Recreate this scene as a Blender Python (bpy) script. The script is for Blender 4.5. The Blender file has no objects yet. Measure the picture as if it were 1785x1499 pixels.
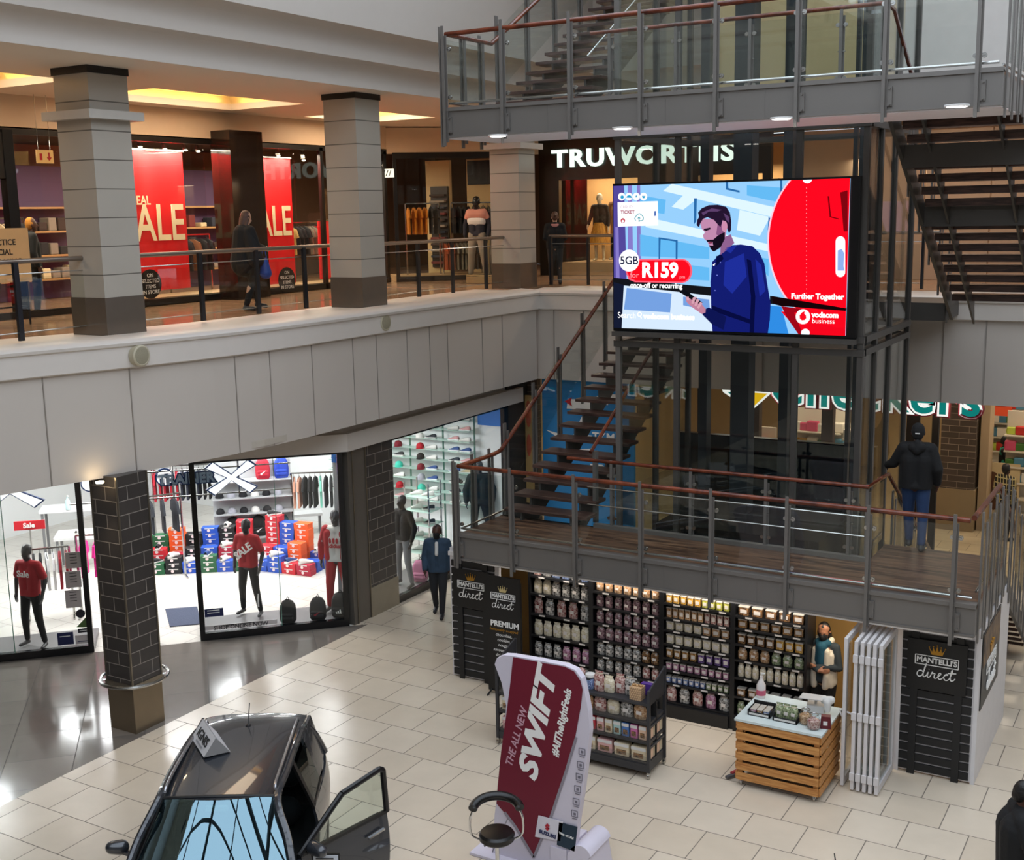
import bpy, bmesh, math, random
from mathutils import Vector, Matrix
C = bpy.context.scene
COL = C.collection
PI = math.pi
# ------------------------------------------------------------ camera
FPX = 2079.0; YAW, PIT, ROL = .53511, .17920, -.02013; EYE = Vector((0, 0, 7.2))
_f = Vector((-math.sin(YAW)*math.cos(PIT), math.cos(YAW)*math.cos(PIT), -math.sin(PIT)))
_r0 = Vector((math.cos(YAW), math.sin(YAW), 0)); _u0 = _r0.cross(_f)
CR = math.cos(ROL)*_r0 + math.sin(ROL)*_u0
CU = -math.sin(ROL)*_r0 + math.cos(ROL)*_u0
cd = bpy.data.cameras.new('camera'); co = bpy.data.objects.new('camera', cd); COL.objects.link(co)
cd.sensor_width = 36; cd.lens = FPX/1785*36; cd.clip_end = 200; cd.clip_start = .05
co.matrix_world = Matrix.Translation(EYE) @ Matrix((CR, CU, -_f)).transposed().to_4x4()
C.camera = co
def ray(x, y): return CR*((x-892.5)/FPX) - CU*((y-749.5)/FPX) + _f
def atz(x, y, z): d = ray(x, y); return EYE + d*((z-EYE.z)/d.z)
def aty(x, y, Y): d = ray(x, y); return EYE + d*(Y/d.y)
def atx(x, y, X): d = ray(x, y); return EYE + d*(X/d.x)
# ------------------------------------------------------------ view, world, daylight
C.view_settings.view_transform = 'Standard'; C.view_settings.look = 'None'
C.view_settings.gamma = 1; C.view_settings.use_curve_mapping = False
C.view_settings.exposure = 0.08
W = bpy.data.worlds.new('sky'); C.world = W; W.use_nodes = True
wn = W.node_tree.nodes['Background']; wn.inputs[0].default_value = (.80, .89, 1.0, 1); wn.inputs[1].default_value = 2.9
def area(name, loc, sx, sy, power, col=(1, 1, 1), rot=(0, 0, 0), portal=False, spread=PI):
    l = bpy.data.lights.new(name, 'AREA'); l.shape = 'RECTANGLE'; l.size = sx; l.size_y = sy
    l.energy = power; l.color = col; l.spread = spread
    if portal: l.cycles.is_portal = True
    o = bpy.data.objects.new(name, l); COL.objects.link(o); o.location = loc; o.rotation_euler = rot
    return o
area('skylight_opening', (-1, 6, 13.0), 19, 30, 10, portal=True)
# ceiling lamps of the ground floor sports shop (cool white) and of the upper shops (warm)
for (x, y) in ((-15.2, 18.8), (-18.2, 19.0), (-17.0, 15.8), (-20.0, 16.0), (-19.0, 12.6)):
    area('shop_ceiling_lamp', (x, y, 3.36), 1.6, 1.2, 125, (.97, .98, 1.0))
for (x, y) in ((-15.4, 13.2), (-16.0, 12.3), (-13.6, 15.9)):
    area('shop_ceiling_lamp', (x-.5, y+.4, 3.3), .8, .4, 30, (1, .97, .92))
for y in (16.8, 20.6, 23.6):
    area('upper_shop_lamp', (-19.6, y, 8.55), 1.0, 2.4, 110, (1.0, .83, .62))
for y in (13.4, 17.3, 20.6):
    area('window_display_lamp', (-17.95, y, 8.6), .25, 1.8, 85, (1.0, .85, .66))
area('upper_shop_lamp', (-19.6, 13.0, 8.55), 1.0, 2.4, 90, (1.0, .82, .6))
for (x, y) in ((-14, 28.9), (-10.5, 28.9), (-6.5, 28.9), (-3, 28.9), (0, 28.9)):
    area('upper_shop_lamp', (x, y, 8.3), 2.2, 1.0, 85, (1.0, .80, .58))
for (x, y) in ((-12, 25.6), (-8.5, 25.6), (-5, 25.6), (-1.5, 25.6)):
    area('walkway_lamp', (x, y, 9.15), 1.2, .5, 40, (1.0, .82, .64))
for (x, y) in ((-9.5, 26.5), (-6.5, 26.5), (-3, 26.5), (-8, 24), (-4.5, 24.2), (-4.6, 30.5), (-2.6, 28.5)):
    area('market_lamp', (x, y, 3.5), 1.4, .6, 32, (1.0, .83, .62))
area('kiosk_strip_lamp', (-6.6, 15.02, 2.045), 4.4, .06, 26, (1.0, .93, .84))
area('kiosk_strip_lamp', (-3.8, 15.1, 2.04), .9, .3, 14, (1.0, .85, .66))
# ------------------------------------------------------------ materials
def lin(c):
    if isinstance(c, str): c = tuple(int(c[i:i+2], 16)/255 for i in (0, 2, 4))
    return tuple(((v/12.92) if v <= .04045 else ((v+.055)/1.055)**2.4) for v in c)
_M = {}
def mat(name, col='808080', rough=.5, metal=0.0, emit=None, es=1.0, var=.06, scale=6.0, spec=.5, coat=0, bump=0, alpha=None):
    if name in _M: return _M[name]
    m = bpy.data.materials.new(name); m.use_nodes = True; nt = m.node_tree; b = nt.nodes['Principled BSDF']
    c = lin(col); b.inputs['Roughness'].default_value = rough; b.inputs['Metallic'].default_value = metal
    b.inputs['Specular IOR Level'].default_value = spec; b.inputs['Coat Weight'].default_value = coat; b.inputs['Coat Roughness'].default_value = .03
    tc = nt.nodes.new('ShaderNodeTexCoord'); no = nt.nodes.new('ShaderNodeTexNoise'); no.inputs['Scale'].default_value = scale
    nt.links.new(tc.outputs['Object'], no.inputs['Vector'])
    mx = nt.nodes.new('ShaderNodeMix'); mx.data_type = 'RGBA'
    mx.inputs[6].default_value = tuple(v*(1-var) for v in c)+(1,); mx.inputs[7].default_value = tuple(min(1, v*(1+var)) for v in c)+(1,)
    nt.links.new(no.outputs['Fac'], mx.inputs[0]); nt.links.new(mx.outputs[2], b.inputs['Base Color'])
    if emit:
        b.inputs['Emission Color'].default_value = lin(emit)+(1,); b.inputs['Emission Strength'].default_value = es
    if bump:
        bp = nt.nodes.new('ShaderNodeBump'); bp.inputs['Strength'].default_value = bump; bp.inputs['Distance'].default_value = .01
        nt.links.new(no.outputs['Fac'], bp.inputs['Height']); nt.links.new(bp.outputs['Normal'], b.inputs['Normal'])
    _M[name] = m; return m
def lit(name, col, es=1.0):       # something that gives off light: a screen, a lamp, a lit sign
    if name in _M: return _M[name]
    m = bpy.data.materials.new(name); m.use_nodes = True; nt = m.node_tree; nt.nodes.remove(nt.nodes['Principled BSDF'])
    e = nt.nodes.new('ShaderNodeEmission'); e.inputs[0].default_value = lin(col)+(1,); e.inputs[1].default_value = es
    nt.links.new(e.outputs[0], nt.nodes['Material Output'].inputs[0]); _M[name] = m; return m
def glassy(name, tint=(.93, .97, .95), gloss=1.0, ior=1.45, rough=0.0, base=.04, gcol=None):
    if name in _M: return _M[name]
    m = bpy.data.materials.new(name); m.use_nodes = True; nt = m.node_tree; nt.nodes.remove(nt.nodes['Principled BSDF'])
    t = nt.nodes.new('ShaderNodeBsdfTransparent'); t.inputs[0].default_value = tint+(1,)
    g = nt.nodes.new('ShaderNodeBsdfGlossy'); g.inputs['Roughness'].default_value = rough; g.inputs[0].default_value = (gcol or (gloss, gloss, gloss))+(1,)
    lw = nt.nodes.new('ShaderNodeLayerWeight'); lw.inputs[0].default_value = .5
    pw = nt.nodes.new('ShaderNodeMath'); pw.operation = 'POWER'; pw.inputs[1].default_value = 5; nt.links.new(lw.outputs['Facing'], pw.inputs[0])
    fr = nt.nodes.new('ShaderNodeMath'); fr.operation = 'MULTIPLY_ADD'; fr.inputs[1].default_value = .95; fr.inputs[2].default_value = base; nt.links.new(pw.outputs[0], fr.inputs[0])
    mx = nt.nodes.new('ShaderNodeMixShader'); nt.links.new(fr.outputs[0], mx.inputs[0]); nt.links.new(t.outputs[0], mx.inputs[1]); nt.links.new(g.outputs[0], mx.inputs[2])
    nt.links.new(mx.outputs[0], nt.nodes['Material Output'].inputs[0]); _M[name] = m; return m
def tiles(name, c1, c2, grout, bw, rh, mortar, rough, vec='xy', offset=.5, spec=.5, off=(0, 0, 0), rot=0, var=.1):
    if name in _M: return _M[name]
    m = bpy.data.materials.new(name); m.use_nodes = True; nt = m.node_tree; b = nt.nodes['Principled BSDF']
    tc = nt.nodes.new('ShaderNodeTexCoord'); mp = nt.nodes.new('ShaderNodeMapping')
    nt.links.new(tc.outputs['Object'], mp.inputs[0]); mp.inputs['Location'].default_value = off; mp.inputs['Rotation'].default_value = (0, 0, rot)
    src = mp.outputs[0]
    if vec != 'xy':
        sp = nt.nodes.new('ShaderNodeSeparateXYZ'); cb = nt.nodes.new('ShaderNodeCombineXYZ'); nt.links.new(src, sp.inputs[0])
        if vec == 'wall':      # horizontal run = x + y so that it works on every face of a square column
            ad = nt.nodes.new('ShaderNodeMath'); nt.links.new(sp.outputs[0], ad.inputs[0]); nt.links.new(sp.outputs[1], ad.inputs[1])
            nt.links.new(ad.outputs[0], cb.inputs[0])
        else: nt.links.new(sp.outputs[{'x': 0, 'y': 1}[vec]], cb.inputs[0])
        nt.links.new(sp.outputs[2], cb.inputs[1]); src = cb.outputs[0]
    br = nt.nodes.new('ShaderNodeTexBrick'); nt.links.new(src, br.inputs['Vector'])
    br.offset = offset; br.squash = 1
    for k, v in (('Scale', 1), ('Mortar Size', mortar), ('Mortar Smooth', 0), ('Bias', 0), ('Brick Width', bw), ('Row Height', rh)): br.inputs[k].default_value = v
    br.inputs['Color1'].default_value = lin(c1)+(1,); br.inputs['Color2'].default_value = lin(c2)+(1,); br.inputs['Mortar'].default_value = lin(grout)+(1,)
    no = nt.nodes.new('ShaderNodeTexNoise'); no.inputs['Scale'].default_value = 2.2; no.inputs['Detail'].default_value = 4
    nt.links.new(tc.outputs['Object'], no.inputs['Vector'])
    hs = nt.nodes.new('ShaderNodeMix'); hs.data_type = 'RGBA'; hs.blend_type = 'MULTIPLY'; hs.inputs[0].default_value = 1
    rp = nt.nodes.new('ShaderNodeMapRange'); rp.inputs[3].default_value = 1-var; rp.inputs[4].default_value = 1+var
    nt.links.new(no.outputs['Fac'], rp.inputs[0]); nt.links.new(br.outputs['Color'], hs.inputs[6]); nt.links.new(rp.outputs[0], hs.inputs[7])
    nt.links.new(hs.outputs[2], b.inputs['Base Color']); b.inputs['Specular IOR Level'].default_value = spec
    rr = nt.nodes.new('ShaderNodeMapRange'); rr.inputs[3].default_value = rough; rr.inputs[4].default_value = .8
    nt.links.new(br.outputs['Fac'], rr.inputs[0]); nt.links.new(rr.outputs[0], b.inputs['Roughness'])
    bp = nt.nodes.new('ShaderNodeBump'); bp.inputs['Strength'].default_value = .35; bp.inputs['Distance'].default_value = .004; bp.invert = True
    nt.links.new(br.outputs['Fac'], bp.inputs['Height']); nt.links.new(bp.outputs['Normal'], b.inputs['Normal'])
    _M[name] = m; return m
def wood(name, c1, c2, rough=.5, scale=(1, 12, 12), spec=.5):
    if name in _M: return _M[name]
    m = bpy.data.materials.new(name); m.use_nodes = True; nt = m.node_tree; b = nt.nodes['Principled BSDF']
    tc = nt.nodes.new('ShaderNodeTexCoord'); mp = nt.nodes.new('ShaderNodeMapping'); mp.inputs['Scale'].default_value = scale
    no = nt.nodes.new('ShaderNodeTexNoise'); no.inputs['Scale'].default_value = 2.5; no.inputs['Detail'].default_value = 6; no.inputs['Distortion'].default_value = .6
    cr = nt.nodes.new('ShaderNodeValToRGB'); cr.color_ramp.elements[0].position = .35; cr.color_ramp.elements[1].position = .68
    cr.color_ramp.elements[0].color = lin(c1)+(1,); cr.color_ramp.elements[1].color = lin(c2)+(1,)
    nt.links.new(tc.outputs['Object'], mp.inputs[0]); nt.links.new(mp.outputs[0], no.inputs['Vector']); nt.links.new(no.outputs['Fac'], cr.inputs[0])
    nt.links.new(cr.outputs[0], b.inputs['Base Color']); b.inputs['Roughness'].default_value = rough; b.inputs['Specular IOR Level'].default_value = spec
    _M[name] = m; return m
# ------------------------------------------------------------ mesh builder
class MB:
    def __init__(s): s.v = []; s.f = []; s.mi = []; s.k = 0; s.M = None
    def add(s, vs, fs):
        n = len(s.v)
        s.v += [tuple(s.M @ Vector(p)) if s.M else tuple(p) for p in vs]
        s.f += [tuple(i+n for i in f) for f in fs]; s.mi += [s.k]*len(fs); return s
    def box(s, x0, x1, y0, y1, z0, z1):
        return s.add([(x0, y0, z0), (x1, y0, z0), (x1, y1, z0), (x0, y1, z0), (x0, y0, z1), (x1, y0, z1), (x1, y1, z1), (x0, y1, z1)],
                     [(3, 2, 1, 0), (4, 5, 6, 7), (0, 1, 5, 4), (1, 2, 6, 5), (2, 3, 7, 6), (3, 0, 4, 7)])
    def cbox(s, c, d, rz=0, taper=1.0):
        hx, hy, hz = d[0]/2, d[1]/2, d[2]/2; R = Matrix.Rotation(rz, 3, 'Z'); c = Vector(c); t = taper
        vs = [c+R@Vector(p) for p in ((-hx, -hy, -hz), (hx, -hy, -hz), (hx, hy, -hz), (-hx, hy, -hz), (-hx*t, -hy*t, hz), (hx*t, -hy*t, hz), (hx*t, hy*t, hz), (-hx*t, hy*t, hz))]
        return s.add(vs, [(3, 2, 1, 0), (4, 5, 6, 7), (0, 1, 5, 4), (1, 2, 6, 5), (2, 3, 7, 6), (3, 0, 4, 7)])
    def bar(s, p, q, w, h, up=(0, 0, 1)):
        p, q = Vector(p), Vector(q); d = (q-p).normalized(); u = Vector(up); a = d.cross(u)
        if a.length < 1e-4: a = d.cross(Vector((0, 1, 0)))
        a.normalize(); b = a.cross(d).normalized(); a *= w/2; b *= h/2
        vs = [p-a-b, p+a-b, p+a+b, p-a+b, q-a-b, q+a-b, q+a+b, q-a+b]
        return s.add(vs, [(0, 1, 2, 3), (7, 6, 5, 4), (0, 4, 5, 1), (1, 5, 6, 2), (2, 6, 7, 3), (3, 7, 4, 0)])
    def tube(s, pts, r, n=8, r2=None, closed=False):
        pts = [Vector(p) for p in pts]; rings = []; N = len(pts); vs = []; fs = []; pn = None
        for i, p in enumerate(pts):
            a = pts[i-1] if (i or closed) else p; b = pts[(i+1) % N] if (i < N-1 or closed) else p
            t = (b-a).normalized()
            if pn is None:
                pn = t.cross(Vector((0, 0, 1)))
                if pn.length < .01: pn = t.cross(Vector((1, 0, 0)))
            pn = (pn-t*pn.dot(t)).normalized(); bn = t.cross(pn)
            rr = r if r2 is None else r+(r2-r)*i/max(1, N-1)
            for k in range(n):
                an = 2*PI*k/n; vs.append(p+pn*math.cos(an)*rr+bn*math.sin(an)*rr)
        for i in range(N if closed else N-1):
            j = (i+1) % N
            for k in range(n):
                k2 = (k+1) % n; fs.append((i*n+k, i*n+k2, j*n+k2, j*n+k))
        if not closed: fs += [tuple(range(n))[::-1], tuple((N-1)*n+k for k in range(n))]
        return s.add(vs, fs)
    def cap(s, p, q, r1, r2, n=12, m=4):            # tapered capsule
        p, q = Vector(p), Vector(q); t = q-p; L = t.length
        t = t/L if L > 1e-6 else Vector((0, 0, 1)); a = t.cross(Vector((0, 0, 1)))
        if a.length < .01: a = t.cross(Vector((1, 0, 0)))
        a.normalize(); b = t.cross(a); prof = []
        for i in range(m+1): th = -PI/2+PI/2*i/m; prof.append((math.sin(th)*r1, math.cos(th)*r1))
        for i in range(m+1): th = PI/2*i/m; prof.append((L+math.sin(th)*r2, math.cos(th)*r2))
        vs = []; fs = []
        for (h, r) in prof:
            r = max(r, 1e-4)
            for k in range(n): an = 2*PI*k/n; vs.append(p+t*h+(a*math.cos(an)+b*math.sin(an))*r)
        for i in range(len(prof)-1):
            for k in range(n): k2 = (k+1) % n; fs.append((i*n+k, i*n+k2, (i+1)*n+k2, (i+1)*n+k))
        fs += [tuple(range(n))[::-1], tuple((len(prof)-1)*n+k for k in range(n))]
        return s.add(vs, fs)
    def ell(s, c, rx, ry, rz, n=12, m=7):
        vs = []; fs = []; c = Vector(c)
        for i in range(m+1):
            th = -PI/2+PI*i/m; r = max(math.cos(th), 1e-3)
            for k in range(n): a = 2*PI*k/n; vs.append(c+Vector((rx*r*math.cos(a), ry*r*math.sin(a), rz*math.sin(th))))
        for i in range(m):
            for k in range(n): k2 = (k+1) % n; fs.append((i*n+k, i*n+k2, (i+1)*n+k2, (i+1)*n+k))
        fs += [tuple(range(n))[::-1], tuple(m*n+k for k in range(n))]
        return s.add(vs, fs)
    def lathe(s, prof, c=(0, 0, 0), n=16):
        vs = []; fs = []; c = Vector(c)
        for (r, z) in prof:
            for k in range(n): a = 2*PI*k/n; vs.append(c+Vector((max(r, 1e-4)*math.cos(a), max(r, 1e-4)*math.sin(a), z)))
        for i in range(len(prof)-1):
            for k in range(n): k2 = (k+1) % n; fs.append((i*n+k, i*n+k2, (i+1)*n+k2, (i+1)*n+k))
        fs += [tuple(range(n))[::-1], tuple((len(prof)-1)*n+k for k in range(n))]
        return s.add(vs, fs)
    def prism(s, poly, d):                          # poly: list of 3-D points of one face, d: thickness vector
        poly = [Vector(p) for p in poly]; d = Vector(d); n = len(poly)
        return s.add(poly+[p+d for p in poly], [tuple(range(n))[::-1], tuple(range(n, 2*n))]+[(i, (i+1) % n, n+(i+1) % n, n+i) for i in range(n)])
    def grid(s, P, thick=None):                     # P[i][j] points
        a, b = len(P), len(P[0]); vs = [Vector(p) for row in P for p in row]
        fs = [(i*b+j, (i+1)*b+j, (i+1)*b+j+1, i*b+j+1) for i in range(a-1) for j in range(b-1)]
        if thick is None: return s.add(vs, fs)
        t = Vector(thick); n = len(vs); fs2 = [tuple(reversed([q+n for q in f])) for f in fs]
        bd = [(0, j, 0, j+1) for j in range(b-1)]+[(a-1, j+1, a-1, j) for j in range(b-1)]+[(i+1, 0, i, 0) for i in range(a-1)]+[(i, b-1, i+1, b-1) for i in range(a-1)]
        sd = [(i*b+j, k*b+l, k*b+l+n, i*b+j+n) for (i, j, k, l) in bd]
        return s.add(vs+[v+t for v in vs], fs+fs2+sd)
    def build(s, name, mats, parent=None, smooth=False, bevel=0, label=None, cat=None, group=None, kind=None):
        me = bpy.data.meshes.new(name); me.from_pydata(s.v, [], s.f)
        if not isinstance(mats, (list, tuple)): mats = [mats]
        for m in mats: me.materials.append(m)
        if len(mats) > 1: me.polygons.foreach_set('material_index', s.mi)
        bm = bmesh.new(); bm.from_mesh(me); bmesh.ops.recalc_face_normals(bm, faces=bm.faces); bm.to_mesh(me); bm.free()
        if smooth:
            for p in me.polygons: p.use_smooth = True
            try: me.set_sharp_from_angle(angle=math.radians(38))
            except Exception: pass
        o = bpy.data.objects.new(name, me); COL.objects.link(o)
        if parent:
            o.parent = parent
            if parent.name in WT: o.matrix_parent_inverse = Matrix.Translation(-WT[parent.name])
        if bevel:
            b = o.modifiers.new('bevel', 'BEVEL'); b.width = bevel; b.segments = 2; b.limit_method = 'ANGLE'
        tag(o, label, cat, group, kind); return o
def tag(o, label=None, cat=None, group=None, kind=None):
    if label: o['label'] = label
    if cat: o['category'] = cat
    if group: o['group'] = group
    if kind: o['kind'] = kind
    return o
def thing(name, label, cat, loc=(0, 0, 0), rz=0, group=None):
    o = bpy.data.objects.new(name, None); COL.objects.link(o); o.location = loc; o.rotation_euler = (0, 0, rz); o.empty_display_size = .1
    return tag(o, label, cat, group)
WT = {}
def wthing(name, label, cat, base, group=None):     # its parts are given in world coordinates
    o = thing(name, label, cat, base, 0, group); WT[o.name] = Vector(base); return o
KIDS = {}
def kids(o): return [c for c in COL.objects if c.parent == o]
def proto_kids(o):
    if o.name not in KIDS: KIDS[o.name] = [(c, [g for g in kids(c)]) for c in kids(o)]
    return KIDS[o.name]
def dup(o, loc, rz=0, label=None, group=None, scale=None, mats=None):
    r = o.copy(); COL.objects.link(r); r.location = loc; r.rotation_euler = (0, 0, rz)
    if scale: r.scale = (scale,)*3 if not isinstance(scale, (tuple, list)) else scale
    if label: r['label'] = label
    if group: r['group'] = group
    for c, gs in proto_kids(o):
        cc = c.copy(); COL.objects.link(cc); cc.parent = r
        for g in gs: gg = g.copy(); COL.objects.link(gg); gg.parent = cc
    return r
def setmat(o, m):                                   # give a copied mesh object its own colour
    o.data = o.data.copy(); o.data.materials[0] = m
_fonts = {}
def text(s, size, m, parent, org, xd, ud, ext=.004, align='CENTER', bold=0.0, shear=0.0, name='lettering', sx=1.0, space=1.0):
    cu = bpy.data.curves.new(name, 'FONT'); cu.body = s; cu.size = size; cu.extrude = ext; cu.offset = bold; cu.shear = shear
    cu.align_x = align; cu.align_y = 'CENTER'; cu.resolution_u = 3; cu.space_character = space
    o = bpy.data.objects.new(name, cu); COL.objects.link(o); bpy.context.view_layer.update()
    me = bpy.data.meshes.new_from_object(o.evaluated_get(bpy.context.evaluated_depsgraph_get())); bpy.data.objects.remove(o)
    xd = Vector(xd).normalized(); ud = Vector(ud); ud = (ud-xd*ud.dot(xd)).normalized(); nd = xd.cross(ud)
    T = Matrix((xd, ud, nd)).transposed().to_4x4(); T = Matrix.Translation(Vector(org)) @ T @ Matrix.Diagonal((sx, 1, 1, 1))
    me.transform(T); me.materials.clear(); me.materials.append(m); me.name = name
    o = bpy.data.objects.new(name, me); COL.objects.link(o)
    if parent:
        o.parent = parent
        if parent.name in WT: o.matrix_parent_inverse = Matrix.Translation(-WT[parent.name])
    return o
def blob(name, caps, m, parent, voxel=.012, smooth=3, label=None, extra=None):
    mb = MB()
    for c in caps:
        if len(c) == 4 and not isinstance(c[3], tuple): mb.cap(*c)
        else: mb.ell(c[0], *c[1])
    if extra: extra(mb)
    o = mb.build(name, m, None, smooth=True)
    r = o.modifiers.new('r', 'REMESH'); r.mode = 'VOXEL'; r.voxel_size = voxel; r.use_smooth_shade = True
    k = o.modifiers.new('s', 'SMOOTH'); k.iterations = smooth; k.factor = .5
    bpy.context.view_layer.update()
    me = bpy.data.meshes.new_from_object(o.evaluated_get(bpy.context.evaluated_depsgraph_get())); me.name = name
    o.modifiers.clear(); o.data = me
    for p in me.polygons: p.use_smooth = True
    o.parent = parent
    if label: o['label'] = label
    return o
def crv(pts, n=6):                                  # Catmull-Rom through points
    P = [Vector(p) for p in pts]; P = [P[0]]+P+[P[-1]]; out = []
    for i in range(1, len(P)-2):
        a, b, c, d = P[i-1:i+3]
        for k in range(n):
            t = k/n; out.append(.5*((2*b)+(c-a)*t+(2*a-5*b+4*c-d)*t*t+(3*b-a-3*c+d)*t**3))
    out.append(P[-2]); return out
Z1 = 5.6; ZD = 2.5; ZU = 8.62
# shared materials
M_white = mat('white_paint', 'cbc3bb', .45, var=.03)
M_panel = mat('bulkhead_panel', 'bdb4ab', .42, var=.03, scale=1.2)
M_ceil = mat('ceiling_paint', 'd8cdbd', .8, var=.03, scale=1)
M_black = mat('black_gloss', '0b0b0d', .25)
M_blackm = mat('black_matte', '121214', .7)
M_steelp = mat('grey_painted_steel', '716d69', .4, .3, var=.05)
M_steeld = mat('dark_painted_steel', '4b4845', .45, .3, var=.08)
M_ss = mat('stainless_steel', 'b9b9b6', .22, 1.0, var=.06)
M_brushed = mat('brushed_steel', '8d8578', .36, .9, var=.12, scale=20)
M_rail = wood('varnished_handrail', '4a1e12', '7c3c24', .25, (2, 2, 2))
M_tread = wood('dark_wood_tread', '33231f', '5d443c', .3, (1.5, 14, 14))
M_glass = glassy('balustrade_glass', (.945, .97, .96), .7)
M_shopglass = glassy('shop_glass', (.97, .985, .98), .6)
M_dark = mat('dark_void', '17130f', .8)
M_chrome = mat('chrome', 'd8d8d8', .08, 1.0)
M_txtw = mat('white_lettering', 'f0eeea', .5, var=.01)
M_txtk = mat('black_lettering', '1a1a1a', .5, var=.01)
# ============================================================ the setting
T_light = tiles('light_floor_tile', 'd3c5b2', 'cabba7', '6f665c', .674, .674, .006, .24, off=(.337+.004, -12.95+.674*20, 0), var=.10)
T_dark = tiles('dark_granite_tile', '79716a', '6b645e', '4a443f', .9, .9, .006, .12, off=(.2, .3, 0), rot=PI/4, var=.12)
T_shop = tiles('shop_floor_tile', 'd8d4cc', 'd0ccc4', '8f8a84', .6, .6, .006, .14)
T_upper = tiles('upper_floor_tile', 'b08d6f', 'a07f64', '6b5544', .6, .6, .005, .14)
T_mart = tiles('market_floor_tile', 'c9b99a', 'c0b092', '7a6d58', .6, .6, .006, .2)
XB = -12.72
def st(o): o['kind'] = 'structure'; return o
st(MB().box(XB, 12, -14, 23.5, -.2, 0).build('floor', T_light))
st(MB().prism([(XB, -14, 0), (XB, 16.25, 0), (-12.94, 16.05, 0), (-18.2, 10.8, 0), (-26, 3, 0), (-26, -14, 0)], (0, 0, -.2)).build('floor', T_dark))
st(MB().prism([(XB, 16.25, 0), (XB, 23.5, 0), (-12.94, 23.5, 0), (-12.94, 16.05, 0)], (0, 0, -.2)).build('floor', T_light))
st(MB().prism([(-12.94, 16.05, 0), (-12.94, 21.7, 0), (-24, 21.7, 0), (-24, 5, 0)], (0, 0, -.2)).build('floor', T_shop))
st(MB().box(-13.5, 12, 23.5, 33.6, -.2, 0).build('floor', T_mart))
# --- left balcony edge, swept along a gentle curve
path = crv([(-14.6, 3.5, 0), (-13.95, 7.6, 0), (-13.42, 9.8, 0), (-12.85, 11.7, 0), (-12.5, 13.6, 0), (-12.44, 16.8, 0), (-12.36, 22.0, 0)], 5)
def sweep(prof, pth, name, m, **k):                 # prof: (outward offset toward the atrium, z)
    P = []
    for i, p in enumerate(pth):
        a = pth[max(0, i-1)]; b = pth[min(len(pth)-1, i+1)]; t = (b-a).normalized(); n = Vector((t.y, -t.x, 0))
        P.append([(p.x+n.x*o, p.y+n.y*o, z) for (o, z) in prof])
    return MB().grid(P).build(name, m, **k)
cop = [(-1.6, 5.6), (-.5, 5.6), (-.42, 5.64), (-.02, 5.62), (.05, 5.6), (.08, 5.56), (.07, 5.52), (.04, 5.5), (.04, 5.22), (.01, 5.2), (-.03, 5.2)]
st(sweep(cop, path+[Vector((-12.36, 22.06, 0))], 'trim_1', M_white, smooth=True))
st(sweep([(-.03, 5.2), (-.03, 3.72), (-.2, 3.72), (-.2, 3.80)], path, 'wall_left', M_panel))
backp = [Vector((x, 22.06, 0)) for x in (-12.46, -8, -4, 0, 6)]
st(sweep(cop, backp, 'trim_2', M_white, smooth=True))
st(sweep([(-.03, 5.2), (-.03, 3.72), (-.3, 3.72), (-.3, 3.8)], backp, 'wall_back', M_panel))
# seams between the bulkhead panels
sm = MB()
for (x, y) in ((85, 760), (234, 730), (415, 690), (475, 680), (548, 670), (619, 655), (660, 650), (713, 640), (752, 630), (783, 620), (843, 610), (878, 605)):
    X = -12.5
    for _ in range(6):
        p = atx(x, y, X); q = min(path, key=lambda w: abs(w.y-p.y)); i = path.index(q); j = min(i+1, len(path)-1)
        X = q.x+((path[j].x-q.x)*(p.y-q.y)/(path[j].y-q.y) if j > i and abs(path[j].y-q.y) > .01 else 0)
    sm.cbox((X-.04, p.y, 4.46), (.04, .014, 1.47))
for x in (967, 1018, 1330, 1644, 1718): p = aty(x, 620, 22.1); sm.cbox((p.x, 22.085, 4.46), (.014, .03, 1.47))
st(sm.build('trim_3', mat('panel_seam', '8d857d', .7)))
# slabs above the ground floor walkways, soffits, beam over the sports shop
st(MB().prism([(-12.5, 22.1, 3.75), (-12.5, 13.6, 3.75), (-12.95, 11.7, 3.75), (-13.5, 9.8, 3.75), (-14.1, 7, 3.75), (-14.6, 3.5, 3.75), (-26, 3.5, 3.75), (-26, 22.1, 3.75)], (0, 0, .1)).build('ceiling', mat('walkway_soffit', 'b3aa9d', .7, var=.03)))
st(MB().prism([(-13.3, 3.5, 5.59), (-13.5, 9.8, 5.59), (-12.9, 12, 5.59), (-12.75, 22.3, 5.59), (-26, 22.3, 5.59), (-26, 3.5, 5.59)], (0, 0, -.3)).build('floor', T_upper))
st(MB().box(-26, 6, 22.3, 34, 5.25, 5.595).build('floor', T_upper))
st(MB().box(-13.5, 6, 22.4, 33.6, 3.72, 3.8).build('ceiling', M_ceil))
bm_ = MB(); bm_.prism([(-12.80, 22.1, 3.2), (-12.80, 16.0, 3.2), (-18.3, 10.5, 3.2), (-18.6, 10.8, 3.2), (-13.1, 16.15, 3.2), (-13.1, 22.1, 3.2)], (0, 0, .31))
bm_.prism([(-12.96, 22.1, 3.5), (-12.96, 16.1, 3.5), (-18.4, 10.65, 3.5), (-18.6, 10.8, 3.5), (-13.1, 16.15, 3.5), (-13.1, 22.1, 3.5)], (0, 0, .26))
st(bm_.build('trim_4', M_white))
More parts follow.
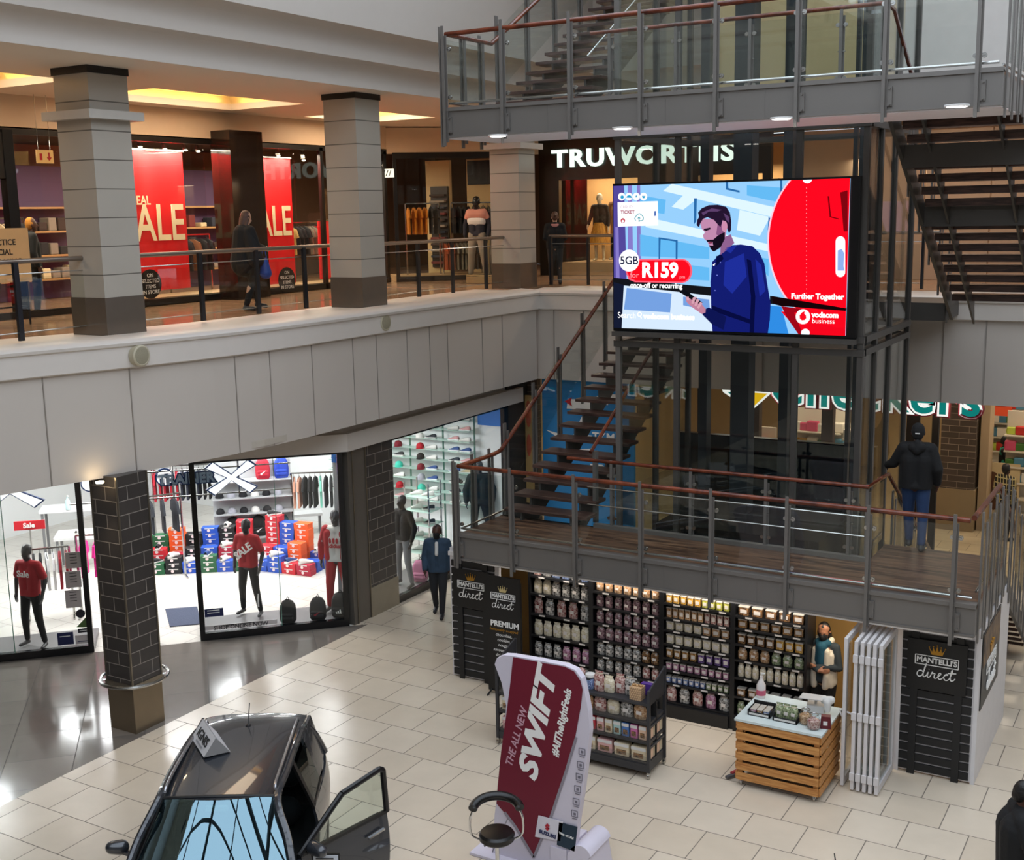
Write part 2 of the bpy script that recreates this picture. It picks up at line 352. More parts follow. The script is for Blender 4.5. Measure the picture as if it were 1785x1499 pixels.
# --- sports shop shell
st(MB().prism([(-13.0, 16.1, 3.4), (-13.0, 21.7, 3.4), (-24, 21.7, 3.4), (-24, 5.2, 3.4)], (0, 0, .05)).build('ceiling', mat('shop_ceiling', 'e8e8e6', .8)))
sw = mat('shop_wall', 'e4e6e6', .6, var=.02)
st(MB().box(-24, -12.98, 21.6, 21.75, 0, 3.4).build('wall_shop', sw))
st(MB().box(-24, -23.9, 5, 21.6, 0, 3.4).build('wall_shop', sw))
o = MB().box(-13.62, -13.0, 21.52, 21.6, 2.72, 3.2).build('blue_header_board', mat('shop_blue', '1f6ac0', .5)); tag(o, 'plain blue header board high on the back wall beside the sneaker shelves', 'board')
o = MB().box(-13.42, -13.02, 16.32, 16.42, 0, 2.9).build('display_side_panel', mat('grey_board', '9a9da0', .6)); tag(o, 'tall grey panel closing the window display beside the brick column', 'panel')
o = MB().box(-13.42, -13.02, 16.30, 16.44, 2.9, 3.2).build('blue_header_board', mat('shop_blue')); tag(o, 'blue board on top of the tall grey panel behind the tracksuit mannequin', 'board')
# --- atrium shell, further walls and roof vault seen in reflections
st(MB().box(12, 12.2, -14, 34, 0, 13).build('wall_right', mat('far_wall', '8f8880', .8)))
st(MB().box(-26, 12, -14.2, -14, 0, 13).build('wall_front', mat('far_wall')))
st(MB().box(-26.2, -26, -14, 34, 0, 13).build('wall_left_outer', mat('far_wall')))
cl = MB(); cl.box(-26, -10.3, -14, 34, 13, 13.3); cl.box(8.3, 12, -14, 34, 13, 13.3); cl.box(-10.3, 8.3, 21, 34, 13, 13.3); cl.box(-10.3, 8.3, -14, -9, 13, 13.3)
st(cl.build('ceiling', M_ceil))
rb = MB(); R_ = 9.6
for i in range(25):
    y = -9+1.25*i; rb.tube([(-1+R_*math.cos(a), y, 12.6+.62*R_*math.sin(a)) for a in [PI*k/16 for k in range(17)]], .06 if i % 4 else .2, 6)
for k in range(2, 16, 2): a = PI*k/16; rb.tube([(-1+R_*math.cos(a), -9, 12.6+.62*R_*math.sin(a)), (-1+R_*math.cos(a), 21, 12.6+.62*R_*math.sin(a))], .06 if k % 4 else .16, 6)
o = rb.build('skylight_vault', mat('vault_rib', '26292c', .6)); tag(o, 'barrel vaulted glass roof with dark curved ribs', 'skylight')
# --- upper level (second storey) bands: two coves, one above the other, then a wall
def cove(x0, z0, dx, dz): return [(x0-(1-math.cos(a))*dx if False else x0+dx*(1-math.cos(a)), z0+dz*.35+dz*.65*math.sin(a)) for a in [PI/2*k/8 for k in range(9)]]
prof = [(-.04, 9.335), (0, 9.33), (0, 9.42)]+cove(0, 9.3, .28, .42)+[(.31, 9.72), (.32, 9.82)]+cove(.32, 9.7, .34, .44)+[(.69, 10.14), (.7, 12.99)]
up = [Vector((-12.16, y, 0)) for y in (-6, 4, 12, 21.2)]
cut = []
def sweep2(prof, pth, name, m):                     # mitred sweep
    P = []; n_ = len(pth)
    for i, p in enumerate(pth):
        a = (pth[i]-pth[i-1]).normalized() if i else (pth[1]-pth[0]).normalized(); b = (pth[i+1]-pth[i]).normalized() if i < n_-1 else a
        na = Vector((a.y, -a.x, 0)); nb = Vector((b.y, -b.x, 0)); n = (na+nb).normalized(); n = n/max(.3, n.dot(na))
        P.append([(p.x+n.x*o, p.y+n.y*o, z) for (o, z) in prof])
    return MB().grid(P).build(name, m, smooth=True)
st(sweep2(prof, [Vector(p) for p in ((-12.65, -8, 0), (-12.65, 8, 0), (-12.65, 24.6, 0), (7, 24.6, 0))], 'wall_upper', mat('cove_paint', 'bdb5ad', .55, var=.02)))
# upper walkway ceiling with recessed coffers
cf = MB(); X0, X1 = -26, -12.66
coffers = [(-17.1, -15.2, 9.2, 12.8), (-17.1, -15.2, 14.4, 18.2), (-17.1, -15.2, 20.4, 22.6)]
ys = sorted({-8, 23.2}|{c[2] for c in coffers}|{c[3] for c in coffers})
for a, b in zip(ys, ys[1:]):
    c = [q for q in coffers if q[2] <= a and q[3] >= b]
    if c: cf.box(X0, c[0][0], a, b, 9.33, 9.45); cf.box(c[0][1], X1, a, b, 9.33, 9.45)
    else: cf.box(X0, X1, a, b, 9.33, 9.45)
cf.box(X0, X1, 23.2, 34, 9.33, 9.45); cf.box(X1, 6, 24.7, 34, 9.33, 9.45)
st(cf.build('ceiling', M_ceil))
for (a, b, c, d) in coffers:
    k = MB(); k.box(a-.3, b+.3, c-.3, d+.3, 9.62, 9.66); k.box(a-.32, a-.28, c-.3, d+.3, 9.4, 9.66); k.box(b+.28, b+.32, c-.3, d+.3, 9.4, 9.66); k.box(a-.3, b+.3, c-.32, c-.28, 9.4, 9.66); k.box(a-.3, b+.3, d+.28, d+.32, 9.4, 9.66)
    st(k.build('ceiling', M_ceil))
    t = MB(); t.box(a-.2, a-.15, c, d, 9.42, 9.46); t.box(b+.15, b+.2, c, d, 9.42, 9.46); t.box(a, b, c-.2, c-.15, 9.42, 9.46); t.box(a, b, d+.15, d+.2, 9.42, 9.46)
    o = t.build('cove_light', lit('warm_tube', 'ffc86a', 16)); tag(o, 'warm tube lights hidden round a ceiling coffer, '+{9.2: 'nearest the left edge', 14.4: 'between the two near tiled columns', 20.4: 'farthest along the upper walkway'}[c], 'ceiling light')
    area('coffer_lamp', ((a+b)/2, (c+d)/2, 9.6), 1.4, d-c-.5, 75, (1, .79, .56))
# shop front wall above the windows, upper level
wall_warm = mat('upper_fascia', 'cdb59a', .6, var=.03)
st(MB().box(-17.95, -17.6, 6, 24.0, 8.78, 9.33).build('wall_upper_shops', wall_warm))
st(MB().prism([(-17.6, 24.0, 8.7), (-15.4, 26.2, 8.7), (-15.4, 27.6, 8.7), (-15.7, 27.6, 8.7), (-15.7, 26.4, 8.7), (-17.95, 24.1, 8.7)], (0, 0, .6)).build('wall_upper_shops', wall_warm))
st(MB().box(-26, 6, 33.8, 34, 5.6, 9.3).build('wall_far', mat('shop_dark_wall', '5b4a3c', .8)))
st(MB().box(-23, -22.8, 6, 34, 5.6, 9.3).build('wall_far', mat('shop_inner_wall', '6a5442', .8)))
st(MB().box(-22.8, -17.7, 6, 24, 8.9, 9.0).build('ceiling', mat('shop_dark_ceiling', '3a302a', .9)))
# supermarket shell on the ground floor behind the stairs
st(MB().box(-13.2, 6, 33.4, 33.6, 0, 3.75).build('wall_market', mat('market_wall', 'd8bf93', .7)))
st(MB().box(-13.3, -13.1, 22.65, 33.4, 0, 3.75).build('wall_market', mat('market_wall')))
# back wall of the upper level right of the lift, and second storey wall behind
st(MB().box(-8.63, -5.03, 22.15, 22.3, 8.9, 12.9).build('wall_upper_back', mat('back_tan', 'c9b184', .6)))
st(MB().box(-5.03, 6, 22.15, 22.3, 8.9, 12.9).build('wall_upper_back', mat('back_pale', 'cfcac4', .5)))
st(MB().box(-8.63, 6, 22.3, 24.7, 8.9, 9.3).build('ceiling', M_ceil))
# ============================================================ car banner, stool, bench, cars
BY = 10.62
wine = mat('banner_wine', '6d0a26', .6, var=.04); ban_w = mat('banner_white', 'cfc8d4', .6, var=.02); bgrey = mat('banner_grey', '8c8690', .6)
t = wthing('curved_banner', 'tall curved fabric banner in wine red and white with slanted white lettering', 'banner', (-6.2, BY, 0))
def bp(x, y, o=0):
    p = aty(x, y, BY); p.y = BY-o; p.z = max(p.z, .03); return p
out = [(862, 1158), (866, 1147), (878, 1142), (893, 1143), (940, 1151), (985, 1160), (1003, 1168), (1014, 1183), (1018, 1200), (1026, 1240), (1028, 1275), (1022, 1330), (1014, 1390), (1006, 1440), (1001, 1499), (985, 1540), (858, 1540), (858, 1499), (862, 1420), (868, 1370), (874, 1310), (880, 1260), (882, 1230), (874, 1190)]
MB().prism([bp(*q) for q in out], (0, .09, 0)).build('fabric_body', ban_w, t, bevel=.012)
pw = [(894, 1146), (940, 1154), (985, 1162), (1001, 1170), (1012, 1186), (1016, 1202), (1013, 1230), (1003, 1285), (985, 1345), (960, 1420), (930, 1492), (900, 1440), (866, 1400), (868, 1370), (874, 1310), (881, 1260), (889, 1200)]
MB().prism([bp(x, y, .004) for x, y in [(895, 1145)]+pw[1:]], (0, -.004, 0)).build('wine_field', wine, t)
def sline(a, b, w): d = Vector((b[0]-a[0], b[1]-a[1])).normalized(); n = Vector((-d.y, d.x))*w; return [(a[0]+n.x, a[1]+n.y), (b[0]+n.x, b[1]+n.y), (b[0]-n.x, b[1]-n.y), (a[0]-n.x, a[1]-n.y)]
for a, b in (((1005, 1285), (987, 1345)), ((987, 1345), (962, 1420)), ((962, 1420), (931, 1494)), ((931, 1494), (899, 1440)), ((899, 1440), (880, 1415))): MB().prism([bp(x, y, .009) for x, y in sline(a, b, 2.2)], (0, -.002, 0)).build('grey_edge', bgrey, t)
def btext(s, a, b, size, m, shear=0, bold=0, sx=1.0):   # runs from pixel a to pixel b
    A, B = bp(*a, o=.012), bp(*b, o=.012); d = (B-A); return text(s, size, m, t, (A+B)/2, d, Vector((0, -1, 0)).cross(d)*-1 if False else Vector((-d.z, 0, d.x)), .002, bold=bold, shear=shear, name='banner_lettering', sx=sx)
btext('SWIFT', (922, 1349), (954, 1180), .325, M_txtw, .25, .014, 1.42)
btext('THE ALL NEW', (889, 1330), (914, 1238), .125, mat('banner_pink', 'c89aa8', .6), .15, .002, .95)
btext('#AllTheRightFeels', (967, 1322), (993, 1196), .12, M_txtw, .2, .0035, .92)
for i, y in enumerate((1310, 1333, 1354, 1375, 1397, 1418)):
    c = bp(1015-i*2.6, y, .004); k = MB(); s = .036
    for a, b in (((-s, -s), (s, -s)), ((s, -s), (s, s)), ((s, s), (-s, s)), ((-s, s), (-s, -s))): k.bar(c+Vector((a[0], -.003, a[1])), c+Vector((b[0], -.003, b[1])), .006, .003, up=(0, 1, 0))
    k.box(c.x-.014, c.x+.014, c.y-.004, c.y, c.z-.016, c.z+.01); k.box(c.x-.03, c.x+.03, c.y-.004, c.y, c.z-.062, c.z-.056); k.build('feature_icon', mat('icon_grey', '6c6874', .6), t)
# base card with car maker emblem, dark card
q = [(941, 1424), (966, 1424), (984, 1432), (979, 1469), (936, 1462)]
MB().prism([bp(x, y, .014) for x, y in ((940, 1420), (983, 1431), (978, 1465), (934, 1457))], (0, -.006, 0)).build('white_card', mat('card_white', 'd8d4dc', .5), t)
c = bp(956, 1440, .024); k = MB(); 
for pts in ([(-.03, .012), (.0, .045), (.03, .02), (.012, .006), (.0, .016), (-.012, .006)], [(.03, -.012), (.0, -.045), (-.03, -.02), (-.012, -.006), (.0, -.016), (.012, -.006)]): k.prism([c+Vector((u, 0, v)) for u, v in pts], (0, -.003, 0))
k.prism([c+Vector((u, 0, v)) for u, v in ((-.012, .012), (.03, -.012), (.012, -.02), (-.03, .004))], (0, -.003, 0)); k.build('maker_emblem', mat('emblem_red', 'b01c30', .5), t)
text('SUZUKI', .056, mat('emblem_navy', '202a54', .5), t, c+Vector((0, -.002, -.085)), (1, 0, -.1), (0, 0, 1), .002, bold=.003, sx=1.1, name='banner_lettering')
MB().prism([bp(x, y, .014) for x, y in ((976, 1432), (1008, 1440), (1003, 1483), (972, 1471))], (0, -.006, 0)).build('dark_card', mat('card_petrol', '0c2a3c', .5), t); text('Way of Life!', .036, M_txtw, t, bp(989, 1455, .024), (1, 0, -.12), (0, 0, 1), .002, bold=.001, name='banner_lettering')
MB().box(-6.9, -5.7, BY-.12, BY+.24, .005, .035).build('foot_plate', ban_w, t)
# stool
s = atz(866, 1450, .78); sx, sy = s.x, s.y
t = wthing('bar_stool', 'round black bar stool with padded curved back and chrome frame in front of the banner', 'stool', (sx, sy, 0))
k = MB(); k.lathe([(.02, .69), (.17, .69), (.19, .71), (.19, .76), (.17, .785), (.05, .795), (.001, .795)], (sx, sy, 0), 32); k.build('seat', mat('leather_black', '0d0c0c', .3), t, smooth=True)
k = MB(); fw = -_f.copy(); fw.z = 0; fw.normalize(); sd = Vector((-fw.y, fw.x, 0)); c0 = Vector((sx, sy, 0))
arc = [c0+sd*(.25*math.sin(a))-fw*(.20*math.cos(a))+Vector((0, 0, 1.03+.06*math.cos(a*1.0))) for a in [-1.45+2.9*i/14 for i in range(15)]]
k.tube(arc, .05, 12); k.build('backrest', mat('leather_black'), t, smooth=True)
for sg in (-1, 1):
    e = c0+sd*sg*.25; k = MB(); k.tube(crv([e+Vector((0, 0, 1.02)), e+sd*sg*.03+Vector((0, 0, .92)), e+sd*sg*.02+Vector((0, 0, .76)), e-sd*sg*.06+Vector((0, 0, .70)), e-sd*sg*.12+Vector((0, 0, .695))], 5), .012, 8); k.build('arm_tube', M_chrome, t, smooth=True)
k = MB(); k.lathe([(.028, .03), (.028, .40), (.022, .42), (.022, .69)], (sx, sy, 0), 16); k.build('gas_column', M_chrome, t, smooth=True); k = MB(); k.lathe([(.21, .0), (.21, .012), (.06, .035), (.03, .05)], (sx, sy, 0), 32); k.build('base_plate', M_chrome, t, smooth=True)
k = MB(); k.tube([(sx-.03, sy-.05, .68), (sx-.1, sy-.1, .64)], .01, 6); k.build('lever', M_blackm, t)
# white fabric covered bench hump beside the banner
t = wthing('covered_bench', 'white fabric covered rounded stand partly hidden behind the banner', 'display stand', (-5.5, 10.75, 0)); k = MB(); P = []
for i in range(13):
    a = PI*i/12; P.append([(-5.53+.13*math.cos(a)-(.03 if i in (0, 12) else 0), 10.7+dy, .30+.13*math.sin(a) if 0 < i < 12 else .30) for dy in (-.1, .4)])
P = [[(-5.38, 10.6, 0), (-5.38, 11.1, 0)]]+P+[[(-5.70, 10.6, 0), (-5.70, 11.1, 0)]]; k.grid(P, (0, 0, .004)); k.prism([p[0] for p in P], (0, .01, 0)); k.build('fabric_cover', ban_w, t, smooth=True)
MB().box(-5.9, -5.7, 10.6, 11.1, 0, .33).build('fabric_arm', ban_w, t)
# ------------------------------------------------ hatchback
CG = glassy('car_glass', (.30, .40, .40), 1.0); M_trim = mat('car_black_trim', '0c0c0e', .35)
def car(label, paint, loc, ang, door=True, extras=True):
    T = thing('hatchback_car', label, 'car', loc, ang)     # local +x forward, +y its left
    pm = mat(paint[0], paint[1], .25, .35, coat=.8, var=.05)
    def W(x):                                              # half width at the belt
        return .86*(1-.10*max(0, (x-1.0)/.85)**2-.10*max(0, (-x-1.1)/.75)**2)
    belt = lambda x: .95+.035*(-x)/1.8
    def side(sg, x0, x1, n=12, z0=.28, name='side_panel'):
        P = []
        for i in range(n+1):
            x = x0+(x1-x0)*i/n; row = []
            for j in range(8):
                v = j/7; z = z0+(belt(x)-z0)*v; y = W(x)*(1-.05*(1-v)**2-.035*max(0, v-.7)/.3+.02*math.sin(v*PI)); row.append((x, sg*y, z))
            P.append(row)
        return MB().grid(P, (0, -sg*.03, 0)).build(name, pm, T, smooth=True)
    # right side whole, left side with the front door opening
    side(-1, -1.75, 1.2)
    side(1, -1.75, -.46); side(1, .52, 1.2)
    # roof: crowned sheet with rounded rear
    P = []
    for i in range(17):
        u = i/16; x = .36-2.0*u; zc = 1.595-.05*(1-u)**2*1.4-.07*max(0, u-.75)**2*16*.6; hw = .60-.02*abs(u-.3)
        P.append([(x-(.05*(v*2-1)**2 if u > .9 else 0)-(.10*(v*2-1)**2*(1-u)), (v*2-1)*hw, zc-.05*(abs(v*2-1))**3-.012*(v*2-1)**2) for v in [j/12 for j in range(13)]])
    MB().grid(P, (0, 0, -.025)).build('roof', pm, T, smooth=True)
    # side roof frame and pillars (body colour), rear quarter
    for sg in (-1, 1):
        k = MB(); k.tube(crv([(.86, sg*.82, .97), (.62, sg*.73, 1.24), (.36, sg*.60, 1.495), (-.2, sg*.605, 1.535), (-.9, sg*.60, 1.53), (-1.42, sg*.60, 1.47), (-1.62, sg*.68, 1.28), (-1.76, sg*.76, 1.0)], 6), .038, 8); k.build('roof_frame', pm, T, smooth=True)
        P = [[(-1.0-.02*j, sg*(.79-.18*j/6), 1.0+.5*j/6) for j in range(7)], [(-1.35-.02*j, sg*(.79-.16*j/6), 1.0+.5*j/6) for j in range(7)], [(-1.76+.015*j, sg*(.75-.12*j/6), 1.0+.5*j/6) for j in range(7)]]
        MB().grid(P, (0, -sg*.03, 0)).build('rear_quarter', pm, T, smooth=True)
        MB().bar((-.48, sg*.82, .97), (-.42, sg*.62, 1.52), .07, .03, (0, 1, 0)).build('centre_pillar', M_trim, T)
        k = MB(); k.prism([(-.52, sg*.815, 1.0), (-1.05, sg*.80, 1.01), (-1.05, sg*.65, 1.45), (-.48, sg*.65, 1.46)], (0, sg*.006, 0)); k.build('rear_side_glass', CG, T)
        k = MB(); k.bar((-.5, sg*.825, .985), (-1.1, sg*.81, 1.0), .02, .03); k.build('window_trim', M_trim, T)
        if sg < 0: MB().prism([(.76, sg*.80, .99), (-.42, sg*.82, .98), (-.38, sg*.66, 1.46), (.34, sg*.65, 1.44)], (0, sg*.006, 0)).build('front_side_glass', CG, T)
        # roof rails
        k = MB(); k.tube(crv([(.22, sg*.555, 1.53), (.15, sg*.55, 1.575), (-.3, sg*.55, 1.60), (-1.0, sg*.54, 1.60), (-1.4, sg*.52, 1.56), (-1.46, sg*.52, 1.53)], 5), .017, 8); k.build('roof_rail', mat('rail_silver', 'a8a8ac', .25, .9), T, smooth=True)
    # rear hatch, bonnet, bumper
    P = [[(-1.60-.02*abs(v)-.16*j/5, .56*v*(1+.2*j/5), 1.50-.5*j/5) for v in [q/4-1 for q in range(9)]] for j in range(6)]
    MB().grid(P, (.02, 0, 0)).build('rear_hatch', pm, T, smooth=True)
    P = [[(-1.77-.05*(1-(v)**2)-.02*math.sin(PI*j/5), .72*v, 1.0-.7*j/5) for v in [q/4-1 for q in range(9)]] for j in range(6)]
    MB().grid(P, (.02, 0, 0)).build('rear_bumper', pm, T, smooth=True)
    P = [[(.86+.94*u, (.82-.10*u*u)*v, .97-.10*u-.12*u*u*u+.02*(1-v*v)) for v in [q/5-1 for q in range(11)]] for u in [i/6 for i in range(7)]]
    MB().grid(P, (0, 0, -.02)).build('bonnet', pm, T, smooth=True)
    P = [[(1.79+.05*(1-v*v)-.01*j, .70*v, .76-.5*j/5) for v in [q/5-1 for q in range(11)]] for j in range(6)]
    MB().grid(P, (-.02, 0, 0)).build('front_bumper', pm, T, smooth=True)
    for sg in (-1, 1): P = [[(1.2+.6*u, sg*((.85-.02)-.10*u*u), .28+(.66-.22*u*0)*v-.06*u*v) for v in (0, .5, 1)] for u in [i/5 for i in range(6)]]; MB().grid(P, (0, -sg*.02, 0)).build('front_wing', pm, T, smooth=True)
    # windscreen and surround
    P = [[(.33+.56*u-.05*v*v*(1-u)-.08*v*v*u, (.565+.22*u)*v, 1.535-.56*u-.035*v*v) for v in [q/6-1 for q in range(13)]] for u in [i/6 for i in range(7)]]
    MB().grid(P).build('windscreen', glassy('windscreen_glass', (.38, .52, .50), base=.22, gcol=(.55, .85, 1.0)), T, smooth=True)  # blue of the reflected sky is put into the gloss colour, reflection strengthened
    k = MB(); k.tube([P[0][i] for i in range(13)], .016, 6); k.tube([P[6][i] for i in range(13)], .03, 6); k.build('screen_seal', M_trim, T)
    for sg in (-1, 1): k = MB(); k.tube([(x-.01, y, z) for (x, y, z) in [P[j][6+6*sg] for j in range(7)]], .022, 6); k.build('screen_seal', M_trim, T)
    k = MB(); k.tube([(.93, -.5, .985), (.83, .1, 1.04)], .008, 5); k.tube([(.94, .1, .985), (.84, .6, 1.03)], .008, 5); k.build('wiper', M_trim, T)
    # mirrors
    for sg in (-1, 1):
        if sg > 0 and door: continue
        t2 = MB(); t2.cap((.40, sg*.97, 1.05), (.42, sg*1.06, 1.06), .075, .065); t2.bar((.46, sg*.82, .98), (.42, sg*.97, 1.02), .05, .03); t2.build('wing_mirror', pm, T, smooth=True)
    # interior: floor, dash, wheel, seats, rear view mirror
    dk = mat('car_interior', '141414', .8); MB().box(-1.6, 1.1, -.68, .68, .3, .42).build('cabin_floor', dk, T)
    k = MB(); k.cap((.82, -.6, .84), (.82, .6, .84), .13, .13); k.build('dashboard', dk, T, smooth=True)
    k = MB(); k.M = Matrix.Translation((.60, -.34, .90)) @ Matrix.Rotation(-1.15, 4, 'Y'); k.tube([(.18*math.cos(a), .18*math.sin(a), 0) for a in [2*PI*i/24 for i in range(24)]], .015, 8, closed=True); k.bar((-.17, 0, 0), (.17, 0, 0), .03, .02); k.bar((0, 0, 0), (0, -.17, 0), .03, .02); k.build('steering_wheel', dk, T, smooth=True)
    seatm = mat('car_seat', '1d1d1f', .85)
    for y in (-.34, .34):
        k = MB(); k.cap((.28, y, .52), (-.12, y, .52), .16, .16); k.cap((-.18, y-.08, .6), (-.36, y-.06, 1.05), .12, .10); k.cap((-.18, y+.08, .6), (-.36, y+.06, 1.05), .12, .10); k.cap((-.40, y, 1.18), (-.41, y, 1.26), .075, .07); k.build('seat', seatm, T, smooth=True)
    k = MB(); k.cap((-1.1, -.4, .6), (-1.1, .4, .6), .17, .17); k.cap((-1.3, -.42, .95), (-1.3, .42, .95), .14, .14); k.build('rear_seat', seatm, T, smooth=True)
    MB().box(.36, .40, -.11, .11, 1.40, 1.46).build('interior_mirror', mat('mirror_pale', '8a9490', .2, .3), T, bevel=.01)
    # wheels
    for x in (1.12, -1.18):
        for sg in (-1, 1):
            k = MB(); k.M = Matrix.Translation((x, sg*.70, .30)) @ Matrix.Rotation(PI/2, 4, 'X'); k.lathe([(.19, -.09), (.28, -.1), (.30, -.07), (.30, .07), (.28, .1), (.19, .09)], (0, 0, 0), 28); w = k.build('wheel', mat('tyre', '131313', .8), T, smooth=True)
            k = MB(); k.M = Matrix.Translation((x, sg*.79, .30)) @ Matrix.Rotation(PI/2, 4, 'X'); k.lathe([(.19, -.01), (.19, .01)], (0, 0, 0), 24); [k.box(-.02, .02, .03, .18, -.02, .02) for _ in (0,)]; r_ = k.build('alloy_rim', mat('alloy', '9a9a9c', .3, .9), T)
            k = MB(); k.M = Matrix.Translation((x, sg*.775, .30)) @ Matrix.Rotation(PI/2, 4, 'X'); k.lathe([(.31, -.02), (.36, -.03), (.36, .03), (.31, .02)], (0, 0, 0), 28); k.build('arch_cladding', M_trim, T)
    # aerial on the roof rear
    k = MB(); k.lathe([(.035, 1.575), (.03, 1.60), (.008, 1.615)], (-1.22, .0, 0), 14); k.tube([(-1.22, 0, 1.60), (-1.36, 0, 1.80)], .006, 6); k.build('aerial', M_trim, T, smooth=True)
    if door:   # open front left door, hinged at x=.74
        D = []; hx, hy = .50, .83; th = math.radians(42)
        def dp(l, z, o=0): return (hx-l*math.cos(th)+o*math.sin(th), hy+l*math.sin(th)+o*math.cos(th), z)
        k = MB(); P = [[dp(l, z, .035*math.sin(PI*(z-.28)/.68)) for z in (.30, .42, .56, .70, .84, .95)] for l in [i/8*1.16 for i in range(9)]]; k.grid(P, Vector(dp(0, 0, -.06))-Vector(dp(0, 0, 0))); od = k.build('open_door', pm, T, smooth=True)
        k = MB(); path_ = [dp(-.02, .97), dp(.42, 1.30), dp(.56, 1.40), dp(1.08, 1.47), dp(1.13, 1.44), dp(1.16, .96)]
        for a, b in zip(path_, path_[1:]): k.bar(a, b, .035, .075, (dp(0, 0, 1)[0]-dp(0, 0, 0)[0], dp(0, 0, 1)[1]-dp(0, 0, 0)[1], 0)) if False else k.tube([a, b], .032, 8)
        k.bar(dp(0, .965), dp(1.16, .965), .04, .03); k.build('door_window_frame', M_trim, od, smooth=True)
        MB().prism([dp(.04, .98), dp(1.13, .98), dp(1.10, 1.44), dp(.56, 1.38), dp(.42, 1.28)], Vector(dp(0, 0, .006))-Vector(dp(0, 0, 0))).build('door_glass', glassy('door_glass', (.88, .93, .90), .8), od)
        k = MB(); k.bar(dp(.84, .80, .06), dp(1.06, .82, .06), .03, .02); k.build('door_handle', M_chrome, od)
        k = MB(); a = Vector(dp(.10, 1.03, .08)); b = Vector(dp(.10, 1.03, .19)); k.cap(a, b, .075, .065); k.bar(dp(.08, .97, .0), dp(.10, 1.0, .08), .05, .03); k.build('wing_mirror', pm, od, smooth=True)
        MB().prism([dp(.02, .30, -.07), dp(1.12, .30, -.07), dp(1.12, .93, -.07), dp(.02, .93, -.07)], Vector(dp(0, 0, -.03))-Vector(dp(0, 0, 0))).build('door_card', dk, od)
    return T
A = math.atan2(-.853, .522)
c1 = car('dark grey hatchback with open front door and white roof card at the lower left', ('paint_dark_grey', '34373d'), (-8.42, 8.28, 0), A)
# roof card on car one
p = atz(366, 1287, 1.66); t = thing('roof_card', 'white folded name card standing on the roof of the dark grey car', 'sign', (p.x, p.y, 1.588), -.55)
k = MB(); k.prism([(-.28, -.14, 0), (.28, -.14, 0), (.28, 0, .19), (-.28, 0, .19)], (0, .004, 0)); k.build('front_face', mat('card_face', 'c9c7c8', .4), t); k = MB(); k.prism([(-.28, .14, 0), (.28, .14, 0), (.28, 0, .19), (-.28, 0, .19)], (0, .004, 0)); k.build('rear_face', mat('card_face'), t)
k = MB(); k.prism([(.281, -.14, 0), (.281, .14, 0), (.281, 0, .19)], (.003, 0, 0)); k.build('end_face', mat('card_end', '8f8c8a', .4), t); k = MB(); k.prism([(-.281, -.14, 0), (-.281, .14, 0), (-.281, 0, .19)], (-.003, 0, 0)); k.build('end_face', mat('card_end'), t)
text('IGNIS', .14, M_txtk, t, (.0, -.077, .100), (1, 0, 0), (0, .14, .19), .002, bold=.002, name='card_lettering', sx=1.15); k = MB(); k.prism([(-.12, -.128, .03), (.12, -.128, .03), (.12, -.116, .046), (-.12, -.116, .046)], (0, -.002, .001)); k.build('printed_line', mat('card_grey_text', '8c8c90', .5), t)
c2 = car('grey hatchback of which only the roof edge and aerial show at the bottom edge', ('paint_mid_grey', '77747c'), (-1.75, 8.22, 0), A, door=False)
# spec sheet by the open door
q = atz(568, 1492, .9); t = thing('spec_sheet', 'framed specification sheet standing in front of the open car door', 'sign', (q.x, q.y, 0), .5)
MB().box(-.14, .14, -.01, .01, .66, .93).build('frame', M_trim, t); MB().box(-.125, .125, -.014, -.01, .675, .915).build('sheet', mat('sheet_white', 'cfd4dc', .4), t); MB().box(-.08, .1, -.016, -.014, .72, .80).build('picture', mat('sheet_blue', '3a5c8c', .5), t); k = MB(); k.box(-.1, .08, -.016, -.014, .87, .885); k.build('heading', M_txtk, t)
MB().box(-.012, .012, -.0, .012, .02, .66).build('pole', M_ss, t); k = MB(); k.lathe([(.15, 0), (.15, .015), (.02, .03)], (0, 0, 0), 20); k.build('base', M_blackm, t)
# ============================================================ columns
T_brick = tiles('dark_brick_tile', '423d3a', '383432', '857d75', .42, .2, .006, .35, vec='wall', var=.12)
T_brick2 = tiles('brown_brick_tile', '4c4038', '41372f', '85786a', .42, .14, .006, .5, vec='wall', var=.12)
T_col = tiles('column_tile', 'aaa398', 'a49d92', '5e5850', 60.0, .4, .008, .18, vec='wall', offset=0, off=(30, 0, -.06), var=.04)
M_base = mat('bronze_steel_base', '8a7c68', .3, .75, var=.1, scale=3)
# big brick column, lower level
t = wthing('brick_column', 'tall dark brick column with steel base and ring bumper on the granite walkway', 'column', (-13.2, 11.3, 0))
MB().box(-13.36, -12.84, 10.98, 11.52, .72, 3.75).build('brick_shaft', T_brick, t)
k = MB().box(-13.36, -12.84, 10.98, 11.52, 0, .66); k.build('steel_base', M_base, t)
MB().box(-13.38, -12.82, 10.96, 11.54, .66, .73).build('neck_trim', M_brushed, t)
k = MB(); 
for (x, y) in ((-12.84, 10.98), (-13.36, 10.98), (-12.84, 11.52)): k.box(x-.012, x+.012, y-.012, y+.012, .73, 3.75)
k.build('corner_strip', M_brushed, t)
k = MB(); cx, cy = -13.1, 11.25
k.tube([(cx+.47*math.cos(a), cy+.47*math.sin(a), .74) for a in [2*PI*i/36 for i in range(36)]], .028, 8, closed=True)
k.build('bumper_ring', M_ss, t, smooth=True)
for a in (.8, 2.3, 3.9, 5.5): MB().tube([(cx+.27*math.cos(a), cy+.27*math.sin(a), .7), (cx+.46*math.cos(a), cy+.46*math.sin(a), .73)], .012, 6).build('bracket', M_ss, t)
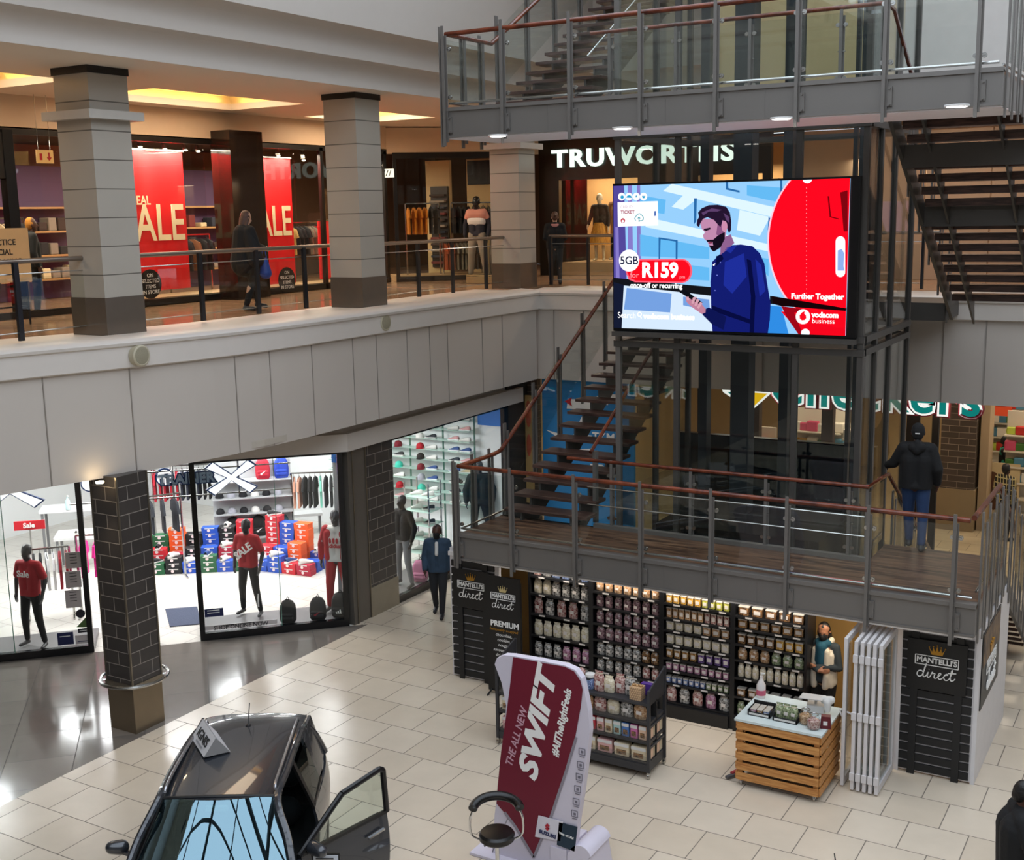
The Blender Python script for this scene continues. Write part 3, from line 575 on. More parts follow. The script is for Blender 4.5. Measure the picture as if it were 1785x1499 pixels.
MB().lathe([(.05, 3.70), (.06, 3.72)], (-12.95, 10.8, 0), 12).build('spotlight', lit('lamp_warm', 'ffe2b0', 30), t)
l = bpy.data.lights.new('column_spot', 'SPOT'); l.energy = 45; l.spot_size = 1.3; l.spot_blend = .6; l.color = (1, .8, .55); l.shadow_soft_size = .04
o = bpy.data.objects.new('column_spot', l); COL.objects.link(o); o.location = (-12.98, 10.78, 3.66); o.rotation_euler = (-.25, 0, 0)
# second brick column between the sports shop windows
t = wthing('brick_column', 'dark brick column with beige stone foot between the two sports shop windows', 'column', (-13.1, 17, 0))
MB().box(-13.3, -12.9, 16.62, 17.42, .55, 3.2).build('brick_shaft', T_brick, t)
MB().box(-13.31, -12.88, 16.6, 17.44, 0, .55).build('stone_foot', mat('stone_foot', '8f8471', .4, var=.1), t)
MB().box(-13.05, -12.9, 16.1, 16.6, 0, 3.2).build('metal_strip', mat('grey_strip', '6f6a63', .4, .5), t)
for y in (16.2, 16.58): MB().box(-12.9, -12.88, y, y+.02, 0, 3.2).build('strip_edge', M_brushed, t)
# brick column by the supermarket
t = wthing('brick_column', 'brown brick column with tan base in front of the supermarket entrance', 'column', (-4.7, 27.6, 0))
MB().box(-5.10, -4.36, 27.4, 28.1, .95, 3.73).build('brick_shaft', T_brick2, t)
MB().box(-5.13, -4.33, 27.37, 28.13, 0, .95).build('column_base', mat('tan_base', '8d7a5c', .5), t)
MB().box(-4.30, -4.12, 27.6, 28.2, 0, 3.73).build('side_pilaster', mat('tan_pilaster', 'a58f72', .6), t)
# slim brick pier and poster left of the stairs
o = MB().box(-13.15, -12.65, 22.45, 22.6, 0, 3.72).build('brick_pier', T_brick2); tag(o, 'narrow brick pier left of the blue hoarding', 'pier')
# three tiled columns on the upper level
for (x, y, lab, ledge, dx) in ((-13.6, 11.7, 'tiled square column nearest the camera with a stone ledge, beside the SALE window', 8.66, .7),
                    (-13.12, 17.02, 'tiled square column without a ledge, second along the upper walkway', None, .7),
                    (-13.08, 22.56, 'tiled square column with a ledge, farthest, where the balcony turns the corner', 8.62, .72)):
    t = wthing('tiled_column', lab, 'column', (x-.35, y+.35, Z1))
    MB().box(x-dx, x, y, y+.7, 6.14, 9.23).build('tiled_shaft', T_col, t)
    MB().box(x-dx-.01, x+.01, y-.01, y+.71, Z1-.02, 6.14).build('column_base', mat('column_base', '6e6358', .22, .4, var=.05), t)
    MB().box(x-dx-.02, x+.02, y-.02, y+.72, 9.23, 9.335).build('black_cap', M_black, t)
    if ledge: MB().box(x-dx-.14, x+.14, y-.14, y+.84, ledge-.05, ledge+.07).build('ledge', mat('stone_ledge', 'b9b4ac', .4), t)
# polished black column between the SALE windows
t = wthing('black_column', 'polished black stone column between the two SALE windows', 'column', (-17.2, 18.6, Z1))
MB().box(-17.62, -17.1, 18.1, 19.05, Z1, 8.95).build('shaft', mat('polished_black_stone', '241a15', .08, var=.2), t)
# ============================================================ upper railings
def railing(name, pts, posts, label, ends=(True, True)):
    t = wthing(name, label, 'railing', (pts[0][0], pts[0][1], Z1))
    zt = 6.70
    MB().tube([Vector((p[0], p[1], zt)) for p in pts], .036, 10).build('handrail', mat('brushed_rail', '8f8378', .3, .85), t, smooth=True)
    MB().tube([Vector((p[0], p[1], zt-.17)) for p in pts], .009, 6).build('rod', M_ss, t)
    for p in posts:
        MB().cbox((p[0], p[1], 6.16), (.05, .075, 1.06)).build('post', mat('black_post', '15181d', .35), t)
    for a, b in zip(posts, posts[1:]):
        a, b = Vector((a[0], a[1], 0)), Vector((b[0], b[1], 0)); d = (b-a).normalized()*.05; n = Vector((d.y, -d.x, 0)).normalized()*.01
        MB().prism([(a+d).to_tuple()[:2]+(5.72,), (b-d).to_tuple()[:2]+(5.72,), (b-d).to_tuple()[:2]+(6.48,), (a+d).to_tuple()[:2]+(6.48,)], n).build('glass_panel', M_glass, t)
        if (b-a).length > .5: MB().tube([(a.x, a.y, 5.74), (b.x, b.y, 5.74)], .007, 6).build('rod', M_ss, t)
    return t
railing('balcony_railing', [(-14.1, 8.2), (-14.02, 11.78)], [(-14.1, 8.3), (-14.05, 9.5), (-14.0, 10.57), (-14.02, 11.75)], 'balcony railing left of the nearest tiled column')
railing('balcony_railing', [(-13.9, 12.42), (-13.93, 17.72)], [(-13.9, 12.5), (-13.86, 13.84), (-13.89, 15.16), (-13.9, 16.39), (-13.93, 17.7)], 'long balcony railing between the first two tiled columns')
railing('balcony_railing', [(-13.5, 18.0), (-13.5, 23.0)], [(-13.5, 18.1), (-13.55, 19.38), (-13.55, 20.6), (-13.55, 21.9), (-13.5, 23.0)], 'balcony railing between the second tiled column and the corner column')
railing('balcony_railing', [(-12.9, 23.55), (-4.6, 23.75)], [(-12.86, 23.55), (-11.96, 23.6), (-11.0, 23.6), (-10.0, 23.62), (-9, 23.65), (-8, 23.67), (-7, 23.7), (-6, 23.72), (-4.9, 23.75)], 'balcony railing running behind the big screen from the corner column')
# round wall speakers on the balcony band
for (x, y, lab) in ((245, 620, 'left'), (671, 562, 'right')):
    p = atx(x, y, -12.8 if x < 300 else -12.42)
    k = MB(); k.M = Matrix.Translation(p+Vector((.0, 0, 0))) @ Matrix.Rotation(PI/2, 4, 'Y')
    t = wthing('wall_speaker', 'round cream grille speaker on the white balcony band, '+('nearest the first tiled column' if x < 300 else 'near the second tiled column'), 'speaker', p)
    k.lathe([(.145, -.08), (.15, .02), (.13, .035), (.12, .03)], (0, 0, 0), 28); k.build('speaker_rim', mat('cream_plastic', 'b3aa93', .5), t, smooth=True)
    k = MB(); k.M = Matrix.Translation(p) @ Matrix.Rotation(PI/2, 4, 'Y'); k.lathe([(.118, -.01), (.118, .034), (.04, .045), (.001, .046)], (0, 0, 0), 28); k.build('grille', mat('grille', '918a75', .6, bump=.6, scale=90), t, smooth=True)
# ============================================================ stair tower: landings, flights, glass
DX0, DX1, DY0, DY1 = -9.55, -2.2, 14.42, 15.75
M_deck = wood('dark_deck_boards', '2e1e18', '7c5c46', .32, (.5, 7, 1))
M_fascia = mat('fascia_steel', '77736f', .38, .35, var=.05, scale=2)
def fin_post(mb, x, y, z, axis='x', h=1.12, drop=.5):
    # a pair of flat steel fins, the outer one taller
    if axis == 'x':
        mb.box(x-.028, x+.012, y-.045, y-.025, z-drop, z+h); mb.box(x-.006, x+.03, y+.005, y+.02, z-drop+.06, z+h-.12)
    else:
        mb.box(x-.045, x-.025, y-.032, y+.032, z-drop, z+h); mb.box(x+.005, x+.022, y-.01, y+.045, z-drop+.06, z+h-.12)
def disc(mb, c, r, axis='y', t=.02):
    mb.M = Matrix.Translation(c) @ Matrix.Rotation(PI/2, 4, 'X' if axis == 'y' else 'Y'); mb.lathe([(r, -t), (r, t)], (0, 0, 0), 12); mb.M = None
def balustrade(t, posts, y, z, glass_y, rail=None, tube=True, rails=None, x_end=None):
    for x in posts:
        k = MB(); fin_post(k, x, y, z); po = k.build('post', M_steelp, t)
        k = MB(); k.box(x+.03, x+.085, y-.0, y+.03, z-.32, z-.10)
        for q in (-.3, -.12): disc(k, (x+.06, y-.005, z+q), .012)
        k.build('bracket', M_steelp, po)
        k = MB()
        for q in (.17, .82): disc(k, (x+.05, y+.04, z+q), .03, 'y', .012); disc(k, (x-.045, y+.04, z+q), .028, 'y', .012); k.bar((x-.05, y+.02, z+q), (x+.06, y+.02, z+q), .015, .015)
        k.build('glass_clamp', M_ss, po, smooth=True)
    for a, b in zip(posts, posts[1:]):
        MB().box(a+.03, b-.03, glass_y, glass_y+.012, z+.1, z+.97).build('glass_panel', M_glass, t)
PX = [-9.5, -8.56, -7.53, -6.52, -5.51, -4.49, -3.47, -2.46]
def landing(name, label, z, lower):
    t = wthing(name, label, 'landing', (-5.9, 15.1, z-.4))
    right_y = 16.7
    k = MB(); k.prism([(DX0, DY0+.06, z), (DX1, DY0+.06, z), (DX1, right_y, z), (-3.8, right_y, z), (-3.8, DY1, z), (DX0, DY1, z)], (0, 0, -.05)); k.build('deck', M_deck, t)
    k = MB(); k.box(DX0, DX1, DY0, DY0+.05, z-.38, z+.0); k.box(DX0, DX1, DY0-.03, DY0+.1, z-.02, z+.03); k.box(DX0+.001, DX0+.05, DY0+.051, DY1-.051, z-.38, z-.001); k.box(DX1-.05, DX1-.001, DY0+.051, right_y, z-.38, z-.021)
    k.box(DX0, -3.8, DY1-.05, DY1, z-.38, z+.0); k.box(-7.9, -3.8, DY1-.07, DY1+.02, z-.02, z+.06)
    for x in (-7.9, -6.2, -4.9): k.box(x, x+.006, DY0-.003, DY0, z-.38, z)
    k.box(DX0-.0, DX1, DY0-.02, DY0, z-.38, z-.355)
    k.build('fascia', M_fascia, t)
    MB().prism([(DX0+.01, DY0+.01, z-.395), (DX1-.01, DY0+.01, z-.395), (DX1-.01, DY1+.1, z-.395), (DX0+.01, DY1+.1, z-.395)], (0, 0, .03)).build('soffit', mat('soffit_white', 'e2dee2', .6), t)
    balustrade(t, PX, DY0-.03, z, DY0+.0)
    MB().tube([(DX0+.0, DY0+.08, z+1.03), (DX1-.12, DY0+.08, z+1.03)], .032, 10).build('handrail', M_rail, t, smooth=True)
    MB().tube([(DX0+.05, DY0+.06, z+.09), (DX1-.06, DY0+.06, z+.09)], .017, 8).build('toe_rail', M_ss, t, smooth=True)
    MB().box(-9.1, DX1-.02, DY0-.012, DY0+.0, z-.405, z-.382).build('white_edge_strip', M_white, t) if lower else None
    # left end
    for y in (14.42, 14.95, 15.45):
        k = MB(); fin_post(k, DX0-.0, y, z, 'y'); k.build('post', M_steelp, t)
    for a, b in ((14.46, 14.92), (14.98, 15.42)): MB().box(DX0+.01, DX0+.022, a, b, z+.1, z+.95).build('glass_panel', M_glass, t)
    MB().tube([(DX0+.06, 14.5, z+.09), (DX0+.06, 15.7, z+.09)], .015, 8).build('toe_rail', M_ss, t)
    # right end
    ys_ = [14.6, 15.1, 15.6, 16.1, 16.6]
    for y in ys_:
        k = MB(); fin_post(k, DX1+.04, y, z, 'y', 1.12); k.build('post', M_steelp, t)
    for a, b in zip(ys_, ys_[1:]): MB().box(DX1+.0, DX1+.012, a+.04, b-.04, z+.1, z+.95).build('glass_panel', M_glass, t)
    MB().tube([(DX1-.06, 14.75, z+.09), (DX1-.06, 16.7, z+.09)], .015, 8).build('toe_rail', M_ss, t)
    # inner balustrade in front of the lift
    inner = [aty(x, 850, DY1).x for x in (1068, 1206, 1337, 1483)] if lower else [-7.6, -6.6, -5.55, -4.35]
    for x in inner:
        k = MB(); fin_post(k, x, DY1+.0, z, 'x', 1.06, .2); po = k.build('post', M_steelp, t)
        k = MB(); k.bar((x-.05, DY1-.01, z+.5), (x+.05, DY1-.01, z+.5), .01, .01)
        for q in (.17, .82): disc(k, (x+.05, DY1-.03, z+q), .026, 'y', .012); disc(k, (x-.05, DY1-.03, z+q), .026, 'y', .012)
        k.build('glass_clamp', M_ss, po)
    for a, b in zip(inner+[-3.85], inner[1:]+[-3.85]):
        if b-a > .2: MB().box(a+.03, b-.03, DY1+.02, DY1+.032, z+.08, z+.97).build('glass_panel', M_glass, t)
    MB().box(-7.9, inner[0]-.03, DY1+.02, DY1+.032, z+.08, z+.97).build('glass_panel', M_glass, t)
    r = [(-8.35 if lower else -7.9, DY1-.03, z+1.03), (-3.82, DY1-.03, z+1.03)]
    if lower: r += [(-3.8, 16.35, z+1.03)]
    MB().tube(r, .028, 10).build('handrail', M_rail, t, smooth=True)
    k = MB()
    for q in ((.35, .62) if lower else ()):
        k.tube([(-8.0, DY1-.05, z+q), (-3.85, DY1-.05, z+q)], .011, 6)
    if lower: k.build('guard_rod', M_ss, t)
    if lower:
        k = MB(); fin_post(k, -3.83, 15.78, z, 'x', 1.06, .2); k.build('post', M_steelp, t)
        MB().tube([(-3.82, 15.8, z+.2), (-3.82, 16.5, z+.2)], .013, 6).build('toe_rail', M_ss, t)
        MB().box(-3.83, -3.82, 15.85, 16.6, z+.1, z+.95).build('glass_panel', M_glass, t)
    return t
landing('stair_landing', 'lower grey steel landing with dark deck and glass balustrade above the sweet kiosk', ZD, True)
landing('stair_landing', 'upper grey steel landing with glass balustrade and round downlights underneath', 8.65, False)
for (x, y, w) in ((868, 236, 'leftmost, at the corner of the soffit'), (1085, 223, 'second from the left'), (1362, 206, 'above the red part of the screen'), (1668, 184, 'rightmost, beside the stair underside')):
    p = atz(x, y, 8.24); p.z = 8.24
    t = wthing('downlight', 'lit round downlight under the upper landing, '+w, 'downlight', p)
    MB().lathe([(.125, -.012), (.13, 0), (.13, .01)], p, 24).build('rim', mat('lamp_rim', 'e8e8e8', .4), t)
    MB().lathe([(.105, -.016), (.105, -.008)], p, 24).build('diffuser', lit('downlight_white', 'fff6ea', 14), t)
    l = bpy.data.lights.new('downlight_spot', 'SPOT'); l.energy = 30; l.spot_size = 2.2; l.spot_blend = .8; l.shadow_soft_size = .1; l.color = (1, .95, .9)
    o = bpy.data.objects.new('downlight_spot', l); COL.objects.link(o); o.location = p+Vector((0, 0, -.03))
# ---------------- flights
def flight(name, label, x0, x1, y0, z0, n, rise, going, th=.05):
    # tread k: nose at y0+going*k, top z0+rise*k ; direction +y is up when rise > 0
    t = wthing(name, label, 'staircase', ((x0+x1)/2, y0, min(z0, z0+rise*n)))
    s = 1
    for k in range(1, n):
        y = y0+going*k; z = z0+rise*k if rise > 0 else z0+rise*k
        MB().box(x0, x1, y-.02 if rise > 0 else y-going+.0-.02, (y+going if rise > 0 else y)+.03, z-th, z).build('tread', M_tread, t, bevel=.006)
    for x in (x0+.28, x1-.3):
        saw = []
        for k in range(0, n):
            y = y0+going*(k+(1 if rise > 0 else 0)); z = z0+rise*k
            if rise > 0: saw += [(x, y-.0, z-.05), (x, y, z+rise-.05)]
            else: saw += [(x, y, z-.05), (x, y, z+rise-.05)]
        a, b = saw[0], saw[-1]
        low = [(x, b[1]+(.12 if rise > 0 else .1), b[2]-.30), (x, a[1]+(.1 if rise > 0 else .0), a[2]-.30)]
        MB().prism(saw+low, (.03, 0, 0)).build('stringer', M_steeld, t)
    return t
t = flight('stair_flight', 'dark open stair flight rising from the lower landing to the upper shops', -9.4, -7.95, 15.28, ZD, 18, .1722, .305)
MB().tube(crv([(DX0+.02, 14.5, 3.53), (DX0+.02, 15.55, 3.53), (DX0+.02, 15.8, 3.6)], 4)+[(DX0+.02, 20.6, 6.42)], .034, 10).build('handrail', M_rail, t, smooth=True)
MB().tube([(-8.02, 15.85, 3.62), (-8.02, 20.6, 6.36)], .028, 10).build('handrail', M_rail, t, smooth=True)
def slope_side(t, x, y0, y1, z0, dz, step, top=1.1, drop=.5, gl=True, ps=None):
    ys_ = ps or [y0+step*i for i in range(int((y1-y0)/step)+1)]
    for y in ys_:
        z = z0+(y-y0)*dz; k = MB(); k.box(x-.02, x, y-.04, y+.04, z-drop, z+top); k.box(x+.02, x+.036, y-.0, y+.05, z-drop+.05, z+top-.12)
        k.build('post', M_steelp, t)
    if gl:
        for a, b in zip(ys_, ys_[1:]):
            za, zb = z0+(a-y0)*dz, z0+(b-y0)*dz
            MB().prism([(x+.01, a+.05, za+.05), (x+.01, b-.05, zb+.05), (x+.01, b-.05, zb+.92), (x+.01, a+.05, za+.92)], (.012, 0, 0)).build('glass_panel', M_glass, t)
slope_side(t, -9.55, 15.28, 20.6, 2.5, .5646, .9, ps=[15.9, 16.83, 17.7, 18.59, 19.48, 20.4])
k = MB(); k.box(-8.04, -7.98, 15.95, 16.03, 2.5, 3.62); k.build('post', M_steelp, t)
MB().box(-9.55, -3.9, 20.77, 22.3, 5.3, 5.6).build('bridge_deck', M_steeld, t)
# flight from the upper shops to the upper landing, seen from below
t = flight('stair_flight', 'dark stair flight seen from below, climbing to the upper landing right of the screen', -3.75, -2.25, 16.35, 8.65, 18, -.1694, .262, .112)
k = MB()
for x in (-3.85, -2.2): k.prism([(x, 16.2, 8.62), (x, 21.0, 5.62), (x, 21.0, 5.3), (x, 16.2, 8.28)], (.05, 0, 0))
k.build('side_beam', M_steeld, t)
for (y, ya, yb) in ((16.95, 247, 289), (18.4, 351, 394)): MB().box(-3.82, -2.2, y, y+.05, aty(1700, yb, y).z, aty(1700, ya, y).z).build('cross_plate', M_steeld, t)
for i in range(6):
    y = 16.9+i*.8; z = 8.65-(y-16.35)*.6466
    k = MB(); k.box(-3.9, -3.88, y-.04, y+.04, z-.45, z+1.1); k.box(-3.86, -3.85, y, y+.05, z-.4, z+1.0); k.build('post', M_steelp, t)
for i in range(6):
    y = 16.9+i*.8; z = 8.65-(y-16.35)*.6466
    k = MB(); k.box(-2.12, -2.1, y-.04, y+.04, z-.45, z+1.1); k.build('post', M_steelp, t)
MB().tube([(-3.85, 16.35, 9.68), (-3.85, 21, 6.7)], .028, 8).build('handrail', M_rail, t)
MB().tube([(-3.8, 15.75, 9.69), (-3.85, 16.35, 9.68)], .028, 8).build('handrail', M_rail, t)
# flight from the upper landing to the storey above
t = flight('stair_flight', 'dark stair flight rising from the upper landing to the next storey', -9.4, -7.95, 15.28, 8.65, 14, .172, .305)
MB().tube([(DX0+.02, 14.5, 9.68), (DX0+.02, 15.7, 9.68), (DX0+.02, 19.6, 11.9)], .034, 10).build('handrail', M_rail, t, smooth=True)
MB().tube([(-8.05, 15.9, 9.4), (-8.05, 17.9, 10.6)], .014, 8).build('guard_rod', M_ss, t)
slope_side(t, -9.55, 15.28, 19.5, 8.65, .5646, .9, ps=[15.9, 16.8, 17.7, 18.6, 19.5])
# flight down to the ground floor
t = flight('stair_flight', 'stair flight going down from the lower landing to the ground floor behind the kiosk', -3.7, -2.3, 16.45, ZD, 14, -.1786, .3)
k = MB()
for x in (-3.8, -2.28): k.prism([(x, 16.5, 2.48), (x, 20.7, 0.02), (x, 20.3, 0.0), (x, 16.5, 2.15)], (.05, 0, 0))
k.build('side_beam', M_steelp, t)
MB().tube([(-3.8, 16.3, 3.53), (-3.8, 16.75, 3.5), (-3.8, 20.7, 1.1)], .028, 10).build('handrail', M_rail, t)
MB().tube([(-2.32, 14.75, 3.5), (-2.32, 16.7, 3.5), (-2.32, 20.7, 1.1)], .034, 10).build('handrail', M_rail, t)
slope_side(t, -2.18, 16.7, 20.7, 2.5, -.6, .75, ps=[17.1, 17.7, 18.3, 18.9, 19.6, 20.3])
slope_side(t, -3.84, 16.7, 20.7, 2.5, -.6, .75, top=1.0, ps=[17.3, 18.1, 18.9, 19.7])
# ---------------- glass lift shaft
LX0, LX1, LY0, LY1 = -7.85, -4.18, 16.5, 19.3
t = wthing('lift_shaft', 'tall glazed lift shaft with slim dark steel posts behind the big screen', 'lift shaft', ((LX0+LX1)/2, (LY0+LY1)/2, 0))
pf = [(LX0, LY0), (aty(1180, 700, LY0).x, LY0), (aty(1385, 700, LY0).x, LY0), (LX1, LY0), (LX1, 17.25), (LX1, 18.1), (LX1, LY1), (-6, LY1), (LX0, LY1), (LX0, 17.9)]
for i, (x, y) in enumerate(pf): MB().box(x-.04, x+.04, y-.04, y+.04, 0, 12.9).build('shaft_post', M_steeld if i else M_steelp, t)
for z in (5.22, 5.40, 8.3, 11.2, .15):
    k = MB(); k.box(LX0-.06, LX1+.06, LY0-.06, LY0+.06, z-.045, z+.045); k.box(LX1-.06, LX1+.06, LY0, LY1, z-.045, z+.045); k.box(LX0-.06, LX0+.06, LY0, LY1, z-.045, z+.045); k.box(LX0, LX1, LY1-.05, LY1+.05, z-.045, z+.045); k.build('ring_beam', M_steeld, t)
G2 = glassy('lift_glass', (.93, .95, .94), .8)
for (a, b) in ((0, 1), (1, 2), (2, 3)):
    for z0, z1 in ((.2, 5.18), (5.45, 8.25), (8.35, 11.15)): MB().box(pf[a][0]+.04, pf[b][0]-.04, LY0-.006, LY0+.006, z0, z1).build('glass_pane', G2, t)
for (a, b) in ((3, 4), (4, 5), (5, 6)):
    for z0, z1 in ((.2, 5.18), (5.45, 8.25), (8.35, 11.15)): MB().box(LX1-.006, LX1+.006, pf[a][1]+.04, pf[b][1]-.04, z0, z1).build('glass_pane', G2, t)
for z0, z1 in ((.2, 5.18), (5.45, 8.25), (8.35, 11.15)): MB().box(LX0-.006, LX0+.006, LY0+.04, LY1-.04, z0, z1).build('glass_pane', G2, t)
k = MB()
for x in (-5.0, -4.85): k.box(x, x+.06, 18.9, 19.0, 0, 12.9)
k.box(-4.75, -4.55, 18.3, 18.7, 0, 12.9); k.box(-7.5, -7.35, 18.9, 19.1, 0, 12.9); k.box(-6.1, -5.95, 18.9, 19.05, 0, 12.9); k.box(-6.6, -6.3, 18.0, 18.3, 0, 12.9)
k.build('guide_column', mat('lift_guide', '33373c', .4, .3), t)
k = MB(); k.box(-7.4, -4.8, 16.9, 18.8, .02, .1); k.box(-7.4, -4.8, 16.9, 18.8, 2.2, 2.35); k.box(-7.4, -7.34, 16.9, 18.8, .1, 2.2); k.box(-4.86, -4.8, 16.9, 18.8, .1, 2.2); k.box(-7.4, -4.8, 18.74, 18.8, .1, 2.2)
k.build('lift_cabin', mat('lift_cabin', '1b2227', .25, .4), t)
o = MB().box(-8.6, -4.9, 20.6, 20.75, 0, 3.1).build('dark_reflection_panel', mat('dark_reflection_teal', '0e181e', .12)); tag(o, 'added dark glossy panel imitating reflections behind the foot of the lift shaft', 'partition')  # added panel, its dark colour stands in for reflections in the lower lift glass
# ============================================================ the big advertising screen
SY = 16.32
s00 = aty(1068, 325, SY); s10 = aty(1480, 310, SY); s11 = aty(1477, 581, SY); s01 = aty(1072, 575, SY)
SX0, SX1 = (s00.x+s01.x)/2, (s10.x+s11.x)/2; SZ1, SZ0 = (s00.z+s10.z)/2, (s01.z+s11.z)/2
T = wthing('led_screen', 'large lit advertising screen showing a man in a blue shirt reading his phone', 'screen', ((SX0+SX1)/2, SY, SZ0))
MB().box(SX0-.02, SX1+.13, SY+.012, LY0-.07, SZ0-.04, SZ1+.03).build('screen_cabinet', M_black, T)
MB().box(SX0-.02, SX1+.14, SY-.05, SY+.14, SZ0-.12, SZ0-.05).build('support_beam', M_steeld, T)
SW, SH = SX1-SX0, SZ1-SZ0
_ly = [0]
# crop coordinates of the picture: u right 0..1, v down 0..1 (bilinear from the four corners seen)
def uv(x, y):                                       # photo pixel -> point on the screen plane
    p = aty(x, y, SY); return ((p.x-SX0)/SW, (SZ1-p.z)/SH)
def spt(u, v, l): return (SX0+u*SW, SY-.0015*l, SZ1-v*SH)
def clipuv(P):
    def cl(P, f, g):
        out = []
        for a, b in zip(P, P[1:]+P[:1]):
            fa, fb = f(a), f(b)
            if fa >= 0: out.append(a)
            if (fa >= 0) != (fb >= 0): t = fa/(fa-fb); out.append((a[0]+(b[0]-a[0])*t, a[1]+(b[1]-a[1])*t))
        return out
    for f in (lambda p: p[0], lambda p: 1-p[0], lambda p: p[1], lambda p: 1-p[1]): P = cl(P, f, None)
    return P
ES = 1.25
def sp(name, col, polys, layer, es=ES, px=True):
    k = MB()
    for P in polys:
        P = [uv(1050+x/3.967, 290+y/3.967) for (x, y) in P] if px else P
        P = clipuv(P)
        if len(P) > 2: k.prism([spt(u, v, layer) for (u, v) in P], (0, .001, 0))
    return k.build(name, lit('screen_'+col, col, es), T)
def circ(cx, cy, r, n=28, ry=None): return [(cx+r*math.cos(2*PI*i/n), cy+(ry or r)*math.sin(2*PI*i/n)) for i in range(n)]
# coordinates below are read from a 3.967x enlargement of the screen in the photograph
sp('picture_backdrop', '8fc4ee', [[(60, 60), (1720, 60), (1720, 1180), (60, 1180)]], 1, 1.1)
sp('curtain', '5b4fa8', [[(60, 120), (150, 120), (170, 820), (140, 1120), (60, 1120)]], 2, .8)
sp('curtain_fold', '8c7fd0', [[(175, 120), (205, 120), (215, 800), (180, 800)], [(240, 120), (262, 120), (268, 640), (240, 640)], [(90, 420), (112, 420), (120, 800), (95, 800)]], 3, .9)
sp('facade_band', 'c8dcf4', [[(480, 120), (1400, 330), (1300, 380), (420, 170)], [(300, 350), (1160, 540), (1160, 590), (300, 420)], [(560, 200), (660, 220), (560, 300), (480, 280)], [(950, 300), (1160, 350), (1090, 480), (930, 440)]], 2, 1.25)
sp('facade_glass', '5fb0e6', [[(260, 470), (740, 560), (740, 640), (260, 620)], [(260, 200), (440, 230), (430, 330), (260, 300)], [(1000, 130), (1280, 150), (1230, 250), (1000, 200)], [(920, 600), (1150, 640), (1150, 760), (1080, 700)], [(380, 650), (740, 700), (740, 790), (560, 780)]], 3, 1.1)
sp('mullion', '2e74b8', [[(635, 220), (655, 220), (650, 380), (635, 400)], [(855, 110), (870, 110), (872, 150), (950, 168), (950, 182), (855, 160)], [(1230, 90), (1245, 90), (1245, 250), (1232, 250)], [(390, 500), (404, 500), (400, 640), (390, 640)], [(390, 490), (520, 510), (520, 522), (390, 502)], [(508, 510), (522, 512), (520, 640), (508, 640)], [(1150, 350), (1165, 360), (1160, 440), (1145, 440)]], 4, .8)
sp('white_band', 'd9ecff', [[(150, 820), (760, 890), (780, 1160), (130, 1150)]], 4, .95)
sp('glass_shadow', '79a6e8', [[(170, 840), (480, 880), (470, 1010), (150, 990)], [(560, 900), (740, 920), (745, 1000), (560, 960)]], 5, .9)
sp('railing_bar', '1b1c22', [[(80, 770), (760, 835), (760, 895), (80, 815)], [(1160, 895), (1720, 980), (1720, 1000), (1160, 950)]], 6, .6)
sp('dark_corner', '1c2440', [[(80, 800), (150, 820), (135, 1130), (80, 1120)]], 7, .6)
# man: trunk and arm, neck, face, hair, beard, phone hand
sp('sky_patch', '2f8ae0', [[(1150, 960), (1240, 970), (1290, 1160), (1140, 1160)]], 7, 1)
sp('shirt', '16207a', [[(765, 1160), (755, 1000), (750, 800), (762, 660), (820, 600), (900, 545), (960, 540), (1040, 552), (1090, 600), (1122, 670), (1140, 800), (1165, 950), (1160, 1060), (1145, 1160)]], 8, .8)
sp('shirt_fold', '0c1250', [[(1000, 640), (1030, 650), (1060, 900), (1050, 1150), (1020, 1150), (1030, 900)], [(790, 620), (830, 610), (840, 640), (790, 690)], [(760, 960), (1030, 1060), (1030, 1090), (765, 1000)]], 9, .6)
sp('shirt_light', '2233a8', [[(860, 560), (935, 545), (890, 600), (850, 580)], [(850, 660), (980, 600), (1000, 760), (900, 880), (840, 820)], [(1060, 640), (1100, 680), (1130, 860), (1090, 900)]], 9, .8)
sp('neck', '9c6a9c', [[(820, 500), (890, 470), (915, 530), (860, 580), (818, 612)]], 9, .8)
sp('sleeve', '121a60', [[(680, 1000), (740, 975), (860, 1040), (840, 1130), (760, 1090), (700, 1030)]], 10, .7)
sp('face', 'c98fb4', [[(676, 380), (700, 360), (850, 370), (862, 440), (850, 500), (800, 560), (765, 586), (745, 560), (728, 520), (704, 498), (698, 476), (712, 455), (690, 432)]], 10, .9)
sp('face_shade', '9a5f90', [[(800, 400), (835, 390), (850, 440), (830, 500), (790, 470)]], 11, .8)
sp('ear', 'd793b4', [circ(848, 415, 20, 16, 38)], 13, .9)
sp('hair', '2c1a38', [[(655, 400), (660, 370), (672, 350), (665, 320), (690, 290), (740, 268), (800, 265), (860, 280), (885, 320), (895, 380), (893, 440), (880, 462), (868, 440), (862, 390), (835, 372), (820, 420), (800, 400), (775, 370), (730, 352), (700, 362), (680, 395), (672, 420), (658, 410)]], 12, .7)
sp('hair_shine', '6b4a7c', [[(690, 320), (760, 290), (830, 300), (800, 312), (740, 312), (700, 340)], [(840, 320), (880, 350), (880, 390), (860, 370)]], 13, .7)
sp('beard', '1d1226', [[(850, 455), (850, 500), (820, 560), (775, 590), (755, 575), (740, 545), (770, 548), (765, 520), (728, 522), (722, 508), (770, 506), (800, 480), (830, 462)]], 12, .6)
sp('mouth', '8c3a5c', [[(738, 524), (765, 520), (760, 532), (742, 534)]], 13, .8)
sp('eye', '33203a', [[(704, 432), (750, 422), (752, 434), (722, 446), (706, 442)]], 13, .6)
sp('phone', '14161e', [[(535, 868), (570, 850), (695, 940), (690, 952), (660, 945)]], 13, .6)
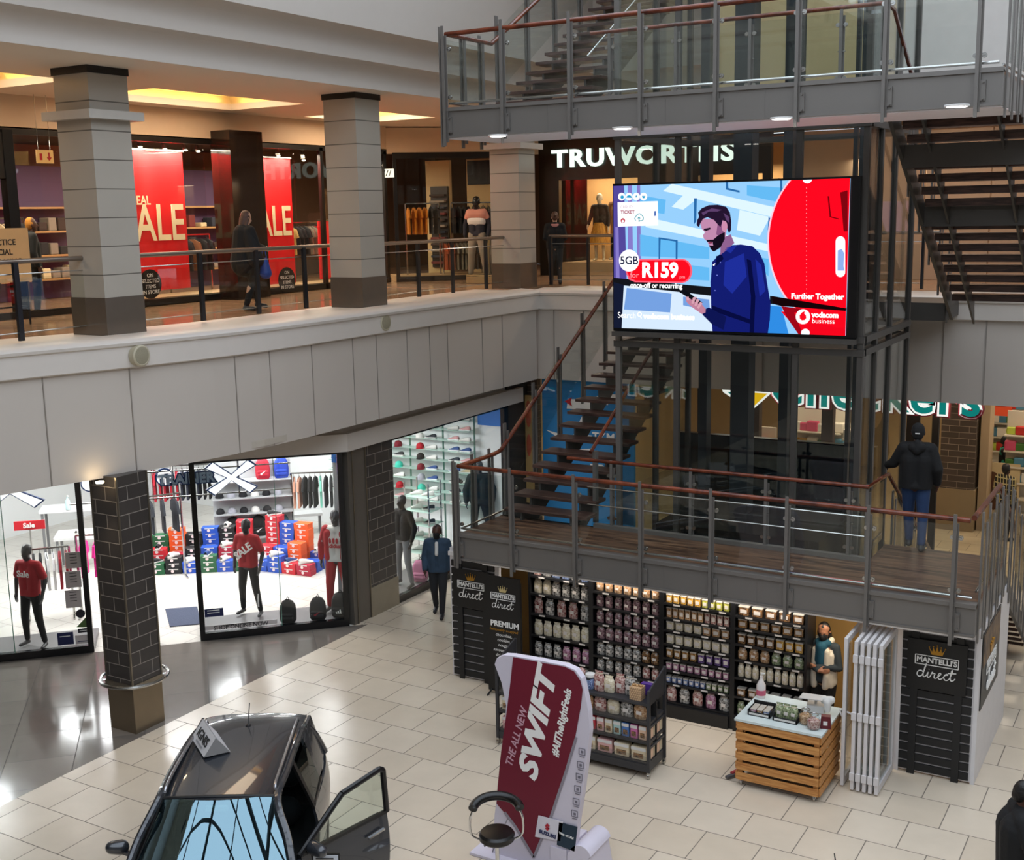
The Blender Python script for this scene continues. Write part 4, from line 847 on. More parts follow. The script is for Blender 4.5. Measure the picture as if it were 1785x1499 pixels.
sp('hand', 'c786a0', [[(580, 900), (610, 900), (625, 915), (650, 900), (680, 940), (718, 985), (716, 1010), (690, 1020), (640, 985), (608, 960), (584, 935)]], 12, .9)
sp('finger', 'e0a8b8', [[(630, 905), (655, 900), (632, 950), (620, 945)], [(655, 915), (676, 920), (652, 968), (640, 960)], [(680, 935), (695, 945), (670, 985), (658, 976)], [(580, 905), (600, 900), (606, 925), (590, 925)]], 14, .9)
sp('shirt_button', '8a98ff', [circ(797, 752, 4, 8), circ(783, 858, 4, 8), circ(820, 664, 4, 8)], 14, .8)
sp('shirt_pin', 'ffffff', [[(768, 678), (785, 668), (780, 684), (770, 688)]], 14, 1.0)
# red circle, ticket card, price badge
sp('circle_edge', 'ffc4d8', [circ(1660, 520, 515, 64, 600)], 15, 1.1)
sp('red_circle', 'f5061a', [circ(1664, 520, 508, 64, 592)], 16, 1.35)
sp('red_corner', 'e0051a', [[(1240, 1003), (1720, 1003), (1720, 1170), (1375, 1170), (1290, 1060)]], 16, 1.2)
sp('seat_shape', '9c0716', [[(1560, 205), (1572, 205), (1585, 345), (1640, 360), (1640, 368), (1575, 352)], [(1648, 180), (1700, 165), (1700, 450), (1672, 450)]], 17, .6)
sp('red_bar_shadow', '1a070c', [[(1175, 895), (1720, 985), (1720, 1002), (1240, 965), (1185, 950)]], 17, .7)
sp('red_shade', 'a4061a', [[(1240, 965), (1430, 990), (1330, 1010), (1390, 1160), (1360, 1160), (1290, 1060)]], 17, .9)
sp('white_capsule', 'ffe9f2', [[(1617, 520)]+[(1650-33*math.cos(a), 518-35*math.sin(a)) for a in [PI*i/10 for i in range(1, 10)]]+[(1683, 520), (1683, 730)]+[(1650+33*math.cos(a), 730+35*math.sin(a)) for a in [PI*i/10 for i in range(1, 10)]]+[(1617, 730)]], 18, 1.3)
sp('blue_capsule', '8fb0ea', [[(1632, 580), (1660, 570), (1676, 600), (1672, 690), (1680, 720), (1630, 720)]], 19, 1.0)
sp('punch_hole', 'dff0ff', [circ(1421, 88, 32, 20, 30), circ(1408, 1150, 30, 20, 28)], 18, 1.3)
sp('dotted_line', 'ff9aa8', [circ(1416, 150+29*i, 3.6, 6) for i in range(27)], 18, 1.1)
sp('ticket_card', 'f2f3fb', [[(110, 248), (388, 240), (390, 408), (112, 416)]], 16, 1.2)
sp('cloud_app_disc', 'ffffff', [circ(x, 209, 25, 20, 27) for x in (138, 189, 240, 290)], 16, 1.2)
sp('app_mark', '2aa8d8', [circ(142, 212, 12, 10), [(170, 216), (176, 204), (190, 198), (204, 204), (210, 218)], [(232, 214), (240, 196), (246, 214)], [(278, 204), (302, 204), (296, 220), (284, 220)]], 17, .9)
k = MB()
def ribbon(k, pts, w, l, closed=False):             # a drawn line on the screen
    Q = [Vector(spt(*uv(1050+x/3.967, 290+y/3.967), l)) for (x, y) in pts]
    k.tube(Q, w, 5, closed=closed)
ribbon(k, [(236, 376), (228, 360), (238, 344), (246, 332), (262, 326), (276, 336), (288, 350), (288, 368), (276, 376), (262, 376)], .006, 17); ribbon(k, [(259, 384), (258, 350)], .006, 17); ribbon(k, [(250, 360), (258, 350), (267, 360)], .006, 17)
k.build('cloud_drawing', lit('screen_teal', '1fa0a8', .9), T)
sp('card_stub', '3f66b4', [[(364, 310), (374, 308), (374, 342), (364, 344)]], 17, .9)
sp('red_ring', 'c02030', [circ(147, 375, 15, 18, 17)], 17, 1); sp('ring_hole', 'f2f3fb', [circ(147, 379, 8, 14, 9)], 18, 1.2)
sp('price_pill_edge', 'ff5a70', [[(200, 642), (560, 640)]+[(560+66*math.sin(a), 722-82*math.cos(a)) for a in [PI*i/10 for i in range(1, 10)]]+[(555, 806), (230, 800), (185, 780), (166, 730)]], 16, 1.1)
sp('price_pill', 'ee0a1c', [[(210, 650), (560, 648)]+[(555+58*math.sin(a), 722-74*math.cos(a)) for a in [PI*i/10 for i in range(1, 10)]]+[(555, 797), (235, 790), (195, 770), (176, 730)]], 17, 1.2)
sp('badge_disc', 'ffffff', [circ(190, 651, 70, 32, 76)], 18, 1.25)
XD, UD = (SW, 0, 0), (0, 0, 1)
def st_(s, x, y, h, col='ffffff', l=19, es=1.3, align='CENTER', bold=0, sx=1.0):
    u, v = uv(1050+x/3.967, 290+y/3.967); text(s, h, lit('screen_txt_'+col, col, es), T, spt(u, v, l), (1, 0, 0), (0, 0, 1), .0008, align, bold, name='screen_lettering', sx=sx)
st_('5GB', 190, 652, .165, '1c2a5c', 19, .5, bold=.002)
st_('R159', 402, 722, .30, bold=.012, sx=.92)
st_('for', 228, 752, .12, 'ff9aa4', es=1)
st_('pm', 558, 764, .07, 'ff9aa4', es=1)
st_('once-off or recurring', 376, 824, .105, bold=.003, sx=.92)
st_('Search', 174, 1030, .125, bold=.0, sx=.9); st_('vodacom business', 464, 1040, .105, bold=.006, sx=1.05)
k = MB(); ribbon(k, [(263+13*math.cos(a), 1022+14*math.sin(a)) for a in [2*PI*i/16 for i in range(16)]], .006, 19, True); ribbon(k, [(268, 1036), (276, 1050)], .006, 19); k.build('magnifier', lit('screen_txt_ffffff', 'ffffff', 1.3), T)
st_('Further Together', 1490, 900, .105, bold=.004, sx=.98)
st_('vodacom', 1544, 1028, .10, bold=.005); st_('business', 1532, 1070, .095)
st_('CLOUD', 172, 281, .058, 'c9a0a8', es=1); st_('TICKET', 180, 317, .068, 'a83040', es=.9, bold=.002)
sp('logo_disc', 'ffffff', [circ(1391, 1038, 50, 28, 52)], 18, 1.3)
sp('logo_drop', 'ee0a1c', [[(1385, 1008), (1405, 1000), (1400, 1016), (1412, 1030), (1414, 1048), (1402, 1062), (1384, 1064), (1370, 1052), (1368, 1030)]], 19, 1.2)
# ============================================================ people and shop dummies
J0 = dict(pel=(0, 0, .95), che=(0, .01, 1.26), nek=(0, .01, 1.47), hea=(0, -.015, 1.60),
          sL=(.175, .01, 1.41), eL=(.235, .03, 1.13), wL=(.25, -.05, .88), sR=(-.175, .01, 1.41), eR=(-.235, .03, 1.13), wR=(-.25, -.05, .88),
          hL=(.09, 0, .92), kL=(.10, -.02, .50), aL=(.105, .02, .09), tL=(.13, -.15, .035), hR=(-.09, 0, .92), kR=(-.10, -.02, .50), aR=(-.105, .02, .09), tR=(-.13, -.15, .035))
def V(*a): return Vector(a)
def hand(c, w, d, side, up=None, curl=.35, s=1.0):  # palm and five fingers growing from wrist w along direction d
    d = Vector(d).normalized(); up = Vector(up or (side, 0, 0)); n = (up-d*up.dot(d)).normalized(); a = d.cross(n).normalized()
    # n: back of the hand, a: across the knuckles
    c.append((w, w+d*.05*s, .026*s, .03*s))
    for i, (o, L) in enumerate(((-.030, .062), (-.010, .072), (.011, .068), (.030, .052))):
        b = w+d*.045*s+a*o*.6*s; k = w+d*.088*s+a*o*s
        c.append((b, k, .014*s, .011*s)); m = k+(d*(1-curl*.4)-n*curl*.6).normalized()*L*.5*s; c.append((k, m, .0105*s, .0095*s))
        c.append((m, m+(d*(1-curl)-n*curl*1.4).normalized()*L*.5*s, .0095*s, .008*s))
    th = w+d*.02*s-a*.028*s; t2 = th+(d*.6-a*.6-n*.3).normalized()*.04*s; c += [(th, t2, .014*s, .012*s), (t2, t2+(d*.9-a*.2-n*.3).normalized()*.03*s, .012*s, .009*s)]
def figure(name, label, cat, loc, rz, mats, pose=None, h=1.72, top='shirt', bottom='trousers', extras=None, hairstyle='short', group=None, slim=1.0, male=True, hands=True, coarse=1.0):
    J = {k: Vector(v) for k, v in J0.items()}
    for k, v in (pose or {}).items(): J[k] = Vector(v)
    t = thing(name, label, cat, loc, rz, group); sc = h/1.75; t.scale = (sc,)*3
    w = slim
    # --- the body, one continuous surface
    up = (J['che']-J['pel']).normalized(); lat = (J['sL']-J['sR']).normalized()
    b = []
    for s in (-1, 1):
        b += [(J['pel']+lat*s*.06, J['che']+lat*s*.075, .10*w, .105*w), (J['che']+lat*s*.07, J['che']+lat*s*.09+up*.12, .10*w, .075*w)]
    b += [(J['pel']+lat*.05-up*.04, J['pel']-lat*.05-up*.04, .10*w, .10*w), (J['sL']-lat*.03, J['sR']+lat*.03, .06, .06), (J['nek']-up*.04, J['hea']-V(0, 0, .02), .055, .05)]
    hd = J['hea']; fd = Vector((pose or {}).get('face', (0, -1, 0))).normalized(); hu = Vector((0, 0, 1)); hu = (hu-fd*fd.dot(hu)).normalized(); hs = fd.cross(hu)
    b += [(hd+hu*.03-fd*.012, hd+hu*.075-fd*.02, .082, .085), (hd+fd*.02-hu*.035, hd+fd*.015+hu*.04, .06, .07), (hd+fd*.045-hu*.07, hd+fd*.04-hu*.05, .032, .04)]
    b += [(hd+fd*.088+hu*.03, hd+fd*.104+hu*.0, .009, .014), (hd+fd*.082-hu*.032+hs*.016, hd+fd*.082-hu*.032-hs*.016, .011, .011)]
    for s in (-1, 1): b.append((hd+hs*s*.084+hu*.03-fd*.01, hd+hs*s*.086-hu*.002-fd*.004, .012, .009))
    for s in 'LR':
        b += [(J['s'+s], J['e'+s], .05*w, .04*w), (J['e'+s], J['w'+s], .042*w, .028)]
        if hands: hand(b, J['w'+s], pose.get('d'+s, J['w'+s]-J['e'+s]) if pose else J['w'+s]-J['e'+s], 1 if s == 'L' else -1, (pose or {}).get('n'+s))
        b += [(J['h'+s], J['k'+s], .088*w, .058*w), (J['k'+s], J['a'+s], .056*w, .036), (J['k'+s].lerp(J['a'+s], .25)+V(0, .015, 0), J['k'+s].lerp(J['a'+s], .5)+V(0, .01, 0), .05*w, .042*w)]
        b += [(J['a'+s]+V(0, .02, -.045), J['t'+s], .036, .03)]
    body = blob('body', b, mats['skin'], t, .009*coarse, 2)
    # --- clothes
    if top:
        ad = {'shirt': .012, 'tee': .014, 'jacket': .034, 'coat': .04}[top]; lo = {'coat': .25, 'jacket': .05, 'shirt': .02, 'tee': .03}[top]; c = []
        for s in (-1, 1):
            c += [(J['pel']+lat*s*.075-up*(lo+.08), J['che']+lat*s*.08, (.10+ad)*w, (.105+ad)*w), (J['che']+lat*s*.07, J['che']+lat*s*.09+up*.13, (.10+ad)*w, .07+ad)]
        c += [(J['pel']+lat*.05-up*lo, J['pel']-lat*.05-up*lo, (.105+ad)*w, (.105+ad)*w), (J['sL']-lat*.03, J['sR']+lat*.03, .06+ad, .06+ad), (J['nek']-up*.06, J['nek']-up*.01, .07+ad*.5, .062+ad*.3)]
        for s in 'LR':
            if top == 'tee': e = J['s'+s].lerp(J['e'+s], .72); c += [(J['s'+s], e, .058+ad, .058+ad*.7)]
            else: c += [(J['s'+s], J['e'+s], .052+ad, .044+ad*.8), (J['e'+s], J['e'+s].lerp(J['w'+s], .93), .046+ad*.8, .036+ad*.5)]
        o = blob(top, c, mats['top'], t, .013*coarse, 2)
        bm = bmesh.new(); bm.from_mesh(o.data); hz = J['pel'].z-lo-.03
        bmesh.ops.bisect_plane(bm, geom=bm.verts[:]+bm.edges[:]+bm.faces[:], plane_co=(0, 0, hz), plane_no=(0, 0, 1), clear_inner=True); bm.to_mesh(o.data); bm.free()
    if bottom:
        c = [(J['pel']+lat*.05-up*.02, J['pel']-lat*.05-up*.02, .108*w, .108*w)]; f = {'trousers': .016, 'leggings': .008, 'loose': .028}[bottom]
        for s in 'LR': c += [(J['h'+s], J['k'+s], (.09+f)*w, .06+f), (J['k'+s], J['k'+s].lerp(J['a'+s], .95), .058+f, .038+f)]
        blob(bottom, c, mats['bottom'], t, .013*coarse, 2)
    if mats.get('shoe'):
        for s in 'LR': blob('shoe', [(J['a'+s]+V(0, .03, -.05), J['t'+s], .043, .04), (J['a'+s], J['a'+s]+V(0, .02, -.05), .045, .045), (J['t'+s], J['t'+s]+(J['t'+s]-J['a'+s]).normalized()*.02, .038, .036)], mats['shoe'], t, .012*coarse, 1)
    if mats.get('hair'):
        H = [(hd+hu*.045-fd*.03, hd+hu*.078-fd*.032, .093, .086), (hd+hu*.0-fd*.045, hd+hu*.05-fd*.04, .075, .085), (hd+hu*.105+fd*.0, hd+hu*.1-fd*.02, .05, .06)]
        if hairstyle == 'long': H += [(hd-fd*.05, hd-fd*.07-hu*.16, .08, .06), (hd+hs*.07-fd*.02, hd+hs*.08-hu*.13-fd*.04, .035, .03), (hd-hs*.07-fd*.02, hd-hs*.08-hu*.13-fd*.04, .035, .03)]
        if hairstyle == 'bun': H += [(hd-fd*.12+hu*.03, hd-fd*.13+hu*.03, .045, .04)]
        if hairstyle == 'cap': H += [(hd+fd*.07+hu*.07+hs*.04, hd+fd*.14+hu*.055+hs*.02, .02, .012), (hd+fd*.07+hu*.07-hs*.04, hd+fd*.14+hu*.055-hs*.02, .02, .012), (hd+fd*.06+hu*.075, hd+fd*.15+hu*.055, .022, .014)]
        blob('cap' if hairstyle == 'cap' else 'hair', H, mats['hair'], t, .01*coarse, 2)
    if mats.get('mask'): blob('face_mask', [(hd+fd*.045-hu*.045, hd+fd*.045-hu*.012, .062, .066), (hd+fd*.095-hu*.0, hd+fd*.095-hu*.035, .03, .03)], mats['mask'], t, .01, 1)
    if mats.get('eyes'):
        for s in (-1, 1):
            k = MB(); k.ell(hd+fd*.081+hs*s*.031+hu*.03, .0125, .009, .008); k.build('eye', mats['eyes'], t, smooth=True)
            k = MB(); k.cap(hd+fd*.083+hs*s*.016+hu*.052, hd+fd*.073+hs*s*.047+hu*.054, .004, .003); k.build('eyebrow', mats['hair'] if mats.get('hair') else mats['eyes'], t)
    t['_'] = 0; del t['_']
    return t, J, (hd, fd, hu, hs)
skin_d = mat('skin_deep', '4d3024', .55, var=.04); skin_m = mat('skin_warm', '9c6b50', .55, var=.04); skin_l = mat('skin_light', 'c49a82', .55)
k_black = mat('cloth_black', '0a0a0c', .85, var=.15, bump=.3, scale=30); k_navy = mat('cloth_navy', '161b2c', .85, bump=.3, scale=30); hair_b = mat('hair_black', '0e0b0a', .5, bump=.5, scale=60)
hair_br = mat('hair_brown', '4a2f22', .5, bump=.5, scale=60); jean = mat('blue_jeans', '223a60', .8, var=.25, scale=9); denim = mat('denim_jacket', '2a3f54', .8, var=.25, scale=12)
shoe_k = mat('shoe_black', '15151a', .5); wht = mat('white_cloth', 'd9d7d3', .8)
# boy in a denim jacket walking by the sports shop
def at_floor(x, y, z): return atz(x, y, z)
p = atz(766, 1072, 0)
t, J, F = figure('person', 'person in denim jacket, dark trousers and black face mask walking past the sneaker window', 'person', p, .45,
    dict(skin=skin_d, top=denim, bottom=mat('trousers_grey', '24262b', .85), shoe=shoe_k, hair=hair_b, mask=k_black),
    dict(aL=(.07, -.12, .09), tL=(.08, -.29, .04), kL=(.09, -.09, .5), aR=(-.09, .22, .13), tR=(-.1, .1, .04), kR=(-.09, .04, .49), wL=(.2, .02, .9), wR=(-.22, -.16, .93), eR=(-.24, .0, 1.14), face=(-.1, -1, -.12)), h=1.70, top='jacket')
blob('shirt_front', [(V(0, -.12, 1.22), V(0, -.085, 1.42), .035, .035)], wht, t, .01, 1)
# man walking away over the landing towards the down flight
p = atz(1592, 958, ZD+.002)
t, J, F = figure('person', 'person in black hooded top, black cap and blue jeans walking away across the landing', 'person', p, PI+.15,
    dict(skin=skin_d, top=k_black, bottom=jean, shoe=mat('shoe_dark', '2a2a2c', .6), hair=k_black),
    dict(eR=(-.27, .05, 1.15), wR=(-.27, -.05, .93), eL=(.30, -.08, 1.18), wL=(.40, -.28, 1.1), aL=(.07, -.16, .1), tL=(.08, -.32, .05), kL=(.09, -.14, .52), aR=(-.10, .05, .09), tR=(-.12, -.1, .035), dL=(.3, -.9, -.2)), h=1.78, top='jacket', hairstyle='cap')
blob('hood', [(V(-.05, .09, 1.44), V(.05, .09, 1.44), .07, .07), (V(0, .11, 1.40), V(0, .1, 1.5), .06, .05)], k_black, t, .012, 2)
MB().box(-.03, .03, .118, .124, 1.625, 1.64).build('cap_strap', wht, t)
# shop assistant with folded arms, teal scarf and cream waistcoat
Pk = Vector((-4.27, 15.42, 0))
t, J, F = figure('person', 'shop assistant in teal scarf, black mask and cream gilet, arms folded behind the counter', 'person', Pk, -.15,
    dict(skin=skin_m, top=mat('jersey_dark_teal', '2a3338', .85, bump=.3, scale=40), bottom=k_black, shoe=shoe_k, hair=hair_b, mask=k_black, eyes=mat('eye_dark', '120c0a', .2)),
    dict(eL=(.25, -.03, 1.13), wL=(-.02, -.19, 1.14), eR=(-.25, -.03, 1.13), wR=(.03, -.225, 1.10), dL=(-1, .1, -.05), dR=(1, .2, .1), nL=(0, -1, 0), nR=(0, -1, 0), face=(.15, -1, -.42)), h=1.66, top='shirt', hairstyle='long', slim=1.15)
cream = mat('cream_gilet', 'cfc6b4', .85, bump=.5, scale=18)
for s in (-1, 1):
    blob('gilet_front', [(V(s*.10, -.10, 1.0), V(s*.09, -.10, 1.36), .055, .045), (V(s*.14, -.06, .86), V(s*.14, -.06, 1.3), .055, .05), (V(s*.15, -.02, .9), V(s*.13, .0, 1.38), .07, .06), (V(s*.05, -.06, 1.42), V(s*.1, .03, 1.5), .035, .045), (V(s*.085, -.12, .84), V(s*.1, -.115, 1.0), .05, .05)], cream, t, .012, 2)
blob('gilet_back', [(V(-.08, .09, .95), V(-.08, .09, 1.4), .07, .06), (V(.08, .09, .95), V(.08, .09, 1.4), .07, .06), (V(-.07, .07, 1.48), V(.07, .07, 1.48), .04, .04)], cream, t, .014, 2)
blob('scarf', [(V(-.06, -.03, 1.46), V(.06, -.03, 1.46), .065, .065), (V(0, -.10, 1.18), V(0, -.09, 1.42), .07, .085), (V(-.04, -.11, 1.22), V(-.03, -.09, 1.42), .05, .06), (V(0, .05, 1.46), V(0, .04, 1.47), .075, .07)], mat('scarf_teal', '12495c', .85, bump=.5, scale=30), t, .012, 2)
# dark figure cut by the lower right corner
p = atz(1800, 1560, .85); p.z = 0
t, J, F = figure('person', 'person in black coat cut off by the lower right corner of the photo', 'person', Vector((-1.27, 11.66, 0)), 1.9,
    dict(skin=skin_d, top=k_black, bottom=k_navy, shoe=shoe_k, hair=hair_b),
    dict(face=(0, -1, -.3), eR=(-.34, -.04, 1.2), wR=(-.16, -.22, 1.12), eL=(.30, -.05, 1.15), wL=(.2, -.25, 1.2)), h=1.72, top='coat', hairstyle='short', slim=1.42)
blob('coat_tail', [(V(-.06, 0, .95), V(-.1, 0, .55), .15, .19), (V(.06, 0, .95), V(.1, 0, .55), .15, .19)], k_navy, t, .015, 2)
# woman with a blue bag walking along the upper windows
p = atz(437, 541, Z1)
t, J, F = figure('person', 'person in long black coat with a blue bag walking past the SALE windows', 'person', p, PI-.35,
    dict(skin=skin_l, top=k_black, bottom=k_black, shoe=shoe_k, hair=hair_br),
    dict(aL=(.08, -.2, .14), tL=(.09, -.34, .06), kL=(.09, -.12, .52), aR=(-.08, .12, .1), tR=(-.09, -.02, .035), wR=(-.12, -.3, 1.08), eR=(-.27, -.05, 1.13), face=(.1, -1, -.25)), h=1.74, top='coat', hairstyle='long', slim=1.25)
blob('shawl', [(V(-.14, .03, 1.38), V(-.32, 0, .9), .11, .14), (V(.14, .03, 1.38), V(.32, 0, .9), .11, .14), (V(0, .05, 1.35), V(0, .06, .85), .19, .26)], k_black, t, .016, 2)
k = blob('handbag', [((-.34, -.08, .92), (.09, .06, .14)), ((-.34, -.08, .8), (.1, .07, .1))], mat('bag_blue', '14357c', .5), None, .012, 2) if False else None
bag = thing('handbag', 'royal blue carrier bag held by the person passing the SALE windows', 'bag', p+Vector((.34, .05, 0)))
blob('bag_body', [(V(0, 0, .86), V(.02, 0, .66), .07, .11)], mat('bag_blue', '123a8c', .5), bag, .012, 2)
k = MB(); k.tube([(-.06, 0, .9), (-.03, 0, 1.06), (.03, 0, 1.06), (.06, 0, .9)], .008, 6); k.build('bag_handle', mat('bag_blue'), bag)
# person sitting/leaning on the far railing
t, J, F = figure('person', 'brown haired person with pink scarf and black jacket near the far corner railing', 'person', Vector((-13.05, 24.1, Z1)), PI+.5,
    dict(skin=skin_l, top=k_black, bottom=mat('trousers_grey'), shoe=shoe_k, hair=hair_br), dict(wL=(.1, -.25, 1.15), wR=(-.1, -.25, 1.15), face=(0, -1, -.4)), h=1.62, top='jacket', hairstyle='bun', slim=1.1, coarse=1.4)
blob('scarf', [(V(-.08, .05, 1.42), V(.08, .05, 1.42), .06, .06)], mat('scarf_pink', 'b87c74', .8), t, .015, 2)
# staff at the supermarket entrance
hv = mat('vest_teal', '1f8f76', .7); lime = mat('vest_reflector', 'c9cdb8', .5)
for (px_, py_, Y, rz, top, lab, vest, hair) in ((1640, 770, 29.6, 1.9, k_black, 'person in dark top and white trimmed vest bending at the supermarket till', wht, hair_b),
                                       (1752, 770, 30.2, 1.7, k_black, 'person in green and white reflective vest at the supermarket till', hv, hair_b)):
    q = aty(1716 if px_ == 1640 else 1752, 760, Y)
    t, J, F = figure('person', lab, 'person', Vector((q.x, Y, 0)), rz, dict(skin=skin_d, top=top, bottom=k_navy, shoe=shoe_k, hair=hair_b if hair is hair_b else hair, mask=wht), dict(wL=(.12, -.35, 1.1), eL=(.22, -.1, 1.15), wR=(-.12, -.35, 1.1), eR=(-.22, -.1, 1.15), face=(0, -1, -.3)), h=1.72, top='shirt', coarse=1.5)
    blob('vest', [(V(-.08, -.02, 1.0), V(-.08, 0, 1.38), .13, .11), (V(.08, -.02, 1.0), V(.08, 0, 1.38), .13, .11)], vest, t, .016, 2)
p = Vector((aty(1752, 860, 27).x, 27.0, 0))
t, J, F = figure('person', 'person in black and cream checked jacket standing near the supermarket poster stand', 'person', p, 2.6, dict(skin=skin_d, top=tiles('checked_cloth', '15130f', '1c1a14', 'a89a6a', .08, .12, .012, .8, vec='wall', offset=0), bottom=k_black, shoe=shoe_k, hair=hair_b), {}, h=1.7, top='jacket', coarse=1.4)
# flat person silhouette printed on a tan board beside the lift (a cut-out on the wall)
bx = aty(1540, 760, 21.9)
# ------------------------------------------------ shop dummies
dum = mat('dummy_grey', '3c3b3c', .35, var=.03); dumk = mat('dummy_black', '121212', .3); dumw = mat('dummy_cream', 'd8c8a8', .4)
red_t = mat('sale_red', 'a8101e', .7, var=.06)
def dummy(label, loc, rz, skin, top, topm, bottom, botm, pose=None, h=1.8, group=None, coarse=1.0):
    return figure('mannequin', label, 'mannequin', loc, rz, dict(skin=skin, top=topm, bottom=botm), pose or {}, h, top, bottom, slim=.95, group=group, coarse=coarse)[0]
stance = dict(kL=(.16, -.05, .5), aL=(.20, 0, .09), tL=(.25, -.15, .035), kR=(-.13, -.03, .5), aR=(-.17, .03, .09), tR=(-.2, -.12, .035), eL=(.28, .04, 1.14), wL=(.26, -.04, .9), eR=(-.28, .04, 1.14), wR=(-.28, 0, .9))
m1 = dummy('grey mannequin in red SALE tee and black leggings, window right of the brick column', atz(438, 1070, .12), .2, dum, 'tee', red_t, 'leggings', k_black, stance, 1.78)
m2 = dummy('grey mannequin in open red tracksuit and white tee in the corner window', atz(592, 1065, .12), .35, dum, 'tee', wht, 'trousers', red_t, stance, 1.9)
blob('track_jacket', [(V(-.12, -.03, .95), V(-.13, -.02, 1.36), .085, .08), (V(.12, -.03, .95), V(.13, -.02, 1.36), .085, .08), (V(-.05, .06, .98), V(-.05, .05, 1.38), .10, .09), (V(.05, .06, .98), V(.05, .05, 1.38), .10, .09), (V(-.13, 0, 1.42), V(.13, .02, 1.42), .06, .06),
    (V(.18, .01, 1.42), V(.28, .04, 1.14), .075, .065), (V(.28, .04, 1.14), V(.262, -.03, .93), .062, .05), (V(-.18, .01, 1.42), V(-.28, .04, 1.14), .075, .065), (V(-.28, .04, 1.14), V(-.28, 0, .93), .062, .05)], red_t, m2, .013, 2)
for s in (-1, 1):
    k = MB(); k.cap((s*.225, -.0, .9), (s*.20, 0, .55), .012, .01); k.build('side_stripe', wht, m2)
m3 = dummy('grey mannequin in red sale tee and black leggings in the left-hand window', atz(62, 1125, .12), .25, dum, 'tee', red_t, 'leggings', k_black, stance, 1.78)
m4 = dummy('grey mannequin in black top and grey leggings behind the second brick column', atz(706, 1020, .12), -.2, dum, 'shirt', k_black, 'leggings', mat('leggings_grey', '6d6f72', .7), stance, 1.8)
m5 = dummy('dark mannequin in green and black hooded top deep behind the landing glass', (lambda q: Vector((q.x, q.y, .105)))(atz(835, 812, 1.85)), .6, dum, 'jacket', mat('hood_dark', '1c221f', .8), 'trousers', k_black, stance, 1.85)
text('SALE', .19, M_txtw, m1, (0, -.145, 1.2), (1, 0, .75), (-.75, 0, 1), .003, bold=.006, name='shirt_print')
text('Sale', .15, M_txtw, m3, (0, -.145, 1.28), (1, 0, 0), (0, 0, 1), .003, bold=.003, name='shirt_print')
MB().box(.195, .225, -.085, -.08, .18, .42).build('leg_print', wht, m1)
k = MB()
for a in (-.5, 0, .5): k.ell((a*.12, -.146, 1.26), .022, .004, .05)
k.build('leaf_print', mat('print_red', 'b0202c', .6), m2); text('adidas', .09, mat('print_red'), m2, (0, -.148, 1.17), (1, 0, 0), (0, 0, 1), .002, name='shirt_print', bold=.003)
# upper level dummies
b_ = dict(stance)
t = dummy('black mannequin in coral, white and navy jersey in the upper corner window', Vector((-15.2, 24.2, Z1+.14)), .25, dumk, 'shirt', mat('jersey_navy', '22222e', .8), 'loose', mat('cargo_grey', '8a8172', .8), b_, 1.88)
blob('jersey_top', [(V(-.12, 0, 1.36), V(.12, 0, 1.36), .125, .125), (V(-.17, .01, 1.41), V(-.22, .02, 1.3), .078, .07), (V(.17, .01, 1.41), V(.22, .02, 1.3), .078, .07)], mat('jersey_coral', 'c88a7a', .8), t, .013, 1)
blob('jersey_band', [(V(-.09, 0, 1.22), V(.09, 0, 1.22), .125, .125)], wht, t, .013, 1)
dummy('black mannequin in dark grey jersey, half hidden by the corner column', Vector((-14.75, 24.45, Z1+.14)), .25, dumk, 'shirt', mat('jersey_grey', '2a2c33', .8), 'loose', mat('cargo_grey'), b_, 1.88)
t = dummy('pale mannequin in brown polo neck and mustard skirt in the lit corner shop window', Vector((-14.0, 28.3, Z1+.35)), .2, dumw, 'shirt', mat('polo_brown', '3a2c20', .8), None, None, dict(wR=(-.3, -.05, .95), eR=(-.26, .04, 1.14)), 1.72)
k = MB(); k.lathe([(.15, 1.0), (.2, .85), (.3, .45), (.31, .42)], (0, 0, 0), 24); k.build('skirt', wood('mustard_pleats', 'a66f1c', 'cf9532', .7, (14, 14, .2)), t, smooth=True)
dummy('pale mannequin in tan coat over black beside the mustard skirt', Vector((-13.65, 28.7, Z1+.35)), .1, dumw, 'coat', mat('coat_tan', '9a7248', .8), 'trousers', k_black, b_, 1.8)
